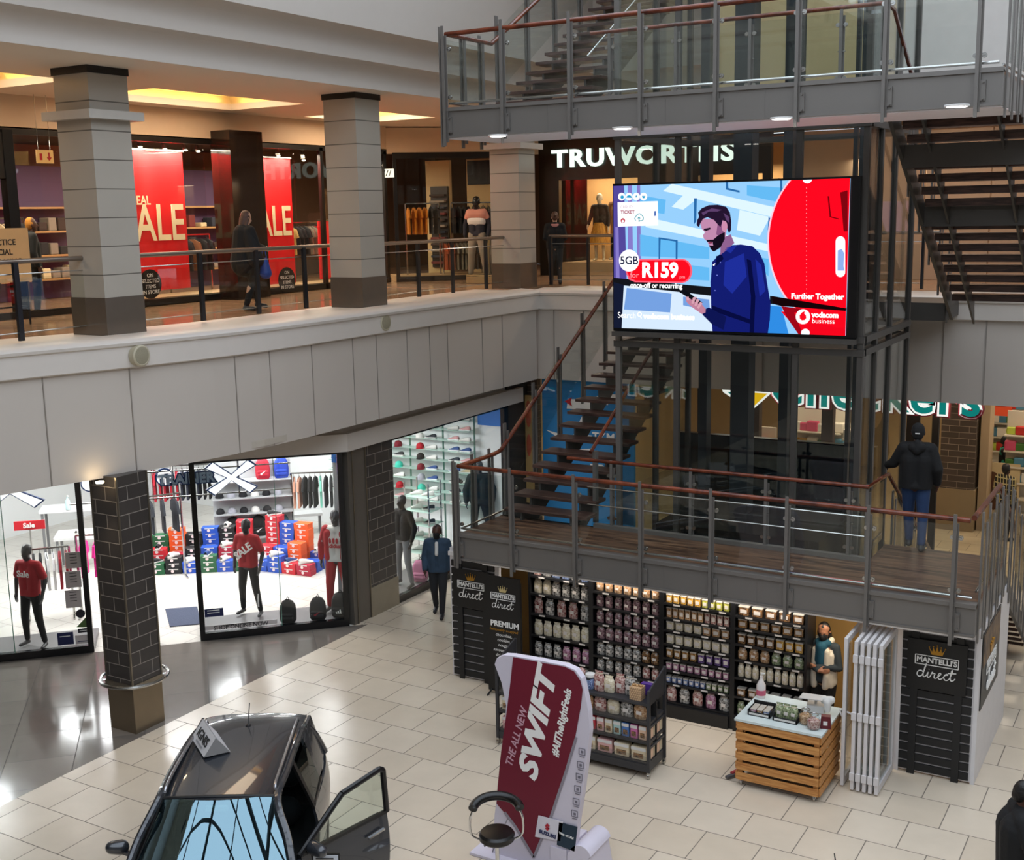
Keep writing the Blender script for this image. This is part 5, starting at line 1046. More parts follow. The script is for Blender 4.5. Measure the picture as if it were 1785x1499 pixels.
# ============================================================ sports shop: front, stock
rnd = random.Random(4)
D45 = Vector((1, 1, 0)).normalized(); N45 = Vector((1, -1, 0)).normalized(); Q0 = Vector((-12.94, 16.05, 0))
def dg(x, y):                                       # photo pixel on the diagonal shop front
    d = ray(x, y); return EYE + d*((Q0-EYE).dot(N45)/d.dot(N45))
def dbar(k, s0, s1, z0, z1, w=.1, off=0):           # s: distance along the front from the corner, negative to the left
    a = Q0+D45*s0+N45*off; b = Q0+D45*s1+N45*off; k.prism([(a.x, a.y, z0), (b.x, b.y, z0), (b.x, b.y, z1), (a.x, a.y, z1)], -N45*w)
def sdist(p): return (p-Q0).dot(D45)
sR, sM, sN = -.03, sdist(dg(350, 1120)), sdist(dg(165, 1140))
def window(label, s0, s1, posts, left=None):
    t = wthing('shop_window', label, 'shop window', Q0+D45*((s0+s1)/2))
    k = MB(); dbar(k, s0, s1, 0, .13); dbar(k, s0, s1, 3.14, 3.2); dbar(k, s0, s0+.09, .13, 3.14); dbar(k, s1-.09, s1, .13, 3.14); k.build('frame', M_black, t)
    k = MB(); dbar(k, s0, s1, 0.0, .10, .9, -.1); k.build('display_floor', mat('display_floor', '6d6b6b', .4), t)
    xs = [s0+.09]+posts+[s1-.09]
    for a, b in zip(xs, xs[1:]): k = MB(); dbar(k, a+.004, b-.004, .13, 3.14, .012, -.04); k.build('glass_pane', M_shopglass, t)
    for x in posts: k = MB(); dbar(k, x-.006, x+.006, .13, 3.14, .016, -.038); k.build('glass_joint', mat('glass_edge', '6f9a88', .2), t)
    return t
W1 = window('angled sports shop window with black frame right of the entrance', sM, sR, [sdist(dg(487, 1000))])
W0 = window('angled sports shop window with black frame left of the brick column', sN-3.4, sN, [sdist(dg(12, 1000)), -7.2])
t = wthing('shop_window', 'sports shop window with black base between the second brick column and the stair landing', 'shop window', (-12.94, 19.5, 0))
k = MB(); k.box(-12.99, -12.9, 17.42, 21.6, 0, .14); k.box(-12.99, -12.9, 17.42, 21.6, 3.14, 3.2); k.box(-13.0, -12.9, 21.45, 21.62, 0, 3.2); k.build('frame', M_black, t)
for a, b in ((17.45, 19.4), (19.42, 21.43)): MB().box(-12.956, -12.944, a, b, .14, 3.14).build('glass_pane', M_shopglass, t)
MB().box(-13.9, -12.99, 17.45, 21.5, 0, .1).build('display_floor', mat('display_floor'), t)
st(MB().box(-13.2, -12.9, 21.62, 22.5, 0, 3.75).build('wall_shop', mat('dark_end_wall', '2b2927', .6)))
# stickers and notices on the glass
def dboard(name, label, x0, y0, x1, y1, m, txt=(), off=.012, cat='sign'):
    a, b = dg(x0, y1), dg(x1, y0); zb, zt = min(a.z, b.z), max(a.z, b.z); sa, sb = sdist(a), sdist(b)
    t = wthing(name, label, cat, (a+b)/2); k = MB(); dbar(k, sa, sb, zb, zt, .008, -.02); k.build('board', m, t)
    for (s, u, v, h, tm, bo) in txt:
        p = Q0+D45*(sa+(sb-sa)*u)-N45*.018; p.z = zb+(zt-zb)*v
        if s == '~': k = MB(); dbar(k, sa+(sb-sa)*.15, sa+(sb-sa)*.8, p.z-h*.2, p.z+h*.2, .003, -.015); k.build('printed_line', tm, t); continue
        text(s, h, tm, t, p, D45, (0, 0, 1), .001, bold=bo)
    return t
greyb = mat('sticker_grey', 'c4bcb9', .6); ink = mat('print_dark', '33302f', .6); navyb = mat('sticker_navy', '1a2350', .5)
dboard('window_sticker', 'long grey SHOP ONLINE NOW strip along the bottom of the window', 357, 1080, 483, 1100, greyb, [('SHOP ONLINE NOW', .5, .3, .10, ink, .002), ('CLICK IN - CLICK ON - CLICK IN', .5, .62, .05, ink, 0), ('~', .5, .85, .03, ink, 0)])
dboard('window_sticker', 'small navy notice above the SHOP ONLINE NOW strip', 357, 1060, 389, 1077, navyb, [('~', .45, .8, .035, M_txtw, 0), ('~', .4, .5, .035, M_txtw, 0)])
for (y0, y1, w) in ((962, 992, 'topmost'), (995, 1026, 'middle'), (1028, 1061, 'lowest')):
    t = dboard('window_notice', f'grey paper notice on the left window, {w} of three', 115, y0, 140, y1, greyb)
    for i in range(4): k = MB(); a = sdist(dg(118, y0)); dbar(k, a+.02, a+.13, dg(118, y0).z-.06-.05*i, dg(118, y0).z-.05-.05*i, .003, -.016); k.build('printed_line', ink, t)
p = dg(140, 1070); t = wthing('window_sticker', 'round dark sticker below the three paper notices', 'sticker', p); k = MB(); k.M = Matrix.Translation(p-N45*.018) @ Matrix.Rotation(PI/4, 4, 'Z') @ Matrix.Rotation(PI/2, 4, 'X'); k.lathe([(.075, 0), (.075, .004)], (0, 0, 0), 20); k.build('disc', mat('sticker_dark', '22222c', .5), t)
p = dg(146, 1085); a, b, c = dg(133, 1094), dg(152, 1094), dg(152, 1074); t = wthing('window_sticker', 'green and black triangular sticker at the right edge of the left window', 'sticker', p); MB().prism([a-N45*.018, b-N45*.018, c-N45*.018], -N45*.003).build('triangle', mat('sticker_green', '4e6a36', .5), t)
dboard('window_sticker', 'navy payment card sticker at the bottom of the left window', 101, 1102, 127, 1126, navyb, [('~', .5, .7, .035, M_txtw, 0)])
dboard('window_sticker', 'grey notice with blue emblem at the bottom right of the left window', 132, 1106, 157, 1124, greyb, [('~', .5, .3, .03, navyb, 0)])
dboard('window_sticker', 'small black sticker above the grey emblem notice', 136, 1095, 155, 1104, mat('sticker_dark'), [('~', .5, .5, .03, M_txtw, 0)])
# hanging shop sign: rod frame, word board, white crosses with blue rims
blue = mat('sign_blue', '14407e', .45); lightp = lit('sign_white_lit', 'ffffff', 1.25)
t = wthing('hanging_sign', 'hanging blue word sign across the sports shop entrance', 'sign', dg(320, 840))
k = MB(); a, b = sdist(dg(160, 852)), sdist(dg(470, 860))
for z in (2.98, 2.52): p, q = Q0+D45*(-4.6)-N45*.35, Q0+D45*(-.9)-N45*.35; p.z = q.z = z; k.bar(p, q, .02, .02)
for s in (-4.0, -2.9, -1.8): p = Q0+D45*s-N45*.35; k.box(p.x-.012, p.x+.012, p.y-.012, p.y+.012, 2.5, 3.4)
k.build('rod_frame', M_ss, t)
p = Q0+D45*(sdist(dg(337, 838))-.12)-N45*.37; p.z = 2.82
text('TRAINER', .235, blue, t, p, D45, (0, 0, 1), .02, bold=.03, name='letter_rim'); text('TRAINER', .235, mat('sign_pale', 'a8c4e4', .4), t, p+N45*.028, D45, (0, 0, 1), .012, bold=.008, name='letters')
p = Q0+D45*(sdist(dg(128, 868))-.2)-N45*.37; p.z = 2.98
text('THE', .2, blue, t, p, D45, (0, 0, 1), .03, bold=.02, name='letters')
def cross(label, cs, z, w, h):
    t = wthing('cross_sign', label, 'sign', Q0+D45*cs+Vector((0, 0, z)))
    def P(u, v, o=0): p = Q0+D45*(cs+u*w)-N45*(.30-o); p.z = z+v*h; return p
    def arm(k, a, b, wa, wb, o, th):
        a, b = Vector(a), Vector(b); d = (b-a).normalized(); n = Vector((-d.y, d.x)); c = (a+b)/2
        pts = [a+n*wa, c+n*wb, b+n*wa, b-n*wa, c-n*wb, a-n*wa]; k.prism([P(q.x, q.y, o) for q in pts], -N45*th)
    for a, b in (((-.5, .45), (.5, -.45)), ((-.5, -.45), (.5, .45))):
        k = MB(); arm(k, a, b, .14, .075, 0, .05); k.build('rim', blue, t)
    for i, (a, b) in enumerate((((-.47, .43), (.47, -.43)), ((-.46, -.43), (.46, .43)))):
        k = MB(); arm(k, a, b, .11, .055, .012+.006*i, .01); k.build('lit_face', lightp, t)
cross('white cross emblem with blue rim hanging behind the right window', sdist(dg(420, 840))-.15, 2.80, .75, .55)
cross('white cross emblem with blue rim hanging behind the left window', sdist(dg(48, 880))-.3, 2.85, .9, .6)
for (x, y, s) in ((286, 840, 'right'), (153, 850, 'left')):
    p = dg(x, y)-N45*.4; t = wthing('lit_disc', f'round white lit disc of the shop sign just {s} of the big brick column', 'sign', p)
    k = MB(); k.M = Matrix.Translation(p) @ Matrix.Rotation(PI/4, 4, 'Z') @ Matrix.Rotation(PI/2, 4, 'X'); k.lathe([(.13, 0), (.13, .05)], (0, 0, 0), 20); k.build('face', lightp, t)
    k = MB(); k.M = Matrix.Translation(p+N45*.01) @ Matrix.Rotation(PI/4, 4, 'Z') @ Matrix.Rotation(PI/2, 4, 'X'); k.lathe([(.16, -.04), (.16, .0)], (0, 0, 0), 20); k.build('rim', blue, t)
o = MB().prism([atz(288, 1062, .004), atz(344, 1058, .004), atz(350, 1088, .004), atz(296, 1093, .004)], (0, 0, .012)).build('door_mat', mat('mat_blue_grey', '3c4458', .9, bump=.5, scale=40)); tag(o, 'blue grey entrance mat of the sports shop', 'mat')
# ---- stock prototypes (kept at their first place)
shoe_cols = [('e9e7e2', 'c9c6c0', 'white'), ('1c1c20', 'dcdad6', 'black'), ('2c4a86', 'f0f0f0', 'blue'), ('b01c2a', 'efefef', 'red'), ('c9b48c', 'ecebe8', 'beige'), ('3aa394', 'eeeeee', 'teal'), ('d8a0a0', 'f0f0f0', 'pink')]
def make_sneaker(ci, label, loc, rz, group):
    u, s, n = shoe_cols[ci]; t = thing('sneaker', label, 'shoe', loc, rz, group)
    k = MB(); prof = [(-.13, .036), (-.10, .043), (0, .036), (.07, .046), (.12, .042), (.145, .02)]
    top = [(x, w) for x, w in prof]; poly = [(x, w, 0) for x, w in top]+[(x, -w, 0) for x, w in reversed(top)]
    k.prism(poly, (0, 0, .028)); k.build('sole', mat('sole_'+n, s, .6), t, bevel=.006)
    P = []
    for x, w, h in ((-.125, .028, .085), (-.10, .037, .10), (-.05, .034, .095), (-.01, .034, .085), (.04, .040, .062), (.09, .040, .045), (.13, .024, .035)):
        P.append([(x, w*math.cos(a), .026+(h-.026)*math.sin(a)**.7) for a in [PI*i/8 for i in range(9)]])
    k = MB(); k.grid(P); k.build('upper', mat('upper_'+n, u, .6), t, smooth=True)
    k = MB()
    for i in range(4): k.cap((.0+.018*i, -.014, .086-.008*i), (.0+.018*i, .014, .086-.008*i), .003, .003, 6, 2)
    k.build('laces', wht, [c for c in COL.objects if c.parent == t and c.name.startswith('upper')][0]); return t
def make_cap(col, n, label, loc, rz, group):
    t = thing('baseball_cap', label, 'cap', loc, rz, group)
    k = MB(); k.lathe([(.09, 0), (.092, .03), (.08, .075), (.045, .105), (.008, .115), (.004, .12)], (0, 0, 0), 14); k.build('crown', mat('capc_'+n, col, .8), t, smooth=True)
    k = MB(); P = [[(.075*math.cos(a)*r, .07+r*.02+.0+.075*math.sin(a)*r*1.1-.02, .012-.012*r) for a in [PI*i/8 for i in range(9)]] for r in (.6, 1.0, 1.25)]
    k.grid(P, (0, 0, .005)); k.build('brim', mat('capc_'+n), t, smooth=True); return t
def make_garment(col, n, label, loc, rz, group, L=.68, w=.44, sleeve=.22, name='jumper'):
    t = thing(name, label, 'clothes', loc, rz, group)   # hangs in the local y-z plane, hook at z = 0
    h = w/2
    out = [(-.07, -.02), (-h, -.09), (-h-sleeve*.35, -.09-sleeve), (-h-sleeve*.35+.11, -.12-sleeve), (-h+.04, -.25), (-h+.03, -L), (h-.03, -L), (h-.04, -.25), (h+sleeve*.35-.11, -.12-sleeve), (h+sleeve*.35, -.09-sleeve), (h, -.09), (.07, -.02)]
    k = MB(); k.prism([(-.022, y, z-.05) for y, z in out], (.044, 0, 0)); k.build('fabric', mat('fab_'+n, col, .85, var=.12, bump=.3), t, bevel=.012)
    k = MB(); k.tube([(0, -.2, -.12), (0, 0, -.035), (0, .2, -.12)], .006, 5); k.tube([(0, 0, -.035), (0, 0, 0), (0, .015, .012), (0, .0, .028)], .003, 4); k.build('hanger', M_blackm, t); return t
def make_backpack(col, n, label, loc, rz, group=None, acc=None, s=1.0):
    t = thing('backpack', label, 'bag', loc, rz, group); t.scale = (s,)*3
    k = MB(); P = []
    for z, w, d in ((0, .13, .08), (.04, .155, .095), (.2, .16, .10), (.34, .145, .09), (.42, .10, .06), (.45, .04, .03)): P.append([(w*math.copysign(abs(math.cos(a))**.55, math.cos(a)), d*math.copysign(abs(math.sin(a))**.55, math.sin(a)), z) for a in [2*PI*i/20 for i in range(21)]])
    k.grid(P); k.prism([P[0][i] for i in range(20)], (0, 0, .002)); k.build('bag_body', mat('bagc_'+n, col, .75, bump=.3), t, smooth=True)
    k = MB(); k.cap((-.08, -.085, .1), (.08, -.085, .1), .05, .05); k.cap((-.08, -.085, .16), (.08, -.085, .16), .045, .045); k.build('front_pocket', mat('bagc_'+n), t, smooth=True)
    k = MB(); k.tube([(-.03, .03, .44), (0, .03, .50), (.03, .03, .44)], .008, 6); k.build('grab_loop', M_blackm, t)
    if acc: k = MB(); k.prism([(-.06, -.137, .13), (.07, -.137, .2), (-.03, -.137, .1)], (0, -.004, 0)); k.build('emblem', mat('bag_emblem_'+acc, acc, .5), t)
    return t
# three backpacks in the corner window
make_backpack('121213', 'ink', 'plain black backpack in the corner window, leftmost of three', atz(503, 1084, .12), .5, s=.92)
make_backpack('17171a', 'coal', 'black backpack with a small red emblem in the corner window, middle of three', atz(555, 1079, .12), .5, acc='8c2030', s=.92)
t = make_backpack('131315', 'ink', 'black backpack with white stripes emblem in the corner window, rightmost of three', atz(594, 1074, .12), .5, s=1.0)
k = MB()
for i in range(3): k.prism([(-.05+.035*i, -.142, .10), (-.028+.035*i, -.142, .10), (-.04+.035*i, -.142, .13+.022*i), (-.062+.035*i, -.142, .125+.022*i)], (0, -.003, 0))
k.build('stripe_emblem', wht, t)
# ---- sneaker wall
t = wthing('sneaker_shelving', 'tall glass shelving full of sneakers and caps on the back wall of the shop', 'shelving', (-15.3, 21.4, 0))
SX = [-17.6, -16.5, -15.4, -14.5, -13.68]
for x in SX: MB().box(x-.004, x+.004, 21.44, 21.5, 0, 3.2).build('upright', mat('glass_edge'), t)
rows = [.95+.235*i for i in range(10)]
for z in rows:
    MB().box(SX[0], SX[-1], 21.26, 21.5, z-.008, z).build('glass_shelf', mat('shelf_glass', 'bcd8cc', .1), t)
protos = {}; capc = [('15151a', 'black'), ('b8182c', 'crimson'), ('e8e6e2', 'white'), ('47cdb4', 'mint'), ('a9aab4', 'silver'), ('7c1a2c', 'maroon')]
for ri, z in enumerate(rows):
    for ci in range(13):
        x = -17.45+ci*.30
        if x > -13.8 or min(abs(x-q) for q in SX) < .06: continue
        if ci in (5, 8) or (ci == 6 and ri % 2): kind, c = 'cap', (ri+ci) % 6
        else: kind, c = 'shoe', rnd.choice([0, 0, 0, 1, 2, 4, 1, 6, 5])
        key = (kind, c); nm = shoe_cols[c][2] if kind == 'shoe' else capc[c][1]
        lab = f'{nm} {"sneaker" if kind == "shoe" else "cap"} on glass shelf {["at knee height", "below waist height", "at waist height", "above waist height", "at chest height", "at shoulder height", "at head height", "above head height", "second from the top", "on the top row"][ri]} of the sneaker wall'
        gr = lab.replace('sneaker on', 'sneakers on').replace('cap on', 'caps on')
        rz = (PI+.15 if kind == 'shoe' else PI+.5)
        if key not in protos:
            protos[key] = make_sneaker(c, lab, (x, 21.37, z+.002), rz, gr) if kind == 'shoe' else make_cap(capc[c][0], capc[c][1], lab, (x, 21.37, z+.002), rz, gr)
        else: dup(protos[key], (x, 21.37, z+.002), rz, lab, gr)
# ---- free standing glass shelf stand with shoes
t = wthing('glass_stand', 'free standing glass shelf stand with sneakers beside the window', 'display stand', (-13.9, 20.0, 0))
for (x, y) in ((-14.35, 19.75), (-13.75, 19.75), (-14.35, 20.2), (-13.75, 20.2)): MB().box(x-.012, x+.012, y-.012, y+.012, 0, 1.75).build('pole', M_ss, t)
for z in (.25, .55, .85, 1.15, 1.45): MB().box(-14.38, -13.72, 19.7, 20.25, z-.008, z).build('glass_shelf', mat('shelf_glass'), t)
for i, z in enumerate((.25, .55, .85, 1.15, 1.45)):
    for x in (-14.2, -13.9): dup(protos[('shoe', rnd.choice([0, 1, 0, 4]))], (x, 19.97, z+.002), PI+.6, f'sneaker on the free standing glass stand, {["lowest", "second", "middle", "fourth", "top"][i]} shelf', f'sneakers on the {["lowest", "second", "middle", "fourth", "top"][i]} stand shelf') if ('shoe', 4) in protos else None
t = wthing('sale_sign', 'red Sale sign on top of a shop rail behind the second brick column', 'sign', (-15.3, 20.2, 1.9))
MB().cbox((-15.35, 20.25, 1.98), (.6, .03, .16), .2).build('board', red_t, t); text('Sale', .12, M_txtw, t, (-15.22, 20.262, 1.98), (1, .2, 0), (0, 0, 1), .004, bold=.003); text('Sale', .12, M_txtw, t, (-15.50, 20.19, 1.98), (1, .2, 0), (0, 0, 1), .004, bold=.003); MB().box(-15.36, -15.34, 20.24, 20.26, 0, 1.9).build('pole', M_ss, t)
make_backpack('c87c9c', 'pink', 'pink backpack on the window display floor by the landing', atz(733, 1012, .12), .3, s=.95)
# ---- clothes rails
def rail(label, a, b, z, items, gname, flip=0, sleeve=.2):
    a, b = Vector(a), Vector(b); t = wthing('clothes_rail', label, 'clothes rail', ((a.x+b.x)/2, (a.y+b.y)/2, a.z)); z0 = a.z
    k = MB(); k.bar((a.x, a.y, z0+z), (b.x, b.y, z0+z), .03, .03); k.build('top_bar', M_ss, t)
    for p in (a, b):
        k = MB(); k.bar((p.x, p.y, z0), (p.x, p.y, z0+z), .03, .03, (0, 1, 0)); n = (b-a).cross(Vector((0, 0, 1))).normalized()*.25; k.bar((p.x-n.x, p.y-n.y, z0+.02), (p.x+n.x, p.y+n.y, z0+.02), .03, .03); k.build('leg', M_ss, t)
    ang = math.atan2(b.y-a.y, b.x-a.x); N = sum(n for _, _, n in items); i = 0
    for col, nm, n in items:
        pr = None
        for j in range(n):
            p = a.lerp(b, (i+.5)/N); p.z = z0+z-.028; i += 1; lab = f'{nm} garment {gname}'; gr = f'{nm} garments {gname}'
            if nm not in GP: GP[nm] = make_garment(col, nm, lab, p, ang+rnd.uniform(-.1, .1), gr, sleeve=sleeve)
            else: dup(GP[nm], p, ang+rnd.uniform(-.1, .1), lab, gr)
GP = {}
rail('chrome clothes rail of dark tops behind the tracksuit mannequin', (-17.3, 19.6, 0), (-15.95, 20.5, 0), 1.68, [('c08a72', 'peach', 2), ('131315', 'black', 3), ('6fb8a0', 'mint green', 1), ('17191c', 'charcoal', 6), ('e6e6e6', 'white', 2)], 'on the rail behind the tracksuit mannequin')
rail('chrome clothes rail with red and dark tops behind the hanging word sign', (-19.9, 18.0, 0), (-18.8, 18.9, 0), 1.9, [('9c1426', 'deep red', 5), ('1e2230', 'navy', 4), ('131315', 'black', 3)], 'on the rail behind the hanging word sign')
rail('clothes rail with white and dark tops behind the second brick column', (-14.9, 18.4, 0), (-14.3, 19.2, 0), 1.5, [('dfe3ec', 'pale blue', 3), ('e6e6e6', 'white', 2), ('9c1426', 'deep red', 1), ('e6e6e6', 'white', 2)], 'on the rail behind the second brick column')
rail('clothes rail with dark tops at the left edge behind the sale tee mannequin', (-18.4, 13.5, 0), (-17.9, 14.1, 0), 1.35, [('131315', 'black', 3), ('e6e6e6', 'white', 2), ('9c1426', 'deep red', 2)], 'at the left edge behind the sale tee mannequin')
rail('short chrome rail with two pink tops behind the sale tee mannequin', (-17.75, 14.15, 0), (-17.35, 14.45, 0), 1.55, [('e0208c', 'bright pink', 2)], 'behind the sale tee mannequin')
rail('chrome rail with striped dark tops right of the big brick column', (-18.3, 16.3, 0), (-17.9, 16.9, 0), 1.75, [('1d2128', 'blue black', 3)], 'right of the big brick column')
# ---- display gondola in the middle of the shop: caps, shoes and backpacks
t = wthing('display_gondola', 'grey two sided shelf unit with caps and backpacks in the middle of the sports shop', 'shelving', (-18.1, 19.0, 0))
gx = Matrix.Translation((-18.0, 19.1, 0)) @ Matrix.Rotation(.75, 4, 'Z')
k = MB(); k.M = gx; k.box(-.85, .85, -.02, .02, 0, 2.0); k.build('back_panel', mat('gondola_grey', 'b8babc', .5), t)
for z in (.35, .9, 1.25, 1.62): k = MB(); k.M = gx; k.box(-.85, .85, -.38, .0, z-.02, z); k.build('shelf', mat('gondola_grey'), t)
def gp(x, y, z): return gx @ Vector((x, y, z))
for i, x in enumerate((-.7, -.45, -.2, .05, .3, .55)):
    for z, w in ((.9, 'lower'), (1.25, 'middle')): dup(protos[('cap', (0, 4, 0, 2, 0, 4)[i])], gp(x, -.2, z+.002), .75, f'cap on the {w} shelf of the grey unit in the shop middle', f'caps on the {w} shelf of the grey unit')
make_backpack('b81c34', 'crimson', 'crimson backpack on the top shelf of the grey unit behind the cross emblem', gp(.25, -.2, 1.625), .75, acc='f0f0f0')
make_backpack('1c3fae', 'royal', 'royal blue backpack on the top shelf of the grey unit', gp(.65, -.2, 1.625), .75)
make_backpack('131315', 'ink', 'large black backpack with white emblem on the lowest shelf of the grey unit', gp(.1, -.2, .355), .75, acc='f0f0f0')
make_backpack('0f3f4c', 'petrol', 'petrol blue backpack with yellow emblem on the lowest shelf of the grey unit', gp(.6, -.2, .355), .75, acc='d8e030')
make_backpack('131315', 'ink', 'black backpack on the lowest shelf at the left of the grey unit', gp(-.45, -.2, .355), .75)
# ---- tables on the left
def table(label, c, w, d, h, rz, leg=.05):
    t = thing('display_table', label, 'table', c, rz); k = MB(); k.box(-w/2, w/2, -d/2, d/2, h-.06, h); k.build('tabletop', mat('table_white', 'dcdcdc', .4), t)
    for x in (-w/2+.06, w/2-.06):
        for y in (-d/2+.06, d/2-.06): MB().box(x-leg/2, x+leg/2, y-leg/2, y+leg/2, 0, h-.06).build('leg', mat('table_leg', '77787a', .5), t)
table('white display table, the higher of two behind the left window', (-21.3, 16.9, 0), 1.2, .6, 1.1, .75)
table('white display table, the lower of two behind the left window', (-20.2, 16.5, 0), 1.4, .7, .75, .75)
table('small black bench table beside the clothes rail in the shop middle', (-17.9, 20.6, 0), .9, .4, .5, .75)
for i, (x, y, z, c) in enumerate(((-20.4, 16.3, .752, 0), (-20.1, 16.7, .752, 1), (-21.3, 16.9, 1.102, 3))): dup(protos[('shoe', c)] if ('shoe', c) in protos else protos[('shoe', 0)], (x, y, z), 2.4, f'sneaker on a white table behind the left window, {["near", "far", "upper"][i]} one')
k = MB(); k.lathe([(.05, 0), (.052, .18), (.03, .22), (.018, .25), (.02, .28)], (0, 0, 0), 14); t = thing('spray_bottle', 'pale blue pump bottle on the higher white table', 'bottle', (-21.1, 16.7, 1.102)); k.build('bottle_body', mat('bottle_blue', 'b9d8da', .3), t, smooth=True); MB().box(-.012, .04, -.01, .01, .28, .31).build('pump', wht, t)
t = wthing('sale_sign', 'red Sale sign on a rail behind the left window', 'sign', (-19.0, 14.6, 1.6)); p = Vector((-18.95, 14.1, 1.62)); MB().cbox(p, (.55, .03, .17), .75).build('board', mat('sale_board_red', 'c81424', .5), t); text('Sale', .13, M_txtw, t, p+Vector((.02, -.03, 0)), D45, (0, 0, 1), .004, bold=.004); MB().box(p.x-.01, p.x+.01, p.y-.01, p.y+.01, 0, p.z-.08).build('pole', M_ss, t)
# ---- shoe box piles
boxc = [('c9202e', 'red'), ('e85a1e', 'orange'), ('2250b8', 'blue'), ('151518', 'black'), ('1c5a36', 'green'), ('d8d4d4', 'white'), ('b01838', 'crimson')]
BX = {}
def make_box(ci, label, loc, rz, group):
    c, n = boxc[ci]; k = MB(); k.box(-.165, .165, -.105, .105, 0, .085); o = k.build('shoe_box', mat('boxc_'+n, c, .6)); o.location = loc; o.rotation_euler = (0, 0, rz); tag(o, label, 'shoe box', group)
    k = MB(); k.box(-.168, .168, -.108, .108, .086, .115); k.build('lid', mat('boxlid_'+n, c, .55, var=.15), o)
    k = MB(); k.lathe([(.032, 0), (.032, .004)], (0, 0, 0), 14)
    for v in range(len(k.v)): x, y, z = k.v[v]; k.v[v] = (x-.02, -.109-z, .06+y)
    k.build('price_sticker', mat('price_sticker', 'f0d8d8', .6), o)
    k = MB(); k.box(-.1, .1, -.112, -.1085, .092, .108); k.build('size_label', wht, o)
    return o
def pile(org, ang, hs, cols, gname, du=.35, dv=.27):
    U = Vector((math.cos(ang), math.sin(ang), 0)); Vv = Vector((-math.sin(ang), math.cos(ang), 0))
    for v, row in enumerate(hs):
        for u, h in enumerate(row):
            ci = cols[v][u]
            for z in range(h):
                p = Vector(org)+U*(u*du+rnd.uniform(-.012, .012))+Vv*(v*dv); p.z = .001+z*.1165; rz = ang+rnd.uniform(-.05, .05); n = boxc[ci][1]
                lab = f'{n} shoe box in {gname}'; gr = f'{n} shoe boxes in {gname}'
                if ci not in BX: BX[ci] = make_box(ci, lab, p, rz, gr)
                else: dup(BX[ci], p, rz, lab, gr)
            if v == 0 or rnd.random() < .45:
                p = Vector(org)+U*u*du+Vv*v*dv; p.z = .003+h*.1165; c = rnd.choice([0, 0, 0, 1, 3, 2]); c = c if ('shoe', c) in protos else 0
                dup(protos[('shoe', c)], p, ang+1.2+rnd.uniform(-.4, .4), f'{shoe_cols[c][2]} sneaker standing on top of {gname}', f'{shoe_cols[c][2]} sneakers on top of {gname}', 1.15)
pile((-18.55, 16.75, 0), .62, [[2, 3, 2, 3, 2, 2], [4, 3, 4, 4, 4, 5], [6, 7, 6, 7, 7, 8]], [[4, 3, 2, 4, 2, 4], [0, 6, 3, 2, 6, 5], [4, 1, 3, 2, 3, 0]], 'the long pile seen between column and mannequin')
pile((-16.75, 17.95, 0), .15, [[2, 3, 2, 2], [4, 4, 5, 2], [9, 8, 8, 3]], [[2, 2, 0, 6], [0, 2, 1, 2], [0, 2, 1, 2]], 'the tall pile beside the tracksuit mannequin')
# ============================================================ upper level shops
rnd = random.Random(7)
XS = -17.62
def up(x, y, X=XS): return atx(x, y, X)
# window frames along the shop front
t = wthing('glazed_shop_wall', 'dark framed glass front of the SALE shop left and right of the polished black column', 'shop window', (XS, 18, Z1))
k = MB()
k.box(XS-.06, XS+.02, 6, 24.0, 8.68, 8.80); k.box(XS-.06, XS+.02, 6, 24.0, Z1, Z1+.12)
for y in (12.4, 13.35, 15.55, up(235, 400).y, up(392, 400).y, 19.1, up(565, 400).y, 23.92): k.box(XS-.06, XS+.02, y-.05, y+.05, Z1, 8.75)
k.build('frame', mat('frame_dark', '14100e', .35), t)
for a, b in ((13.4, 15.5), (15.6, 17.9), (19.15, 20.6), (20.62, 23.85)): MB().box(XS-.02, XS-.008, a, b, Z1+.12, 8.68).build('glass_pane', M_shopglass, t)
MB().box(XS-.9, XS-.06, 15.6, 23.9, Z1, Z1+.14).build('display_floor', mat('display_cream', 'b0916c', .5), t)
# diagonal corner window
t = wthing('glazed_shop_wall', 'dark framed diagonal window of the jersey shop beside the corner column', 'shop window', (-16.4, 25.1, Z1))
k = MB(); A, B = Vector((-17.5, 24.1, 0)), Vector((-15.45, 26.1, 0)); nB = Vector((1, -1, 0)).normalized()
def db(k, u0, u1, z0, z1, w=.08, o=0): a = A.lerp(B, u0)+nB*o; b = A.lerp(B, u1)+nB*o; k.prism([(a.x, a.y, z0), (b.x, b.y, z0), (b.x, b.y, z1), (a.x, a.y, z1)], -nB*w)
db(k, 0, 1, Z1, Z1+.12); db(k, 0, 1, 8.58, 8.72); db(k, 0, .03, Z1, 8.6); db(k, .97, 1, Z1, 8.6); k.build('frame', mat('frame_dark'), t)
k = MB(); db(k, .03, .97, Z1+.12, 8.58, .012, -.03); k.build('glass_pane', M_shopglass, t)
k = MB(); db(k, 0, 1, Z1, Z1+.14, 1.2, -.08); k.build('display_floor', mat('display_cream'), t)
# back partition and lit shelving inside
o = MB().box(-22.7, -22.6, 8, 24, Z1, 8.9).build('back_partition', mat('shop_brown_wall', '8a684c', .8)); tag(o, 'brown inner wall deep inside the SALE shop', 'partition')
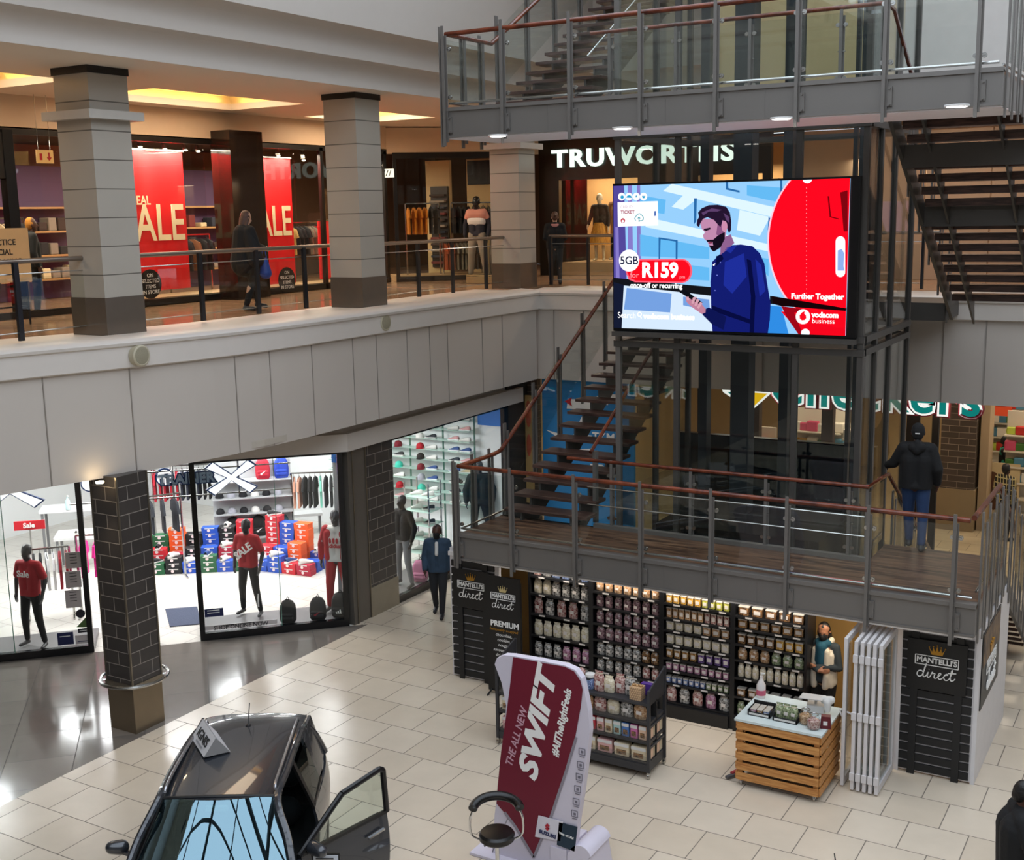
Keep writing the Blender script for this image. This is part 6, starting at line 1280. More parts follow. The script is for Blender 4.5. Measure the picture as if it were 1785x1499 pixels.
# SALE banners
M_sale = mat('sale_fabric', 'e01018', .6, var=.12, scale=2)
cream_l = mat('sale_letter', 'f4e2b8', .6)
def banner(label, x0, x1, yt, yb, X, words):
    a, b = atx(x0, (yt+yb)/2, X), atx(x1, (yt+yb)/2, X); zt, zb = atx((x0+x1)/2, yt, X).z, max(Z1+.16, atx((x0+x1)/2, yb, X).z)
    t = wthing('sale_banner', label, 'banner', (X, (a.y+b.y)/2, zb)); k = MB(); P = []
    for i in range(17): y = a.y+(b.y-a.y)*i/16; P.append([(X+.02*math.sin(i*1.1), y, z) for z in (zb, zt)])
    k.grid(P, (-.01, 0, 0)); k.build('fabric', M_sale, t, smooth=True)
    MB().box(X-.02, X+.02, a.y, b.y, zt, zt+.03).build('top_bar', M_ss, t)
    for (s, y, z, h, bo, sx) in words: text(s, h, cream_l, t, (X+.035, y, z), (0, 1, 0), (0, 0, 1), .004, bold=bo, sx=sx, align='RIGHT')
    return t
X = -18.15
p1, p2 = atx(322, 400, X), atx(506, 385, X)
banner('red SALE banner in the window right of the nearest tiled column', 180, 326, 262, 508, X, [('SALE', p1.y-.02, atx(290, 391, X).z, 1.0, .012, .78), ('REAL', atx(260, 350, X).y, atx(250, 350, X).z, .24, .004, .9)])
banner('red SALE banner half hidden behind the polished black column', 400, 512, 275, 500, X, [('SALE', p2.y, atx(480, 388, X).z, .92, .012, .72)])
banner('plain red hanging panel at the right end of the SALE window', 556, 580, 385, 500, -18.4, [])
for (x, y, w) in ((262, 495, 'first, right of the nearest tiled column'), (500, 488, 'second, right of the black column')):
    p = atx(x, y, XS+.03); t = wthing('round_sticker', f'round black ON SELECTED ITEMS IN STORE sticker, {w}', 'sticker', p)
    k = MB(); k.M = Matrix.Translation(p) @ Matrix.Rotation(PI/2, 4, 'Y'); k.lathe([(.28, 0), (.28, .006)], (0, 0, 0), 28); k.build('disc', mat('sticker_black', '17120f', .5), t)
    for i, s in enumerate(('ON', 'SELECTED', 'ITEMS', 'IN STORE')): text(s, .10, M_txtw, t, (p.x+.012, p.y, p.z+.16-.105*i), (0, 1, 0), (0, 0, 1), .002)
# shop spotlights
for i, (x, y) in enumerate(((243, 252), (286, 256), (322, 258), (344, 260), (484, 268), (528, 276))):
    p = atx(x, y, -18.0); t = wthing('track_spotlight', f'black track spotlight at the top of the SALE windows, {["first", "second", "third", "fourth", "fifth", "sixth"][i]} from the left', 'spotlight', p)
    k = MB(); k.cap(p, p+Vector((-.02, 0, .1)), .05, .035); k.box(p.x-.01, p.x+.01, p.y-.01, p.y+.01, p.z+.1, 8.88); k.build('lamp_body', mat('spot_grey', '4a443c', .4, .5), t)
    k = MB(); k.ell(p+Vector((.02, -.0, -.045)), .045, .045, .02); k.build('lens', lit('spot_lens', 'fff0d0', 22 if i in (1, 4) else 3), t)
# hanging clothes, shelves in the shops
def urail(label, a, b, items, gname, h=1.5):
    rail(label, a, b, h, items, gname, sleeve=.18)
urail('dark clothes rail behind the second SALE window', (-18.9, 21.6, Z1), (-18.9, 23.0, Z1), [('b8a060', 'mustard', 2), ('26262a', 'ink', 3), ('8a8070', 'stone', 2), ('b0202a', 'scarlet', 2)], 'on the rail behind the second SALE window')
urail('low clothes rail of dark tops behind the first SALE window', (-18.9, 18.0, Z1), (-18.9, 18.0+1.2, Z1), [('26262a', 'ink', 3), ('8a5a3c', 'rust', 1), ('26262a', 'ink', 2)], 'behind the first SALE window', 1.3)
urail('clothes rail of orange and dark tops right of the second tiled column', (-17.6, 24.7, Z1), (-17.0, 25.3, Z1), [('c8781c', 'orange', 4), ('26262a', 'ink', 2)], 'right of the second tiled column', 1.9)
urail('long clothes rail in the jersey shop, stone and black tops', (-16.9, 25.7, Z1), (-15.9, 26.7, Z1), [('26262a', 'ink', 4), ('8a8070', 'stone', 4), ('b8552c', 'terracotta', 3)], 'on the long rail of the jersey shop', 1.9)
urail('clothes rail of terracotta and stone tops low in the jersey shop', (-16.9, 25.3, Z1), (-16.2, 26.0, Z1), [('b8552c', 'terracotta', 3), ('8a8070', 'stone', 4), ('26262a', 'ink', 3)], 'low in the jersey shop', 1.0)
urail('clothes rail at the left edge of the upper shops', (-19.0, 13.4, Z1), (-19.0, 14.6, Z1), [('26262a', 'ink', 3), ('b09a7a', 'sand', 3), ('26262a', 'ink', 2)], 'at the left edge of the upper shops', 1.7)
# jersey shop: cream partition with dark mirror, tall panel, tv
t = wthing('display_partition', 'cream partition with a tall dark shelf niche in the jersey shop', 'partition', (-16.0, 26.6, Z1))
a, b = aty(745, 400, 26.4), aty(786, 400, 26.4); MB().box(a.x, b.x, 26.4, 26.5, Z1, 8.6).build('board', mat('cream_board', 'c9ad7c', .6), t)
a, b = aty(753, 400, 26.35), aty(782, 400, 26.35); z1, z0 = aty(768, 325, 26.35).z, aty(768, 466, 26.35).z
MB().box(a.x, b.x, 26.33, 26.40, z0, z1).build('niche', mat('niche_dark', '1b1614', .5), t)
cl_ = [('6d2c2c', 'wine'), ('2b3240', 'slate'), ('8c8276', 'taupe'), ('3a2c28', 'bark')]
for i in range(12):
    c, n = cl_[i % 4]; z = z0+.1+i*(z1-z0-.2)/12; k = MB(); k.box((a.x+.03), b.x-.03, 26.22, 26.33, z, z+.06); o = k.build('folded_clothes', mat('fold_'+n, c, .8), None, bevel=.01); tag(o, f'{n} folded clothes stacked in the dark niche of the jersey shop', 'clothes', f'{n} folded clothes in the niche')
a, b = aty(815, 300, 26.4), aty(862, 300, 26.4); t = wthing('framed_panel', 'dark framed panel above the jersey mannequins', 'panel', (a.x, 26.4, 7.9))
MB().box(a.x-.05, b.x+.3, 26.42, 26.5, Z1, 8.6).build('backboard', mat('cream_board'), t); MB().box(a.x, b.x+.2, 26.38, 26.42, aty(830, 322, 26.4).z, aty(830, 280, 26.4).z).build('dark_panel', mat('niche_dark'), t)
t = wthing('zz_sign', 'small lit white sign with black slanted strokes at the jersey shop door', 'sign', (-17.3, 24.2, 8.2)); p = aty(677, 302, 23.95)
MB().box(p.x-.16, p.x+.16, 23.9, 23.96, p.z-.1, p.z+.1).build('light_box', lit('sign_cream_lit', 'f4ecd0', 1.4), t)
for i in range(3): k = MB(); x = p.x-.09+.09*i; k.prism([(x-.045, 23.895, p.z-.07), (x-.02, 23.895, p.z-.07), (x+.045, 23.895, p.z+.07), (x+.02, 23.895, p.z+.07)], (0, -.004, 0)); k.build('stroke', M_black, t)
# low wooden slatted plinth under the mannequins
t = wthing('slatted_plinth', 'low slatted timber plinth under the jersey mannequins', 'plinth', (-15, 24.4, Z1)); q = aty(835, 480, 24.0)
for i in range(5): MB().box(q.x-.35, q.x+.75, 23.98, 24.0, Z1+.02+.04*i, Z1+.045+.04*i).build('slat', mat('slat_cream', 'a58d64', .6), t)
MB().box(q.x-.35, q.x+.75, 24.0, 24.6, Z1, Z1+.14).build('plinth_top', mat('display_cream'), t)
# left edge: dark fascia, sign board, wall sign, second railing person etc.
t = wthing('dark_fascia', 'black fascia board above the shop at the far left', 'fascia', (XS, 12, 7.6)); MB().box(XS-.1, XS+.05, 8.5, 13.3, 7.95, 8.7).build('board', M_blackm, t)
MB().box(XS-.1, XS+.06, 13.25, 13.45, Z1, 8.75).build('post', M_black, t)
p = atx(78, 273, XS+.3); t = wthing('hanging_sign', 'small cream hanging sign with red extinguisher and arrow', 'sign', p)
MB().box(p.x-.01, p.x+.01, p.y-.17, p.y+.17, p.z-.11, p.z+.11).build('board', mat('sign_cream', 'e0bd7c', .5), t)
k = MB(); k.box(p.x+.011, p.x+.014, p.y-.11, p.y-.06, p.z-.06, p.z+.05); k.build('extinguisher_mark', red_t, t)
k = MB(); k.prism([(p.x+.011, p.y+.08, p.z-.07), (p.x+.011, p.y+.13, p.z-.01), (p.x+.011, p.y+.095, p.z-.01), (p.x+.011, p.y+.095, p.z+.07), (p.x+.011, p.y+.065, p.z+.07), (p.x+.011, p.y+.065, p.z-.01), (p.x+.011, p.y+.03, p.z-.01)], (.003, 0, 0)); k.build('arrow_mark', red_t, t)
for d in (-.12, .12): MB().bar((p.x, p.y+d, p.z+.11), (p.x, p.y+d, 9.33), .006, .006).build('wire', M_ss, t)
p = Vector((-16.4, 12.25, Z1)); t = wthing('notice_stand', 'cream PRACTICE SOCIAL DISTANCING notice on a dark stand at the left edge', 'sign', p)
q = atx(20, 445, p.x); MB().box(p.x-.015, p.x+.015, q.y-.35, q.y+.33, q.z-.42, q.z+.42).build('board', mat('notice_cream', 'd8b684', .6), t)
for i, s in enumerate(('PRACTICE', 'SOCIAL', 'DISTANCING')): text(s, .125, M_txtk, t, (p.x+.018, q.y-.2, q.z+.2-.15*i), (0, 1, 0), (0, 0, 1), .002, bold=.002, align='LEFT' if False else 'CENTER')
for d in (-.25, .25): MB().bar((p.x-.02, q.y+d, q.z-.42), (p.x-.1, q.y+d*1.25, Z1), .03, .03).build('leg', M_blackm, t)
MB().bar((p.x-.08, q.y-.28, Z1+.3), (p.x-.08, q.y+.28, Z1+.3), .025, .025).build('cross_bar', M_blackm, t)
t = figure('person', 'person with mustard beanie looking at clothes at the far left of the upper level', 'person', Vector((-18.2, 14.15, Z1)), PI-.6, dict(skin=skin_d, top=k_black, bottom=k_black, shoe=shoe_k, hair=mat('beanie_mustard', 'a86c14', .8)), {}, h=1.7, top='jacket', coarse=1.4)[0]
# inner shelves giving depth behind the glass
for i, (x, y0, y1) in enumerate(((-21.8, 15.5, 18), (-21.8, 19.5, 23.2))):
    t = wthing('wall_shelving', f'dark wall shelving with folded goods deep inside the SALE shop, {["left", "right"][i]} part', 'shelving', (x, (y0+y1)/2, Z1))
    for z in (.4, .9, 1.4, 1.9): MB().box(x, x+.4, y0, y1, Z1+z, Z1+z+.04).build('shelf', mat('shelf_warm', 'b08a5c', .5), t)
    MB().box(x-.05, x, y0, y1, Z1, 8.4).build('back_panel', mat('purple_panel', '5c4668', .7), t)
    for z in (.44, .94, 1.44):
        for q in range(9):
            c, n = (cl_+[('d8c8a0', 'straw'), ('26262a', 'jet')])[rnd.randrange(6)]; y = y0+.15+q*(y1-y0-.3)/9; hh = rnd.uniform(.1, .3)
            o = MB().box(x+.05, x+.36, y, y+.2, Z1+z, Z1+z+hh).build('folded_clothes', mat('fold_'+n, c, .8), None, bevel=.02); tag(o, f'{n} pile of folded clothes on the {["left", "right"][i]} wall shelving of the SALE shop', 'clothes', f'{n} folded piles {["left", "right"][i]} shelving')
# ---------------- TRUWORTHS front
YT = 27.6
t = wthing('truworths_front', 'black shop front with lit white TRUWORTHS letters and a lit display window', 'shop front', (-12, YT, Z1))
t.name = 'black_shop_front'; WT[t.name] = Vector((-12, YT, Z1)); tag(t, 'black shop front with lit white letters and a lit display window behind the screen')
wl, wr = aty(975, 400, YT).x, aty(1118, 400, YT).x; wt = aty(1040, 312, YT).z; wl2, wr2 = -10.8, -7.6
k = MB(); k.box(-15.4, wl, YT, YT+.15, Z1, 9.2); k.box(wl, -9.4, YT, YT+.15, wt, 9.2); k.box(-12.6, -11.0, YT, YT+.15, Z1, wt); k.box(-9.4, -9.2, YT, YT+.15, Z1, 9.2); k.build('fascia', mat('shop_black', '120f0e', .3), t)
p = aty(962, 275, YT-.06); z = aty(1035, 276, YT).z; hgt = (aty(1035, 260, YT).z-aty(1035, 291, YT).z)
text('TRUWORTHS', hgt*1.38, lit('letter_mint_lit', 'dcefe0', 1.35), t, (p.x, YT-.06, z), (1, 0, 0), (0, 0, 1), .03, bold=.016, align='LEFT', sx=1.22, space=1.12, name='lit_letters')
MB().box(wl+.03, -12.65, YT+.03, YT+.04, Z1+.1, wt).build('glass_pane', M_shopglass, t)
MB().box(wl, -12.6, YT+.1, YT+2, Z1, Z1+.33).build('display_floor', mat('display_cream'), t)
MB().box(wl-.3, -9.2, YT+2.2, YT+2.3, Z1, 9).build('lit_back_wall', mat('display_wall', 'c49a64', .7), t)
MB().box(-9.2, 4, YT+1.2, YT+1.3, Z1, 9).build('back_wall', mat('tan_back', 'a5907a', .7), t)
for i in range(6):
    c, n = cl_[i % 4]; o = MB().box(-13.2, -12.85, 28.6, 28.85, 6.9+.07*i, 6.96+.07*i).build('folded_clothes', mat('fold_'+n, c, .8), None, bevel=.01); tag(o, f'{n} folded clothes beside the tan coat mannequin', 'clothes', f'{n} clothes beside the coat mannequin')
# furnishing behind the stairs at the right, upper level
t = wthing('tan_panelling', 'tan wall panelling with pale joints behind the upper right stair flight', 'wall panel', (-3, 27.5, Z1))
for i in range(7): MB().box(-7+1.35*i, -5.68+1.35*i, 27.42, 27.5, Z1, 8.8).build('panel', mat('tan_panel', 'b39a84', .6), t)
o = MB().box(-2.9, -2.3, 24.8, 24.9, 6.7, 7.3).build('lit_poster', lit('poster_pink_lit', 'd8b4d0', .9)); tag(o, 'pale pink lit poster seen between the stair treads at the right edge', 'poster')
o.data.materials[0] = mat('poster_pink', 'd8b4d0', .6)
# ============================================================ supermarket front and hoarding behind the stairs
YM = 24.3
t = wthing('market_sign', 'large teal and white supermarket lettering with a yellow tick under the balcony edge', 'sign', (-6.5, YM, 3.4))
p = aty(1712, 707, YM); q = aty(1482, 700, YM); teal = lit('market_teal_lit', '14867e', .75); whl = lit('market_white_lit', 'f4f4ee', 1.0)
hx = .98
rz_ = aty(1690, 726, YM).z
text('Checkers', hx, mat('market_maroon', '7c1c30', .5), t, (p.x, YM, rz_+hx*.34), (1, 0, 0), (0, 0, 1), .07, bold=.085, align='RIGHT', name='letter_sides', space=1.12)
text('Checkers', hx, whl, t, (p.x, YM-.075, rz_+hx*.34), (1, 0, 0), (0, 0, 1), .012, bold=.06, align='RIGHT', name='letter_rims', space=1.12)
text('Checkers', hx, teal, t, (p.x, YM-.095, rz_+hx*.34), (1, 0, 0), (0, 0, 1), .012, bold=.018, align='RIGHT', name='letters', space=1.12)
a, b, c = aty(1262, 683, YM), aty(1344, 686, YM), aty(1312, 714, YM)
def up_(v, dz): return Vector((v.x, v.y, v.z+dz))
MB().prism([up_(a, .4)-Vector((.2, 0, 0)), up_(b, .4)+Vector((.25, 0, 0)), b, c, aty(1308, 714, YM), a], (0, -.05, 0)).build('tick_rim', whl, t)
MB().prism([aty(1308, 684, YM-.055), aty(1338, 686, YM-.055), aty(1312, 710, YM-.055), aty(1307, 710, YM-.055)], (0, -.01, 0)).build('tick_yellow', lit('market_yellow', 'e8b818', .9), t)
MB().prism([aty(1268, 683, YM-.055), aty(1300, 684, YM-.055), aty(1303, 700, YM-.055), aty(1290, 700, YM-.055)], (0, -.01, 0)).build('tick_teal', teal, t)
# piers and doors of the supermarket
st(MB().box(aty(1496, 800, 24.5).x, aty(1570, 800, 24.5).x, 24.5, 24.6, 0, 3.72).build('wall_market', mat('market_tan', 'c0a070', .6)))
for (x0, x1, lab) in ((1578, 1600, 'left of'), (1622, 1634, 'right of')):
    o = MB().box(aty(x0, 800, 24.8).x, aty(x1, 800, 24.8).x, 24.8, 24.9, 0, 3.2).build('door_frame', M_dark); tag(o, f'dark supermarket door frame {lab} the person on the landing', 'door frame')
for i, (x0, x1) in enumerate(((1215, 1232), (1296, 1322), (1430, 1450))):
    o = MB().box(aty(x0, 800, 25).x, aty(x1, 800, 25).x, 25, 25.2, 0, 3.6).build('shop_pier', mat('pier_brown', '3a2f28', .5)); tag(o, f'dark brown pier in front of the supermarket shelves, {["leftmost", "middle", "rightmost"][i]} seen through the lift', 'pier')
# produce and shelf islands seen through the lift
rnd = random.Random(11)
gc = [('b9c84c', 'lime'), ('3f6e2c', 'leafy green'), ('d8d4c8', 'white'), ('c84c6c', 'pink'), ('e0b040', 'yellow'), ('b82c24', 'red'), ('e8e0d0', 'cream'), ('4c84a0', 'blue')]
PK = {}
def pack(ci, label, loc, rz, group, s=1.0):
    c, n = gc[ci]
    if ci not in PK:
        k = MB(); k.box(-.09, .09, -.06, .06, 0, .16); o = k.build('grocery_pack', mat('pack_'+n.replace(' ', '_'), c, .5), None, bevel=.02); PK[ci] = o; o.location = loc; o.rotation_euler = (0, 0, rz); o.scale = (s,)*3; return tag(o, label, 'pack', group)
    return dup(PK[ci], loc, rz, label, group, s)
for j, (X0, X1, Y, top) in enumerate(((-9.6, -8.6, 26.5, 2.2), (-8.4, -7.2, 27.2, 2.6), (-7.0, -5.8, 26.6, 2.4), (-3.9, -3.1, 28.6, 2.6), (-5.4, -3.6, 32.2, 2.9))):
    t = wthing('grocery_shelving', f'white supermarket shelving island, {["first", "second", "third", "fourth", "fifth"][j]} from the left behind the lift', 'shelving', ((X0+X1)/2, Y, 0))
    MB().box(X0, X1, Y, Y+.06, 0, top).build('back_panel', mat('shelf_white', 'd8d0c0', .5), t); n = int((top-.1)/.36)
    for i in range(n):
        z = .3+.36*i; MB().box(X0, X1, Y-.35, Y, z-.03, z).build('shelf', mat('shelf_white'), t)
        if z > .8:
            for q in range(int((X1-X0)/.2)):
                ci = rnd.randrange(8); pack(ci, f'{gc[ci][1]} grocery pack on the {["first", "second", "third", "fourth", "fifth"][j]} supermarket shelving island', (X0+.12+.2*q, Y-.2, z), 0, f'{gc[ci][1]} packs on island {j+1}', rnd.uniform(.9, 1.5))
# poster stand and orange poster at the right
a, b = aty(1710, 830, 28.3), aty(1775, 885, 28.3); t = wthing('poster_board', 'pale poster board with brown animal picture near the right edge', 'poster', ((a.x+b.x)/2, 28.3, 0))
MB().box(a.x, b.x, 28.3, 28.34, .1, aty(1730, 806, 28.3).z).build('board', mat('poster_cream', 'c8b48c', .6), t)
k = MB(); k.ell((a.x+.3, 28.29, .7), .16, .01, .36); k.ell((a.x+.25, 28.29, 1.1), .13, .01, .13); k.build('brown_picture', mat('poster_brown', '5c3820', .7), t)
for x in (a.x+.05, b.x-.05): MB().box(x-.02, x+.02, 28.34, 28.38, 0, 1.0).build('leg', M_blackm, t)
a = aty(1738, 700, 31.0); t = wthing('market_poster', 'orange promotional poster above the supermarket tills', 'poster', a); MB().box(a.x-.5, a.x+.35, 31.0, 31.05, a.z-.35, a.z+.5).build('board', mat('poster_orange', 'c8441c', .6), t)
[MB().box(a.x-.35, a.x+.2, 30.98, 31.0, a.z+.2-.14*i, a.z+.26-.14*i).build('printed_line', mat('poster_text', 'f0c060', .6), t) for i in range(3)]; [MB().box(x, x+.01, 31.02, 31.03, a.z+.5, 3.72).build('wire', M_ss, t) for x in (a.x-.4, a.x+.25)]
# dark standing silhouette figures on tan board (printed on the wall)
bx = aty(1540, 730, 24.45); t = wthing('printed_silhouette', 'dark walking figure with a bag printed on the tan wall beside the lift', 'wall print', (bx.x, 24.45, 1.2)); k = MB()
def w_(x, y): return aty(x, y, 24.48)
k.prism([w_(*q) for q in ((1535, 735), (1538, 726), (1545, 726), (1547, 738), (1544, 748), (1549, 758), (1551, 790), (1546, 800), (1543, 830), (1527, 832), (1530, 800), (1520, 790), (1512, 800), (1508, 760), (1514, 742), (1528, 746))], (0, -.01, 0)); k.build('figure_print', mat('silhouette', '2a221c', .7), t)
# blue hoarding with white shapes behind the stairs
YH = 22.35
A_, B_ = aty(945, 690, YH), aty(1082, 690, YH)
t = wthing('blue_hoarding', 'bright blue hoarding with white drawn shapes seen through the stair treads', 'hoarding', ((A_.x+B_.x)/2, YH, 0))
MB().box(A_.x, B_.x+.3, YH, YH+.08, 0, 3.72).build('board', mat('hoarding_blue', '0f78b4', .5, emit=None), t)
wm = mat('hoarding_white', 'e6e2dc', .5)
def shp(pts): MB().prism([aty(x, y, YH-.005) for x, y in pts], (0, -.006, 0)).build('white_shape', wm, t)
shp([(990, 695), (1050, 699), (1048, 716), (988, 712)]); shp([(952, 749), (976, 756), (972, 762), (985, 770)]); shp([(1002, 757), (1032, 759), (1030, 768), (998, 768)])
shp([(987, 784), (1030, 782), (1050, 794), (985, 796)]); shp([(975, 806), (982, 806), (980, 815), (972, 815)]); shp([(1028, 808), (1050, 810), (1062, 822), (1035, 820)]); shp([(958, 858), (966, 858), (962, 868), (955, 868)]); shp([(1040, 690), (1062, 692), (1060, 706), (1042, 705)]); shp([(1046, 686), (1080, 688), (1078, 694), (1048, 693)])
text('TKM', .26, wm, t, aty(1052, 763, YH-.012), (1, 0, 0), (0, 0, 1), .003, bold=.006)
shp([(996, 768), (1000, 757), (1012, 757), (1010, 770), (1003, 776)])
shp([(1010, 735), (1020, 715), (1030, 735), (1028, 748), (1012, 748)])
k = MB(); p = aty(993, 700, YH-.02); k.prism([p+Vector(q) for q in ((-.12, 0, 0), (.06, 0, .1), (.02, 0, 0), (.06, 0, -.1))], (0, -.005, 0)); k.build('red_arrow', red_t, t)
t = wthing('lit_display_case', 'tall narrow lit poster case with red and cream figure beside the narrow brick pier', 'poster', (-13.2, 22.3, 0)); a, b = aty(888, 780, 22.3), aty(907, 780, 22.3)
MB().box(-12.88, -12.70, 22.30, 22.36, .9, 3.3).build('case', mat('case_tan', 'a88a58', .5), t)
k = MB(); k.ell((-12.79, 22.29, 2.9), .07, .01, .3); k.ell((-12.79, 22.29, 2.2), .06, .01, .25); k.build('picture', mat('case_red', 'b05038', .6), t)
# ============================================================ sweet kiosk under the landing
rnd = random.Random(21)
KY = 14.92
blk = mat('kiosk_black', '141416', .5, var=.1); whp = mat('kiosk_white', 'd6d2d2', .45); gold = mat('crown_gold', 'b8862c', .4, .5); goldp = mat('crown_pale', 'd8c48c', .4, .3)
def crown(t, c, w, h, n, m, ud=(0, 0, 1), xd=(1, 0, 0)):
    xd, ud = Vector(xd), Vector(ud); c = Vector(c); nd = xd.cross(ud)
    pts = [(-.5, .0)]
    tips = [(-.62, .75), (-.3, .85), (0, 1.0), (.3, .85), (.62, .75)]
    val = [(-.38, .3), (-.14, .35), (.14, .35), (.38, .3)]
    P = [(-.42, 0)]
    for i, tp in enumerate(tips):
        P.append(tp)
        if i < 4: P.append(val[i])
    P.append((.42, 0))
    MB().prism([c+xd*u*w+ud*v*h for u, v in P], nd*.006).build(n, m, t)
    k = MB()
    for u, v in tips: k.ell(c+xd*u*w+ud*(v+.07)*h+nd*.003, .012*w/.2, .012*w/.2, .012*w/.2, 8, 5)
    k.box(0, 0, 0, 0, 0, 0) if False else None
    k.build('crown_tip', m, t)
SCRIPT = {  # strokes of the handwritten word, each a smooth line in a 0..10 by 0..3 field
    'direct': [[(1.6, 1.1), (1.1, 1.45), (.5, 1.3), (.15, .7), (.4, .15), (1.0, .2), (1.5, .9), (2.1, 2.9), (2.05, 3.0), (1.75, 2.0), (1.5, .6), (1.7, .15), (2.2, .5), (2.6, 1.3), (2.45, .5), (2.65, .12), (3.1, .5), (3.4, 1.3), (3.6, 1.45), (3.55, 1.15), (4.1, 1.2), (3.9, .5), (4.1, .15), (4.6, .4), (5.0, .85), (5.4, 1.25), (5.2, 1.5), (4.85, 1.1), (4.8, .5), (5.15, .12), (5.8, .5), (6.3, 1.2), (6.9, 1.35), (6.7, 1.5), (6.2, 1.2), (6.05, .6), (6.4, .12), (7.2, .5), (7.9, 2.3), (7.7, 2.4), (7.45, 1.0), (7.6, .2), (8.1, .3), (8.5, .8)], [(6.9, 1.75), (7.6, 1.8), (8.7, 1.95)], [(2.75, 1.95), (2.78, 2.0)]]}
def script(t, c, w, m, xd=(1, 0, 0), ud=(0, 0, 1), th=.1):
    xd, ud = Vector(xd), Vector(ud); c = Vector(c); s = w/8.7; nd = xd.cross(ud)
    for st_ in SCRIPT['direct']:
        k = MB(); pts = crv([c+xd*(u-4.35)*s+ud*(v-1.2)*s*1.08+nd*.008 for u, v in st_], 4); k.tube(pts, th*s*1.25, 6); k.build('script_lettering', m, t, smooth=True)
def logo(t, c, w, xd=(1, 0, 0), board=True, gm=gold):
    # crown over a framed word over handwriting; c = centre, w = width of the frame
    xd = Vector(xd); c = Vector(c); ud = Vector((0, 0, 1)); nd = xd.cross(ud)
    crown(t, c+ud*w*.30+nd*.0, w*.30, w*.22, 'crown', gm, xd=xd)
    fr = MB()
    for a, b in (((-.5, .02), (.5, .02)), ((-.5, .25), (.5, .25)), ((-.5, .02), (-.5, .25)), ((.5, .02), (.5, .25))):
        fr.bar(c+xd*a[0]*w+ud*a[1]*w+nd*.004, c+xd*b[0]*w+ud*b[1]*w+nd*.004, w*.02, .006, up=nd)
    fr.build('name_frame', M_txtw, t)
    text("MANTELLI'S", w*.185, M_txtw, t, c+ud*w*.135+nd*.002, xd, ud, .004, bold=.003, name='name_lettering', sx=.98)
    script(t, c-ud*w*.17, w*.92, M_txtw, xd)
def slat_panel(label, x0, x1, yy, ztop, logo_c=None, lw=.5):
    t = wthing('slatted_screen', label, 'screen wall', ((x0+x1)/2, yy, 0))
    MB().box(x0-.03, x1+.03, yy+.03, yy+.07, 0.02, ztop+.04).build('white_backing', whp, t)
    n = 15; step = (ztop-.06)/n
    for i in range(n): MB().box(x0, x1, yy+.0, yy+.03, .05+i*step, .05+i*step+step*.76).build('slat', blk, t)
    for x in (x0+.16, x1-.16): MB().box(x-.045, x+.045, yy-.02, yy+.0, .0, ztop+.03).build('batten', blk, t)
    if logo_c:
        cx, cz, w, h = logo_c; MB().box(cx-w/2, cx+w/2, yy-.035, yy-.02, cz-h/2, cz+h/2).build('sign_board', mat('sign_black', '0d0d0f', .4), t)
        logo(t, (cx, yy-.037, cz), lw)
    return t
slat_panel('black slatted kiosk panel with white logo at the right end of the kiosk', -3.13, -2.27, KY, 1.93, (-2.70, 1.50, .72, .66), .52)
slat_panel('black slatted kiosk panel with white logo at the left end, behind the standing board', -10.0, -9.22, KY, 1.96, (-9.62, 1.50, .66, .62), .48)
# side wall of the kiosk with tilted sign
t = wthing('kiosk_side_wall', 'white side wall of the kiosk with a brown and black sign', 'kiosk panel', (-2.2, 16.1, 0))
MB().box(-2.25, -2.2, KY+.02, 17.3, 0, 2.02).build('white_board', whp, t)
MB().box(-2.2, -2.185, 15.05, 16.4, .95, 1.95).build('sign_board', mat('sign_black'), t); MB().box(-2.187, -2.18, 15.1, 16.35, 1.5, 1.93).build('sign_picture', wood('chocolate_picture', '3a2412', '7a5a30', .5, (3, 3, 3)), t)
logo(t, (-2.178, 15.7, 1.32), .72, (0, 1, 0))
# white head strip and frame of the opening
t = wthing('kiosk_portal', 'white metal frame round the open kiosk front', 'kiosk frame', (-6.2, KY, 0))
k = MB(); k.box(-9.2, -3.13, KY, KY+.06, 1.98, 2.06); k.build('top_rail', whp, t); MB().box(-9.2, -9.13, KY, KY+.06, 0, 2.0).build('upright', whp, t); MB().box(-3.2, -3.13, KY, KY+.06, 0, 2.0).build('upright', whp, t)
MB().box(-10.05, -2.2, KY+.0, KY+.05, 1.985, 2.05).build('head_strip', whp, t)
st(MB().box(-9.95, -2.3, 16.33, 16.38, 0, 2.1).build('wall_kiosk', mat('kiosk_inner', 'c09a5c', .7)))
st(MB().box(-10.05, -10.0, KY+.05, 16.38, 0, 2.1).build('wall_kiosk', whp))
st(MB().box(-10.0, -2.3, KY+.08, 16.38, 2.06, 2.1).build('ceiling', mat('kiosk_ceiling', 'a39a90', .8)))
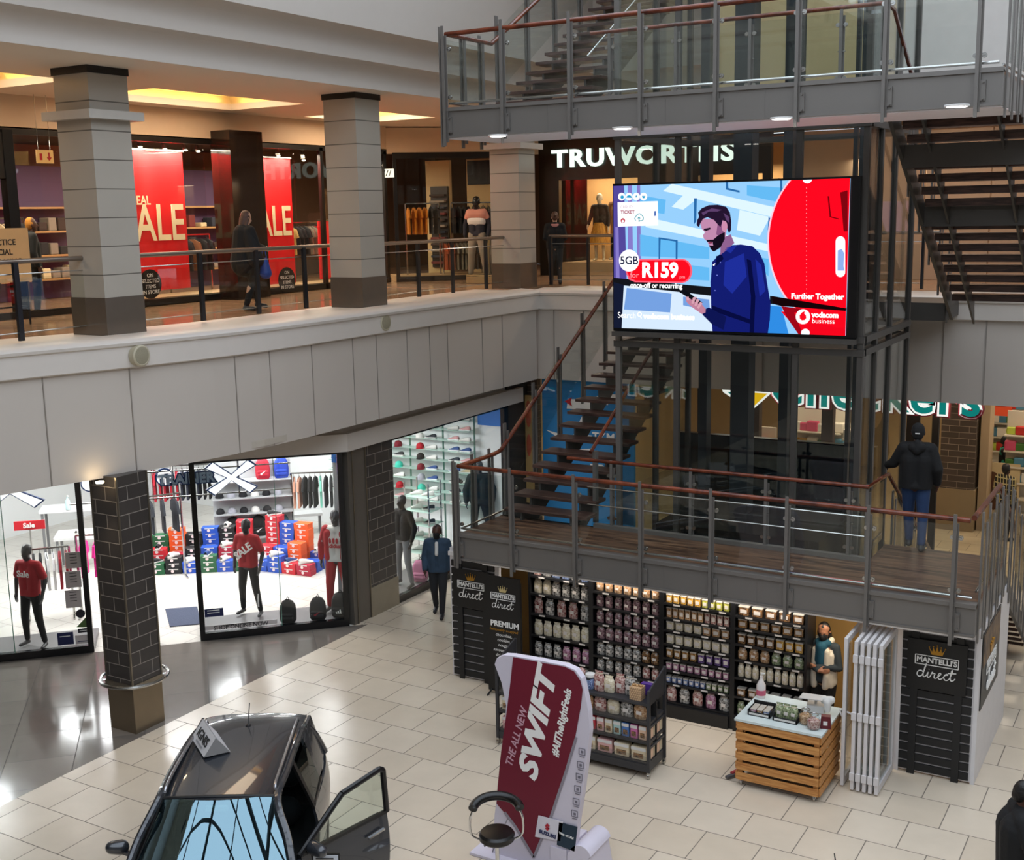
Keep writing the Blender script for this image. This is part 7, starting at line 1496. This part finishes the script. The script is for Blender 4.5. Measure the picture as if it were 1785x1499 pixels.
# ---- shelf bays along the opening
BXS = [-8.72, -7.66, -6.53, -5.46, -4.41]; SYF = 15.1
shelfm = mat('bay_black', '161618', .4)
rowsz = [[.22, .53, .86, 1.20, 1.52, 1.80], [.22, .48, .72, .97, 1.22, 1.47, 1.71], [.22, .50, .70, .88, 1.09, 1.30, 1.48, 1.70], [.22, .50, .78, 1.04, 1.27, 1.50, 1.68]]
bayn = ['first', 'second', 'third', 'fourth']
M_bag = {}
def bagmat(n, c1, c2):
    # cellophane bag: mottled contents under a glossy film
    if n in M_bag: return M_bag[n]
    m = wood('sweets_'+n, c1, c2, .22, (22, 22, 22)); b = m.node_tree.nodes['Principled BSDF']; b.inputs['Coat Weight'].default_value = .4; b.inputs['Coat Roughness'].default_value = .08
    M_bag[n] = m; return m
kinds = {'nuts': ('8c5a34', 'd8b890'), 'mauve': ('4c2c34', 'c4a0a4'), 'silver': ('2c2624', 'd8d4cc'), 'amber': ('a86c1c', 'e8c060'), 'lime': ('8c8c2c', 'd0cc60'), 'cream': ('c8b894', 'f0e8d4'), 'red': ('7c1c20', 'e0c8bc'), 'choc': ('2c1810', 'a87c50'), 'pink': ('7c4458', 'd8a8c0'), 'blue': ('2c3c74', 'a0b4d8'), 'green': ('4c5c3c', 'b8c098'), 'purple': ('3c2450', '9478b0'), 'toffee': ('6c4420', 'c89c64')}
BP = {}
def sweet_bag(kd, label, loc, group, w=.11, h=.16, tie=True):
    key = (kd, 'bag')
    if key not in BP:
        t = thing('sweet_bag', label, 'bag of sweets', loc, 0, group)
        k = MB(); P = []
        for z, ww, d in ((0, .05, .032), (.015, .056, .042), (.10, .057, .044), (.125, .05, .034), (.14, .036, .016), (.16, .046, .006)): P.append([(ww*math.cos(a), d*math.sin(a), z) for a in [2*PI*i/12 for i in range(13)]])
        k.grid(P); bb = k.build('bag_body', bagmat(kd, *kinds[kd]), t, smooth=True)
        k = MB(); k.tube([(.037*math.cos(a), .018*math.sin(a), .140) for a in [2*PI*i/10 for i in range(10)]], .005, 5, closed=True); k.build('tie', mat('tie_cream', 'c8b8a0', .5), t)
        k = MB(); k.prism([(-.024, -.044, .05), (.024, -.044, .05), (.024, -.044, .085), (-.024, -.044, .085)], (0, .002, 0)); k.build('label', mat('bag_label', 'd8d0c8', .5), bb)
        BP[key] = t; t.scale = (w/.11, 1, h/.16); return t
    return dup(BP[key], loc, 0, label, group, (w/.11, 1, h/.16))
def tub(kd, label, loc, group, w=.1, h=.12):
    key = (kd, 'tub')
    if key not in BP:
        t = thing('sweet_tub', label, 'tub of sweets', loc, 0, group)
        k = MB(); k.box(-.045, .045, -.045, .045, 0, .10); k.build('tub_body', bagmat(kd, *kinds[kd]), t, bevel=.008)
        k = MB(); k.box(-.048, .048, -.048, .048, .10, .115); k.build('lid', mat('tub_lid', 'b8b0a4', .3), t, bevel=.004)
        k = MB(); k.box(-.03, .03, -.0475, -.0455, .03, .075); k.build('label', mat('bag_label'), t)
        BP[key] = t; t.scale = (w/.1, 1, h/.115); return t
    return dup(BP[key], loc, 0, label, group, (w/.1, 1, h/.115))
plan = [  # per bay, per shelf from the bottom: (kind, shape, width, height)
    [('red', 'bag', .15, .24), ('silver', 'bag', .13, .22), ('cream', 'bag', .14, .24), ('red', 'bag', .15, .26), ('cream', 'bag', .14, .24), ('red', 'bag', .13, .17)],
    [('silver', 'bag', .13, .20), ('silver', 'bag', .12, .19), ('silver', 'bag', .13, .20), ('mauve', 'bag', .13, .20), ('mauve', 'bag', .12, .20), ('mauve', 'bag', .12, .2), ('nuts', 'bag', .12, .18)],
    [('red', 'bag', .15, .24), ('blue', 'tub', .075, .10), ('pink', 'tub', .09, .11), ('toffee', 'tub', .10, .14), ('cream', 'tub', .12, .14), ('cream', 'tub', .12, .13), ('nuts', 'tub', .085, .16), ('amber', 'tub', .09, .13)],
    [('green', 'bag', .11, .2), ('choc', 'tub', .13, .12), ('cream', 'bag', .09, .2), ('nuts', 'bag', .13, .17), ('choc', 'tub', .12, .15), ('toffee', 'tub', .14, .13), ('choc', 'tub', .16, .14)]]
alt = {(2, 7): ('lime', .5), (2, 6): ('red', .6), (2, 3): ('purple', .45), (2, 1): ('green', .6), (3, 3): ('green', .55), (3, 1): ('purple', .5), (0, 4): ('silver', .4), (0, 1): ('pink', .5), (1, 1): ('red', .7), (2, 5): ('nuts', .6), (0, 5): ('blue', .35), (2, 0): ('pink', .5), (1, 2): ('choc', .7), (3, 4): ('amber', .5)}
posn = ['lowest', 'second', 'third', 'fourth', 'fifth', 'sixth', 'seventh', 'eighth']
for b in range(4):
    x0, x1 = BXS[b], BXS[b+1]
    t = wthing('shelf_bay', f'tall black shelf bay of the kiosk, {bayn[b]} from the left', 'shelving', ((x0+x1)/2, SYF+.2, 0))
    MB().box(x0+.02, x1-.02, SYF+.36, SYF+.4, 0, 1.97).build('back_panel', shelfm, t)
    MB().box(x0, x0+.035, SYF-.0, SYF+.4, 0, 1.97).build('upright', shelfm, t); MB().box(x1-.035, x1, SYF-.0, SYF+.4, 0, 1.97).build('upright', shelfm, t)
    MB().box(x0+.035, x1-.035, SYF-.05, SYF+.36, 0, .19).build('plinth', shelfm, t)
    for i, z in enumerate(rowsz[b]):
        sh = MB().box(x0+.035, x1-.035, SYF+.0, SYF+.36, z-.03, z).build('shelf', shelfm, t)
        for q in (.22, .62, .86) if i else ():
            xx = x0+(x1-x0)*q; MB().box(xx-.05, xx+.05, SYF-.004, SYF+.0, z-.026, z-.004).build('price_tag', mat('price_tag', 'cfcac4', .5), sh)
        kd, shp_, w, h = plan[b][i]; n = int((x1-x0-.1)/(w+.012))
        hmax = (rowsz[b][i+1] if i+1 < len(rowsz[b]) else 1.97)-z-.045; h = min(h, hmax)
        for q in range(n):
            kk = kd
            if (b, i) in alt and (q+.5)/n > alt[(b, i)][1]: kk = alt[(b, i)][0]
            if kd == 'red' and q % 3 == 1: kk = 'silver'
            xx = x0+.06+w/2+q*((x1-x0-.12-w)/max(1, n-1)); f = sweet_bag if shp_ == 'bag' else tub
            nn = 'bag' if shp_ == 'bag' else 'tub'
            f(kk, f'clear {nn} of {kk} sweets on the {posn[i]} shelf of the {bayn[b]} kiosk bay', (xx, SYF+.07+rnd.uniform(0, .012), z+.001), f'{nn}s of {kk} sweets, {posn[i]} shelf, {bayn[b]} bay', w*.98, h*rnd.uniform(.94, 1.0))
# ---- folding door stack
fg = M_glass
for i in range(6):
    x = -3.20-.075*i if i < 5 else -3.64; y0, y1 = (14.06, 14.86) if i < 5 else (14.12, 14.90)
    t = wthing('folding_door_leaf', ['folding door leaf nearest the black panel', 'second folding door leaf from the black panel', 'third folding door leaf from the black panel', 'fourth folding door leaf from the black panel', 'fifth folding door leaf from the black panel', 'separate glazed door leaf with handle beside the shop assistant'][i], 'door', (x, (y0+y1)/2, 0))
    k = MB(); w = .022; k.box(x-w, x+w, y0, y0+.07, .02, 1.97); k.box(x-w, x+w, y1-.07, y1, .02, 1.97); k.box(x-w, x+w, y0+.07, y1-.07, .02, .12); k.box(x-w, x+w, y0+.07, y1-.07, 1.89, 1.97); k.build('frame', whp, t, bevel=.004)
    MB().box(x-.004, x+.004, y0+.07, y1-.07, .12, 1.89).build('glass_pane', fg, t)
    if i < 5:
        for z in (.2, 1.0, 1.75): MB().box(x-.03, x+.03, y0-.02, y0, z-.05, z+.05).build('hinge', whp, t)
    else: k = MB(); k.tube([(x+.03, y0+.03, 1.0), (x+.09, y0+.03, .98), (x+.09, y0+.15, .98)], .012, 6); k.build('handle', whp, t); k = MB(); k.tube([(x-.03, y0+.03, 1.03), (x-.06, y0+.02, 1.02), (x-.03, y0+.03, .93)], .01, 6); k.build('handle', whp, t)
# ---- A-board
t = wthing('standing_board', 'tall black standing board with logo and PREMIUM lettering left of the shelves', 'sign', (-8.86, 14.62, 0))
MB().box(-9.16, -8.58, 14.6, 14.63, .06, 1.88).build('board', mat('sign_black'), t); MB().box(-9.14, -8.6, 14.66, 14.69, .06, 1.8).build('rear_panel', mat('sign_black'), t)
logo(t, (-8.87, 14.597, 1.52), .42, gm=goldp)
text('PREMIUM', .12, M_txtw, t, (-8.85, 14.597, 1.14), (1, 0, 0), (0, 0, 1), .002, bold=.004)
for i, s in enumerate(('fashionably wrapped', 'chocolate,', 'cookies,', 'nougat,', 'savoury nuts,', 'dried fruit,', 'honey', 'and other', 'indulgences')): text(s, .07 if i else .06, M_txtw if i else gold, t, (-8.87, 14.597, 1.05-.08*i), (1, 0, 0), (0, 0, 1), .002, shear=.2)
for x in (-9.1, -8.64): MB().bar((x, 14.6, .08), (x-.03, 14.5, .0), .02, .02).build('foot', M_blackm, t); MB().bar((x, 14.68, .08), (x-.03, 14.75, .0), .02, .02).build('foot', M_blackm, t)
# ---- wooden slatted counter
pine = wood('pine_slat', 'a86a30', 'd29a58', .5, (1.5, 16, 16)); CX0, CX1, CY0, CY1 = -4.82, -3.77, 13.55, 14.42
t = wthing('pine_counter', 'pine slatted sales counter with white glass top on castors', 'counter', ((CX0+CX1)/2, 14, 0))
for i in range(6):
    z = .09+i*.135
    MB().box(CX0, CX1, CY0-.02, CY0, z, z+.098).build('front_slat', pine, t, bevel=.004); MB().box(CX0, CX1, CY1, CY1+.02, z, z+.098).build('rear_slat', pine, t, bevel=.004)
    MB().box(CX1, CX1+.02, CY0, CY1, z, z+.098).build('side_slat', pine, t, bevel=.004); MB().box(CX0-.02, CX0, CY0, CY1, z, z+.098).build('side_slat', pine, t, bevel=.004)
for x in (CX0+.04, CX1-.04):
    for y in (CY0+.03, CY1-.03): MB().box(x-.03, x+.03, y-.025, y+.025, .08, .87).build('corner_post', pine, t)
for x in (CX0+.05, CX1-.06):
    for y in (CY0+.05, CY1-.05): k = MB(); k.M = Matrix.Translation((x, y, .035)) @ Matrix.Rotation(PI/2, 4, 'Y'); k.lathe([(.034, -.012), (.034, .012)], (0, 0, 0), 14); k.M = None; k.box(x-.02, x+.02, y-.02, y+.02, .045, .085); k.build('castor', M_ss, t)
MB().box(CX0-.03, CX1+.03, CY0-.03, CY1+.03, .875, .905).build('worktop', mat('white_glass_top', 'ccd6d4', .08), t)
MB().box(CX0+.06, CX1-.06, CY0+.02, CY1-.02, .3, .32).build('inner_shelf', mat('inner_board', '6e5236', .6), t)
MB().box(CX0+.01, CX1-.01, CY0+.3, CY0+.32, .09, .86).build('inner_panel', M_dark, t)
# things on the counter
def tray(label, x0, x1, y0, y1, rzz=0):
    t = wthing('goods_tray', label, 'tray', ((x0+x1)/2, (y0+y1)/2, .907)); k = MB(); k.box(x0, x1, y0, y1, .907, .915); k.box(x0, x1, y0, y0+.01, .915, .96); k.box(x0, x1, y1-.01, y1, .915, 1.02); k.box(x0, x0+.01, y0, y1, .915, .98); k.box(x1-.01, x1, y0, y1, .915, .98); k.build('tray_body', blk, t)
    MB().box(x0+.02, x1-.02, y0-.003, y0, .92, .945).build('price_strip', mat('price_tag'), t)
tray('black tray of fruit sweets at the left of the counter', -4.74, -4.45, 13.7, 13.95); tray('black tray of small tied bags, second on the counter', -4.41, -4.10, 13.68, 13.93)
for i in range(3):
    for j in range(2): kd = ('pink', 'toffee', 'blue', 'cream', 'nuts', 'red')[i+3*j]; tub(kd, f'small tub of {kd} sweets in the left counter tray', (-4.68+.085*i, 13.77+.10*j, .916), f'{kd} tubs in the left tray', .075, .07)
    sweet_bag('lime' if False else 'green', 'small tied bag of pale green sweets in the second counter tray', (-4.35+.09*i, 13.78, .916), 'tied green bags in the second tray', .11, .2)
def jar(label, x, y):
    t = wthing('glass_jar', label, 'jar', (x, y, .907)); k = MB(); k.lathe([(.065, .907), (.085, .93), (.085, 1.03), (.06, 1.07), (.05, 1.09)], (x, y, 0), 18); k.build('jar_glass', glassy('jar_glass', (.95, .97, .97), .9), t, smooth=True)
    k = MB(); k.lathe([(.06, .912), (.078, .935), (.078, 1.02), (.04, 1.045)], (x, y, 0), 14); k.build('sweets', bagmat('red' if x > -3.97 else 'nuts', *kinds['red' if x > -3.97 else 'nuts']), t, smooth=True)
    k = MB(); k.tube([(x+.052*math.cos(a), y+.052*math.sin(a), 1.09) for a in [2*PI*i/18 for i in range(18)]], .006, 6, closed=True); k.build('jar_rim', M_ss, t)
jar('glass jar of pale wrapped sweets, left of two on the counter', -4.02, 13.78); jar('glass jar of red and white sweets, right of two on the counter', -3.89, 13.68+.0)
t = wthing('gift_box', 'maroon patterned gift box with small white heart at the right of the counter', 'box', (-3.78, 13.74, .907)); MB().cbox((-3.80+.03, 13.78, .985), (.13, .10, .155), .25, .85).build('box_body', mat('gift_maroon', '5c101c', .4, var=.3, scale=40), t); MB().cbox((-3.76, 13.728, .98), (.05, .006, .05), .25).build('white_heart', wht, t)
t = wthing('till_machine', 'white till machine with a hanging cloth at the back of the counter', 'till', (-3.98, 14.2, .907)); MB().cbox((-4.02, 14.22, .96), (.22, .2, .10), .2).build('machine_body', mat('till_white', 'c8c4c0', .4), t, bevel=.01); MB().bar((-4.2, 14.15, 1.1), (-3.9, 14.15, 1.12), .18, .01).build('flat_arm', mat('till_white'), t); MB().box(-4.03, -4.0, 14.18, 14.21, 1.0, 1.11).build('stalk', mat('till_white'), t)
blob('cloth', [(V(-3.9, 14.15, 1.10), V(-3.8, 14.12, 1.13), .05, .05), (V(-3.84, 14.1, 1.0), V(-3.84, 14.1, 1.1), .04, .05)], wht, t, .012, 2); 
for c in kids(t):
    if c.name.startswith('cloth'): c.matrix_parent_inverse = Matrix.Translation(-WT[t.name])
t = wthing('sanitiser_bottle', 'white pump sanitiser bottle with pink label at the back left of the counter', 'bottle', (-4.87, 14.38, .907)); p = (-4.77, 14.3, 0)
k = MB(); k.lathe([(.055, .907), (.06, .93), (.06, 1.08), (.03, 1.14), (.018, 1.17), (.02, 1.2)], p, 16); k.build('bottle_body', mat('bottle_milky', 'd8d0cc', .3), t, smooth=True); k = MB(); k.lathe([(.0615, .95), (.0615, 1.02)], p, 16); k.build('bottle_label', mat('label_pink', 'c05870', .5), t); k = MB(); k.box(p[0]-.006, p[0]+.006, p[1]-.006, p[1]+.006, 1.2, 1.24); k.box(p[0]-.01, p[0]+.05, p[1]-.01, p[1]+.01, 1.235, 1.25); k.build('pump', wht, t)
t = wthing('folding_scooter', 'red and grey tool lying on the floor left of the pine counter', 'tool', (-4.95, 13.7, .02)); MB().bar((-4.98, 13.62, .03), (-4.84, 13.85, .05), .05, .03).build('shaft', mat('tool_grey', '5c5c60', .4, .4), t); MB().bar((-4.95, 13.72, .05), (-4.86, 13.87, .07), .05, .03).build('grip', mat('tool_red', '9c2430', .5), t)
t.name = 'floor_tool'
# ---- wheeled gondola in front of the kiosk
GX0, GX1, GY0, GY1 = -8.12, -5.86, 13.16, 13.66
gm = mat('gondola_dark', '38383b', .45, .2)
t = wthing('wheeled_shelf_trolley', 'dark wheeled shelf trolley loaded with gift packs in front of the kiosk', 'display trolley', (-7, 13.4, 0))
for x in (GX0, GX1):
    for y in (GY0, GY1): MB().box(x-.02, x+.02, y-.02, y+.02, .09, 1.2 if y == GY0 else 1.36).build('post', gm, t)
    MB().prism([(x-.01, GY0, 1.02), (x-.01, GY0, 1.2), (x-.01, GY1, 1.36), (x-.01, GY1, 1.02)], (.02, 0, 0)).build('end_cheek', gm, t)
    for z in (.40, .68): MB().box(x-.012, x+.012, GY0, GY1, z, z+.03).build('end_rail', gm, t)
GZ = [.22, .50, .76, 1.02]
for i, z in enumerate(GZ): MB().box(GX0, GX1, GY0, GY1, z-.035, z).build('shelf', gm, t)
MB().box(GX0, GX1, GY0-.01, GY1+.01, .09, .19).build('base_panel', gm, t)
for i, z in enumerate(GZ[:3]): MB().box(GX0, GX1, GY0-.012, GY0-.006, z, z+.085).build('front_guard', glassy('perspex', (.9, .9, .9), .8), t)
MB().box(GX0, GX1, (GY0+GY1)/2-.01, (GY0+GY1)/2+.01, .22, 1.02).build('centre_panel', M_blackm, t)
for x in (GX0+.0, GX1-.0):
    for y in (GY0+.0, GY1-.0): k = MB(); k.M = Matrix.Translation((x, y, .036)) @ Matrix.Rotation(PI/2, 4, 'Y'); k.lathe([(.036, -.014), (.036, .014)], (0, 0, 0), 14); k.M = None; k.box(x-.02, x+.02, y-.02, y+.02, .05, .09); k.build('castor', M_ss, t)
pkc = [('b82838', 'red'), ('d8a8a4', 'pale pink'), ('d8c8a8', 'cream'), ('a8c8c4', 'pale teal'), ('4c78b8', 'blue'), ('c86ca0', 'magenta'), ('e0bca0', 'peach')]
GP2 = {}
def gift_carton(ci, label, loc, group, s=(1, 1, 1), lab2=True):
    c, n = pkc[ci]
    if ci not in GP2:
        t = thing('gift_carton', label, 'gift box', loc, 0, group); t.scale = s
        MB().box(-.05, .05, -.04, .04, 0, .18).build('carton_body', mat('carton_'+n.replace(' ', '_'), c, .4), t, bevel=.008)
        MB().box(-.032, .032, -.043, -.04, .03, .09).build('front_picture', bagmat('choc', *kinds['choc']), t); MB().box(-.05, .05, -.0425, -.04, .13, .17).build('front_band', wht, t); GP2[ci] = t; return t
    return dup(GP2[ci], loc, 0, label, group, s)
for q in range(18): ci = (2, 5, 1, 0, 6, 3, 2, 4, 1, 2, 2, 0, 1, 2, 3, 4, 5, 6)[q]; gift_carton(ci, f'{pkc[ci][1]} gift carton on the second shelf of the trolley', (GX0+.1+.121*q, GY0+.07, GZ[1]+.002), f'{pkc[ci][1]} cartons on the second trolley shelf', (1, 1, 1.05))
for q in range(9): gift_carton(2 if q % 3 else 1, f'{"cream" if q % 3 else "pale pink"} wide boxed sweets on the lowest trolley shelf', (GX0+.16+.243*q, GY0+.08, GZ[0]+.002), f'{"cream" if q % 3 else "pale pink"} boxed sweets on the lowest trolley shelf', (2.1, 1.4, 1.0))
for q in range(4):
    for z, w in ((GZ[1], 'second'), (GZ[0], 'lowest')): gift_carton((6, 2)[q % 2], f'{pkc[(6, 2)[q % 2]][1]} carton at the right end of the {w} trolley shelf, rear row', (GX1-.07, GY0+.16+.1*q, z+.002), f'rear cartons at the right end of the {w} trolley shelf', (1, 1, 1))
for q in range(11): kd = ('silver', 'red', 'cream', 'nuts', 'cream', 'silver', 'nuts', 'red', 'cream', 'silver', 'nuts')[q]; sweet_bag(kd, f'cellophane gift bag of {kd} sweets on the third trolley shelf', (GX0+.2+.19*q, GY0+.09, GZ[2]+.002), f'{kd} gift bags on the third trolley shelf', .17, .22)
toplist = ['silver', 'JAR', 'amber', 'cream', 'silver', 'cream', 'red', 'EGG', 'LOLLY', 'JAR', 'red', 'cream', 'red', 'silver', 'CARTON', 'BOX']
def gift_jar(label, loc, band):
    t = thing('gift_jar', label, 'jar', loc); k = MB(); k.lathe([(.055, 0), (.065, .02), (.065, .13), (.045, .16), (.05, .165)], (0, 0, 0), 16); k.build('jar_body', bagmat('blue', *kinds['blue']), t, smooth=True)
    k = MB(); k.lathe([(.068, .165), (.07, .18), (.065, .2), (.02, .21)], (0, 0, 0), 16); k.build('white_lid', wht, t, smooth=True); k = MB(); k.tube([(.055*math.cos(a), .055*math.sin(a), .158) for a in [2*PI*i/12 for i in range(12)]], .012, 6, closed=True); k.ell((0, -.06, .15), .03, .015, .02); k.build('ribbon', mat('ribbon_'+band, band, .5), t, smooth=True)
for q, kd in enumerate(toplist):
    x = GX0+.12+q*.138; y = GY0+.14; z = GZ[3]+.002
    if kd == 'JAR': gift_jar(f'gift jar with white lid on the trolley top, {"left with red ribbon" if q < 5 else "right with dark ribbon"}', (x, y, z), 'b81c2c' if q < 5 else '24242c')
    elif kd == 'EGG':
        t = wthing('egg_box', 'box of turquoise foil eggs on the trolley top', 'box', (x, y, z)); MB().box(x-.08, x+.08, y-.08, y+.04, z, z+.08).build('box_body', mat('kraft', '8c6c44', .7), t)
        for i in range(6): k = MB(); k.ell((x-.05+.05*(i % 3), y-.05+.06*(i//3), z+.1), .022, .022, .03); k.build('foil_egg', mat('foil_turquoise', '0f9c84', .25, .5), t, smooth=True)
    elif kd == 'LOLLY': t = wthing('lollipop', 'red and white round lollipop on the trolley top', 'lollipop', (x, y, z)); k = MB(); k.ell((x, y, z+.2), .065, .05, .06); k.build('sweet_head', bagmat('red', *kinds['red']), t, smooth=True); MB().box(x-.006, x+.006, y-.006, y+.006, z, z+.16).build('stick', wht, t)
    elif kd == 'CARTON': t = wthing('spotted_carton', 'cream spotted carton at the right front of the trolley top', 'box', (x, y, z)); MB().box(x-.08, x+.08, y-.1, y+.04, z, z+.17).build('carton_body', tiles('spotted_card', 'c8a47c', 'cdaa84', '5c3c24', .03, .03, .002, .5, vec='wall'), t); k = MB(); [k.ell((x-.05+.05*i, y-.03, z+.18), .025, .025, .02) for i in range(3)]; k.build('biscuits', bagmat('toffee', *kinds['toffee']), t, smooth=True)
    elif kd == 'BOX': t = wthing('purple_box', 'flat purple box at the right end of the trolley top', 'box', (x, y+.1, z)); MB().box(x-.16, x+.06, y+.12, y+.2, z, z+.15).build('box_body', mat('box_purple', '54348c', .4), t); MB().box(x-.162, x-.158, y+.12, y+.2, z, z+.15).build('red_edge', red_t, t)
    else: sweet_bag(kd, f'tied gift bag of {kd} sweets on the trolley top', (x, y+rnd.uniform(-.02, .05), z), f'tied {kd} gift bags on the trolley top', .15, rnd.uniform(.22, .3))
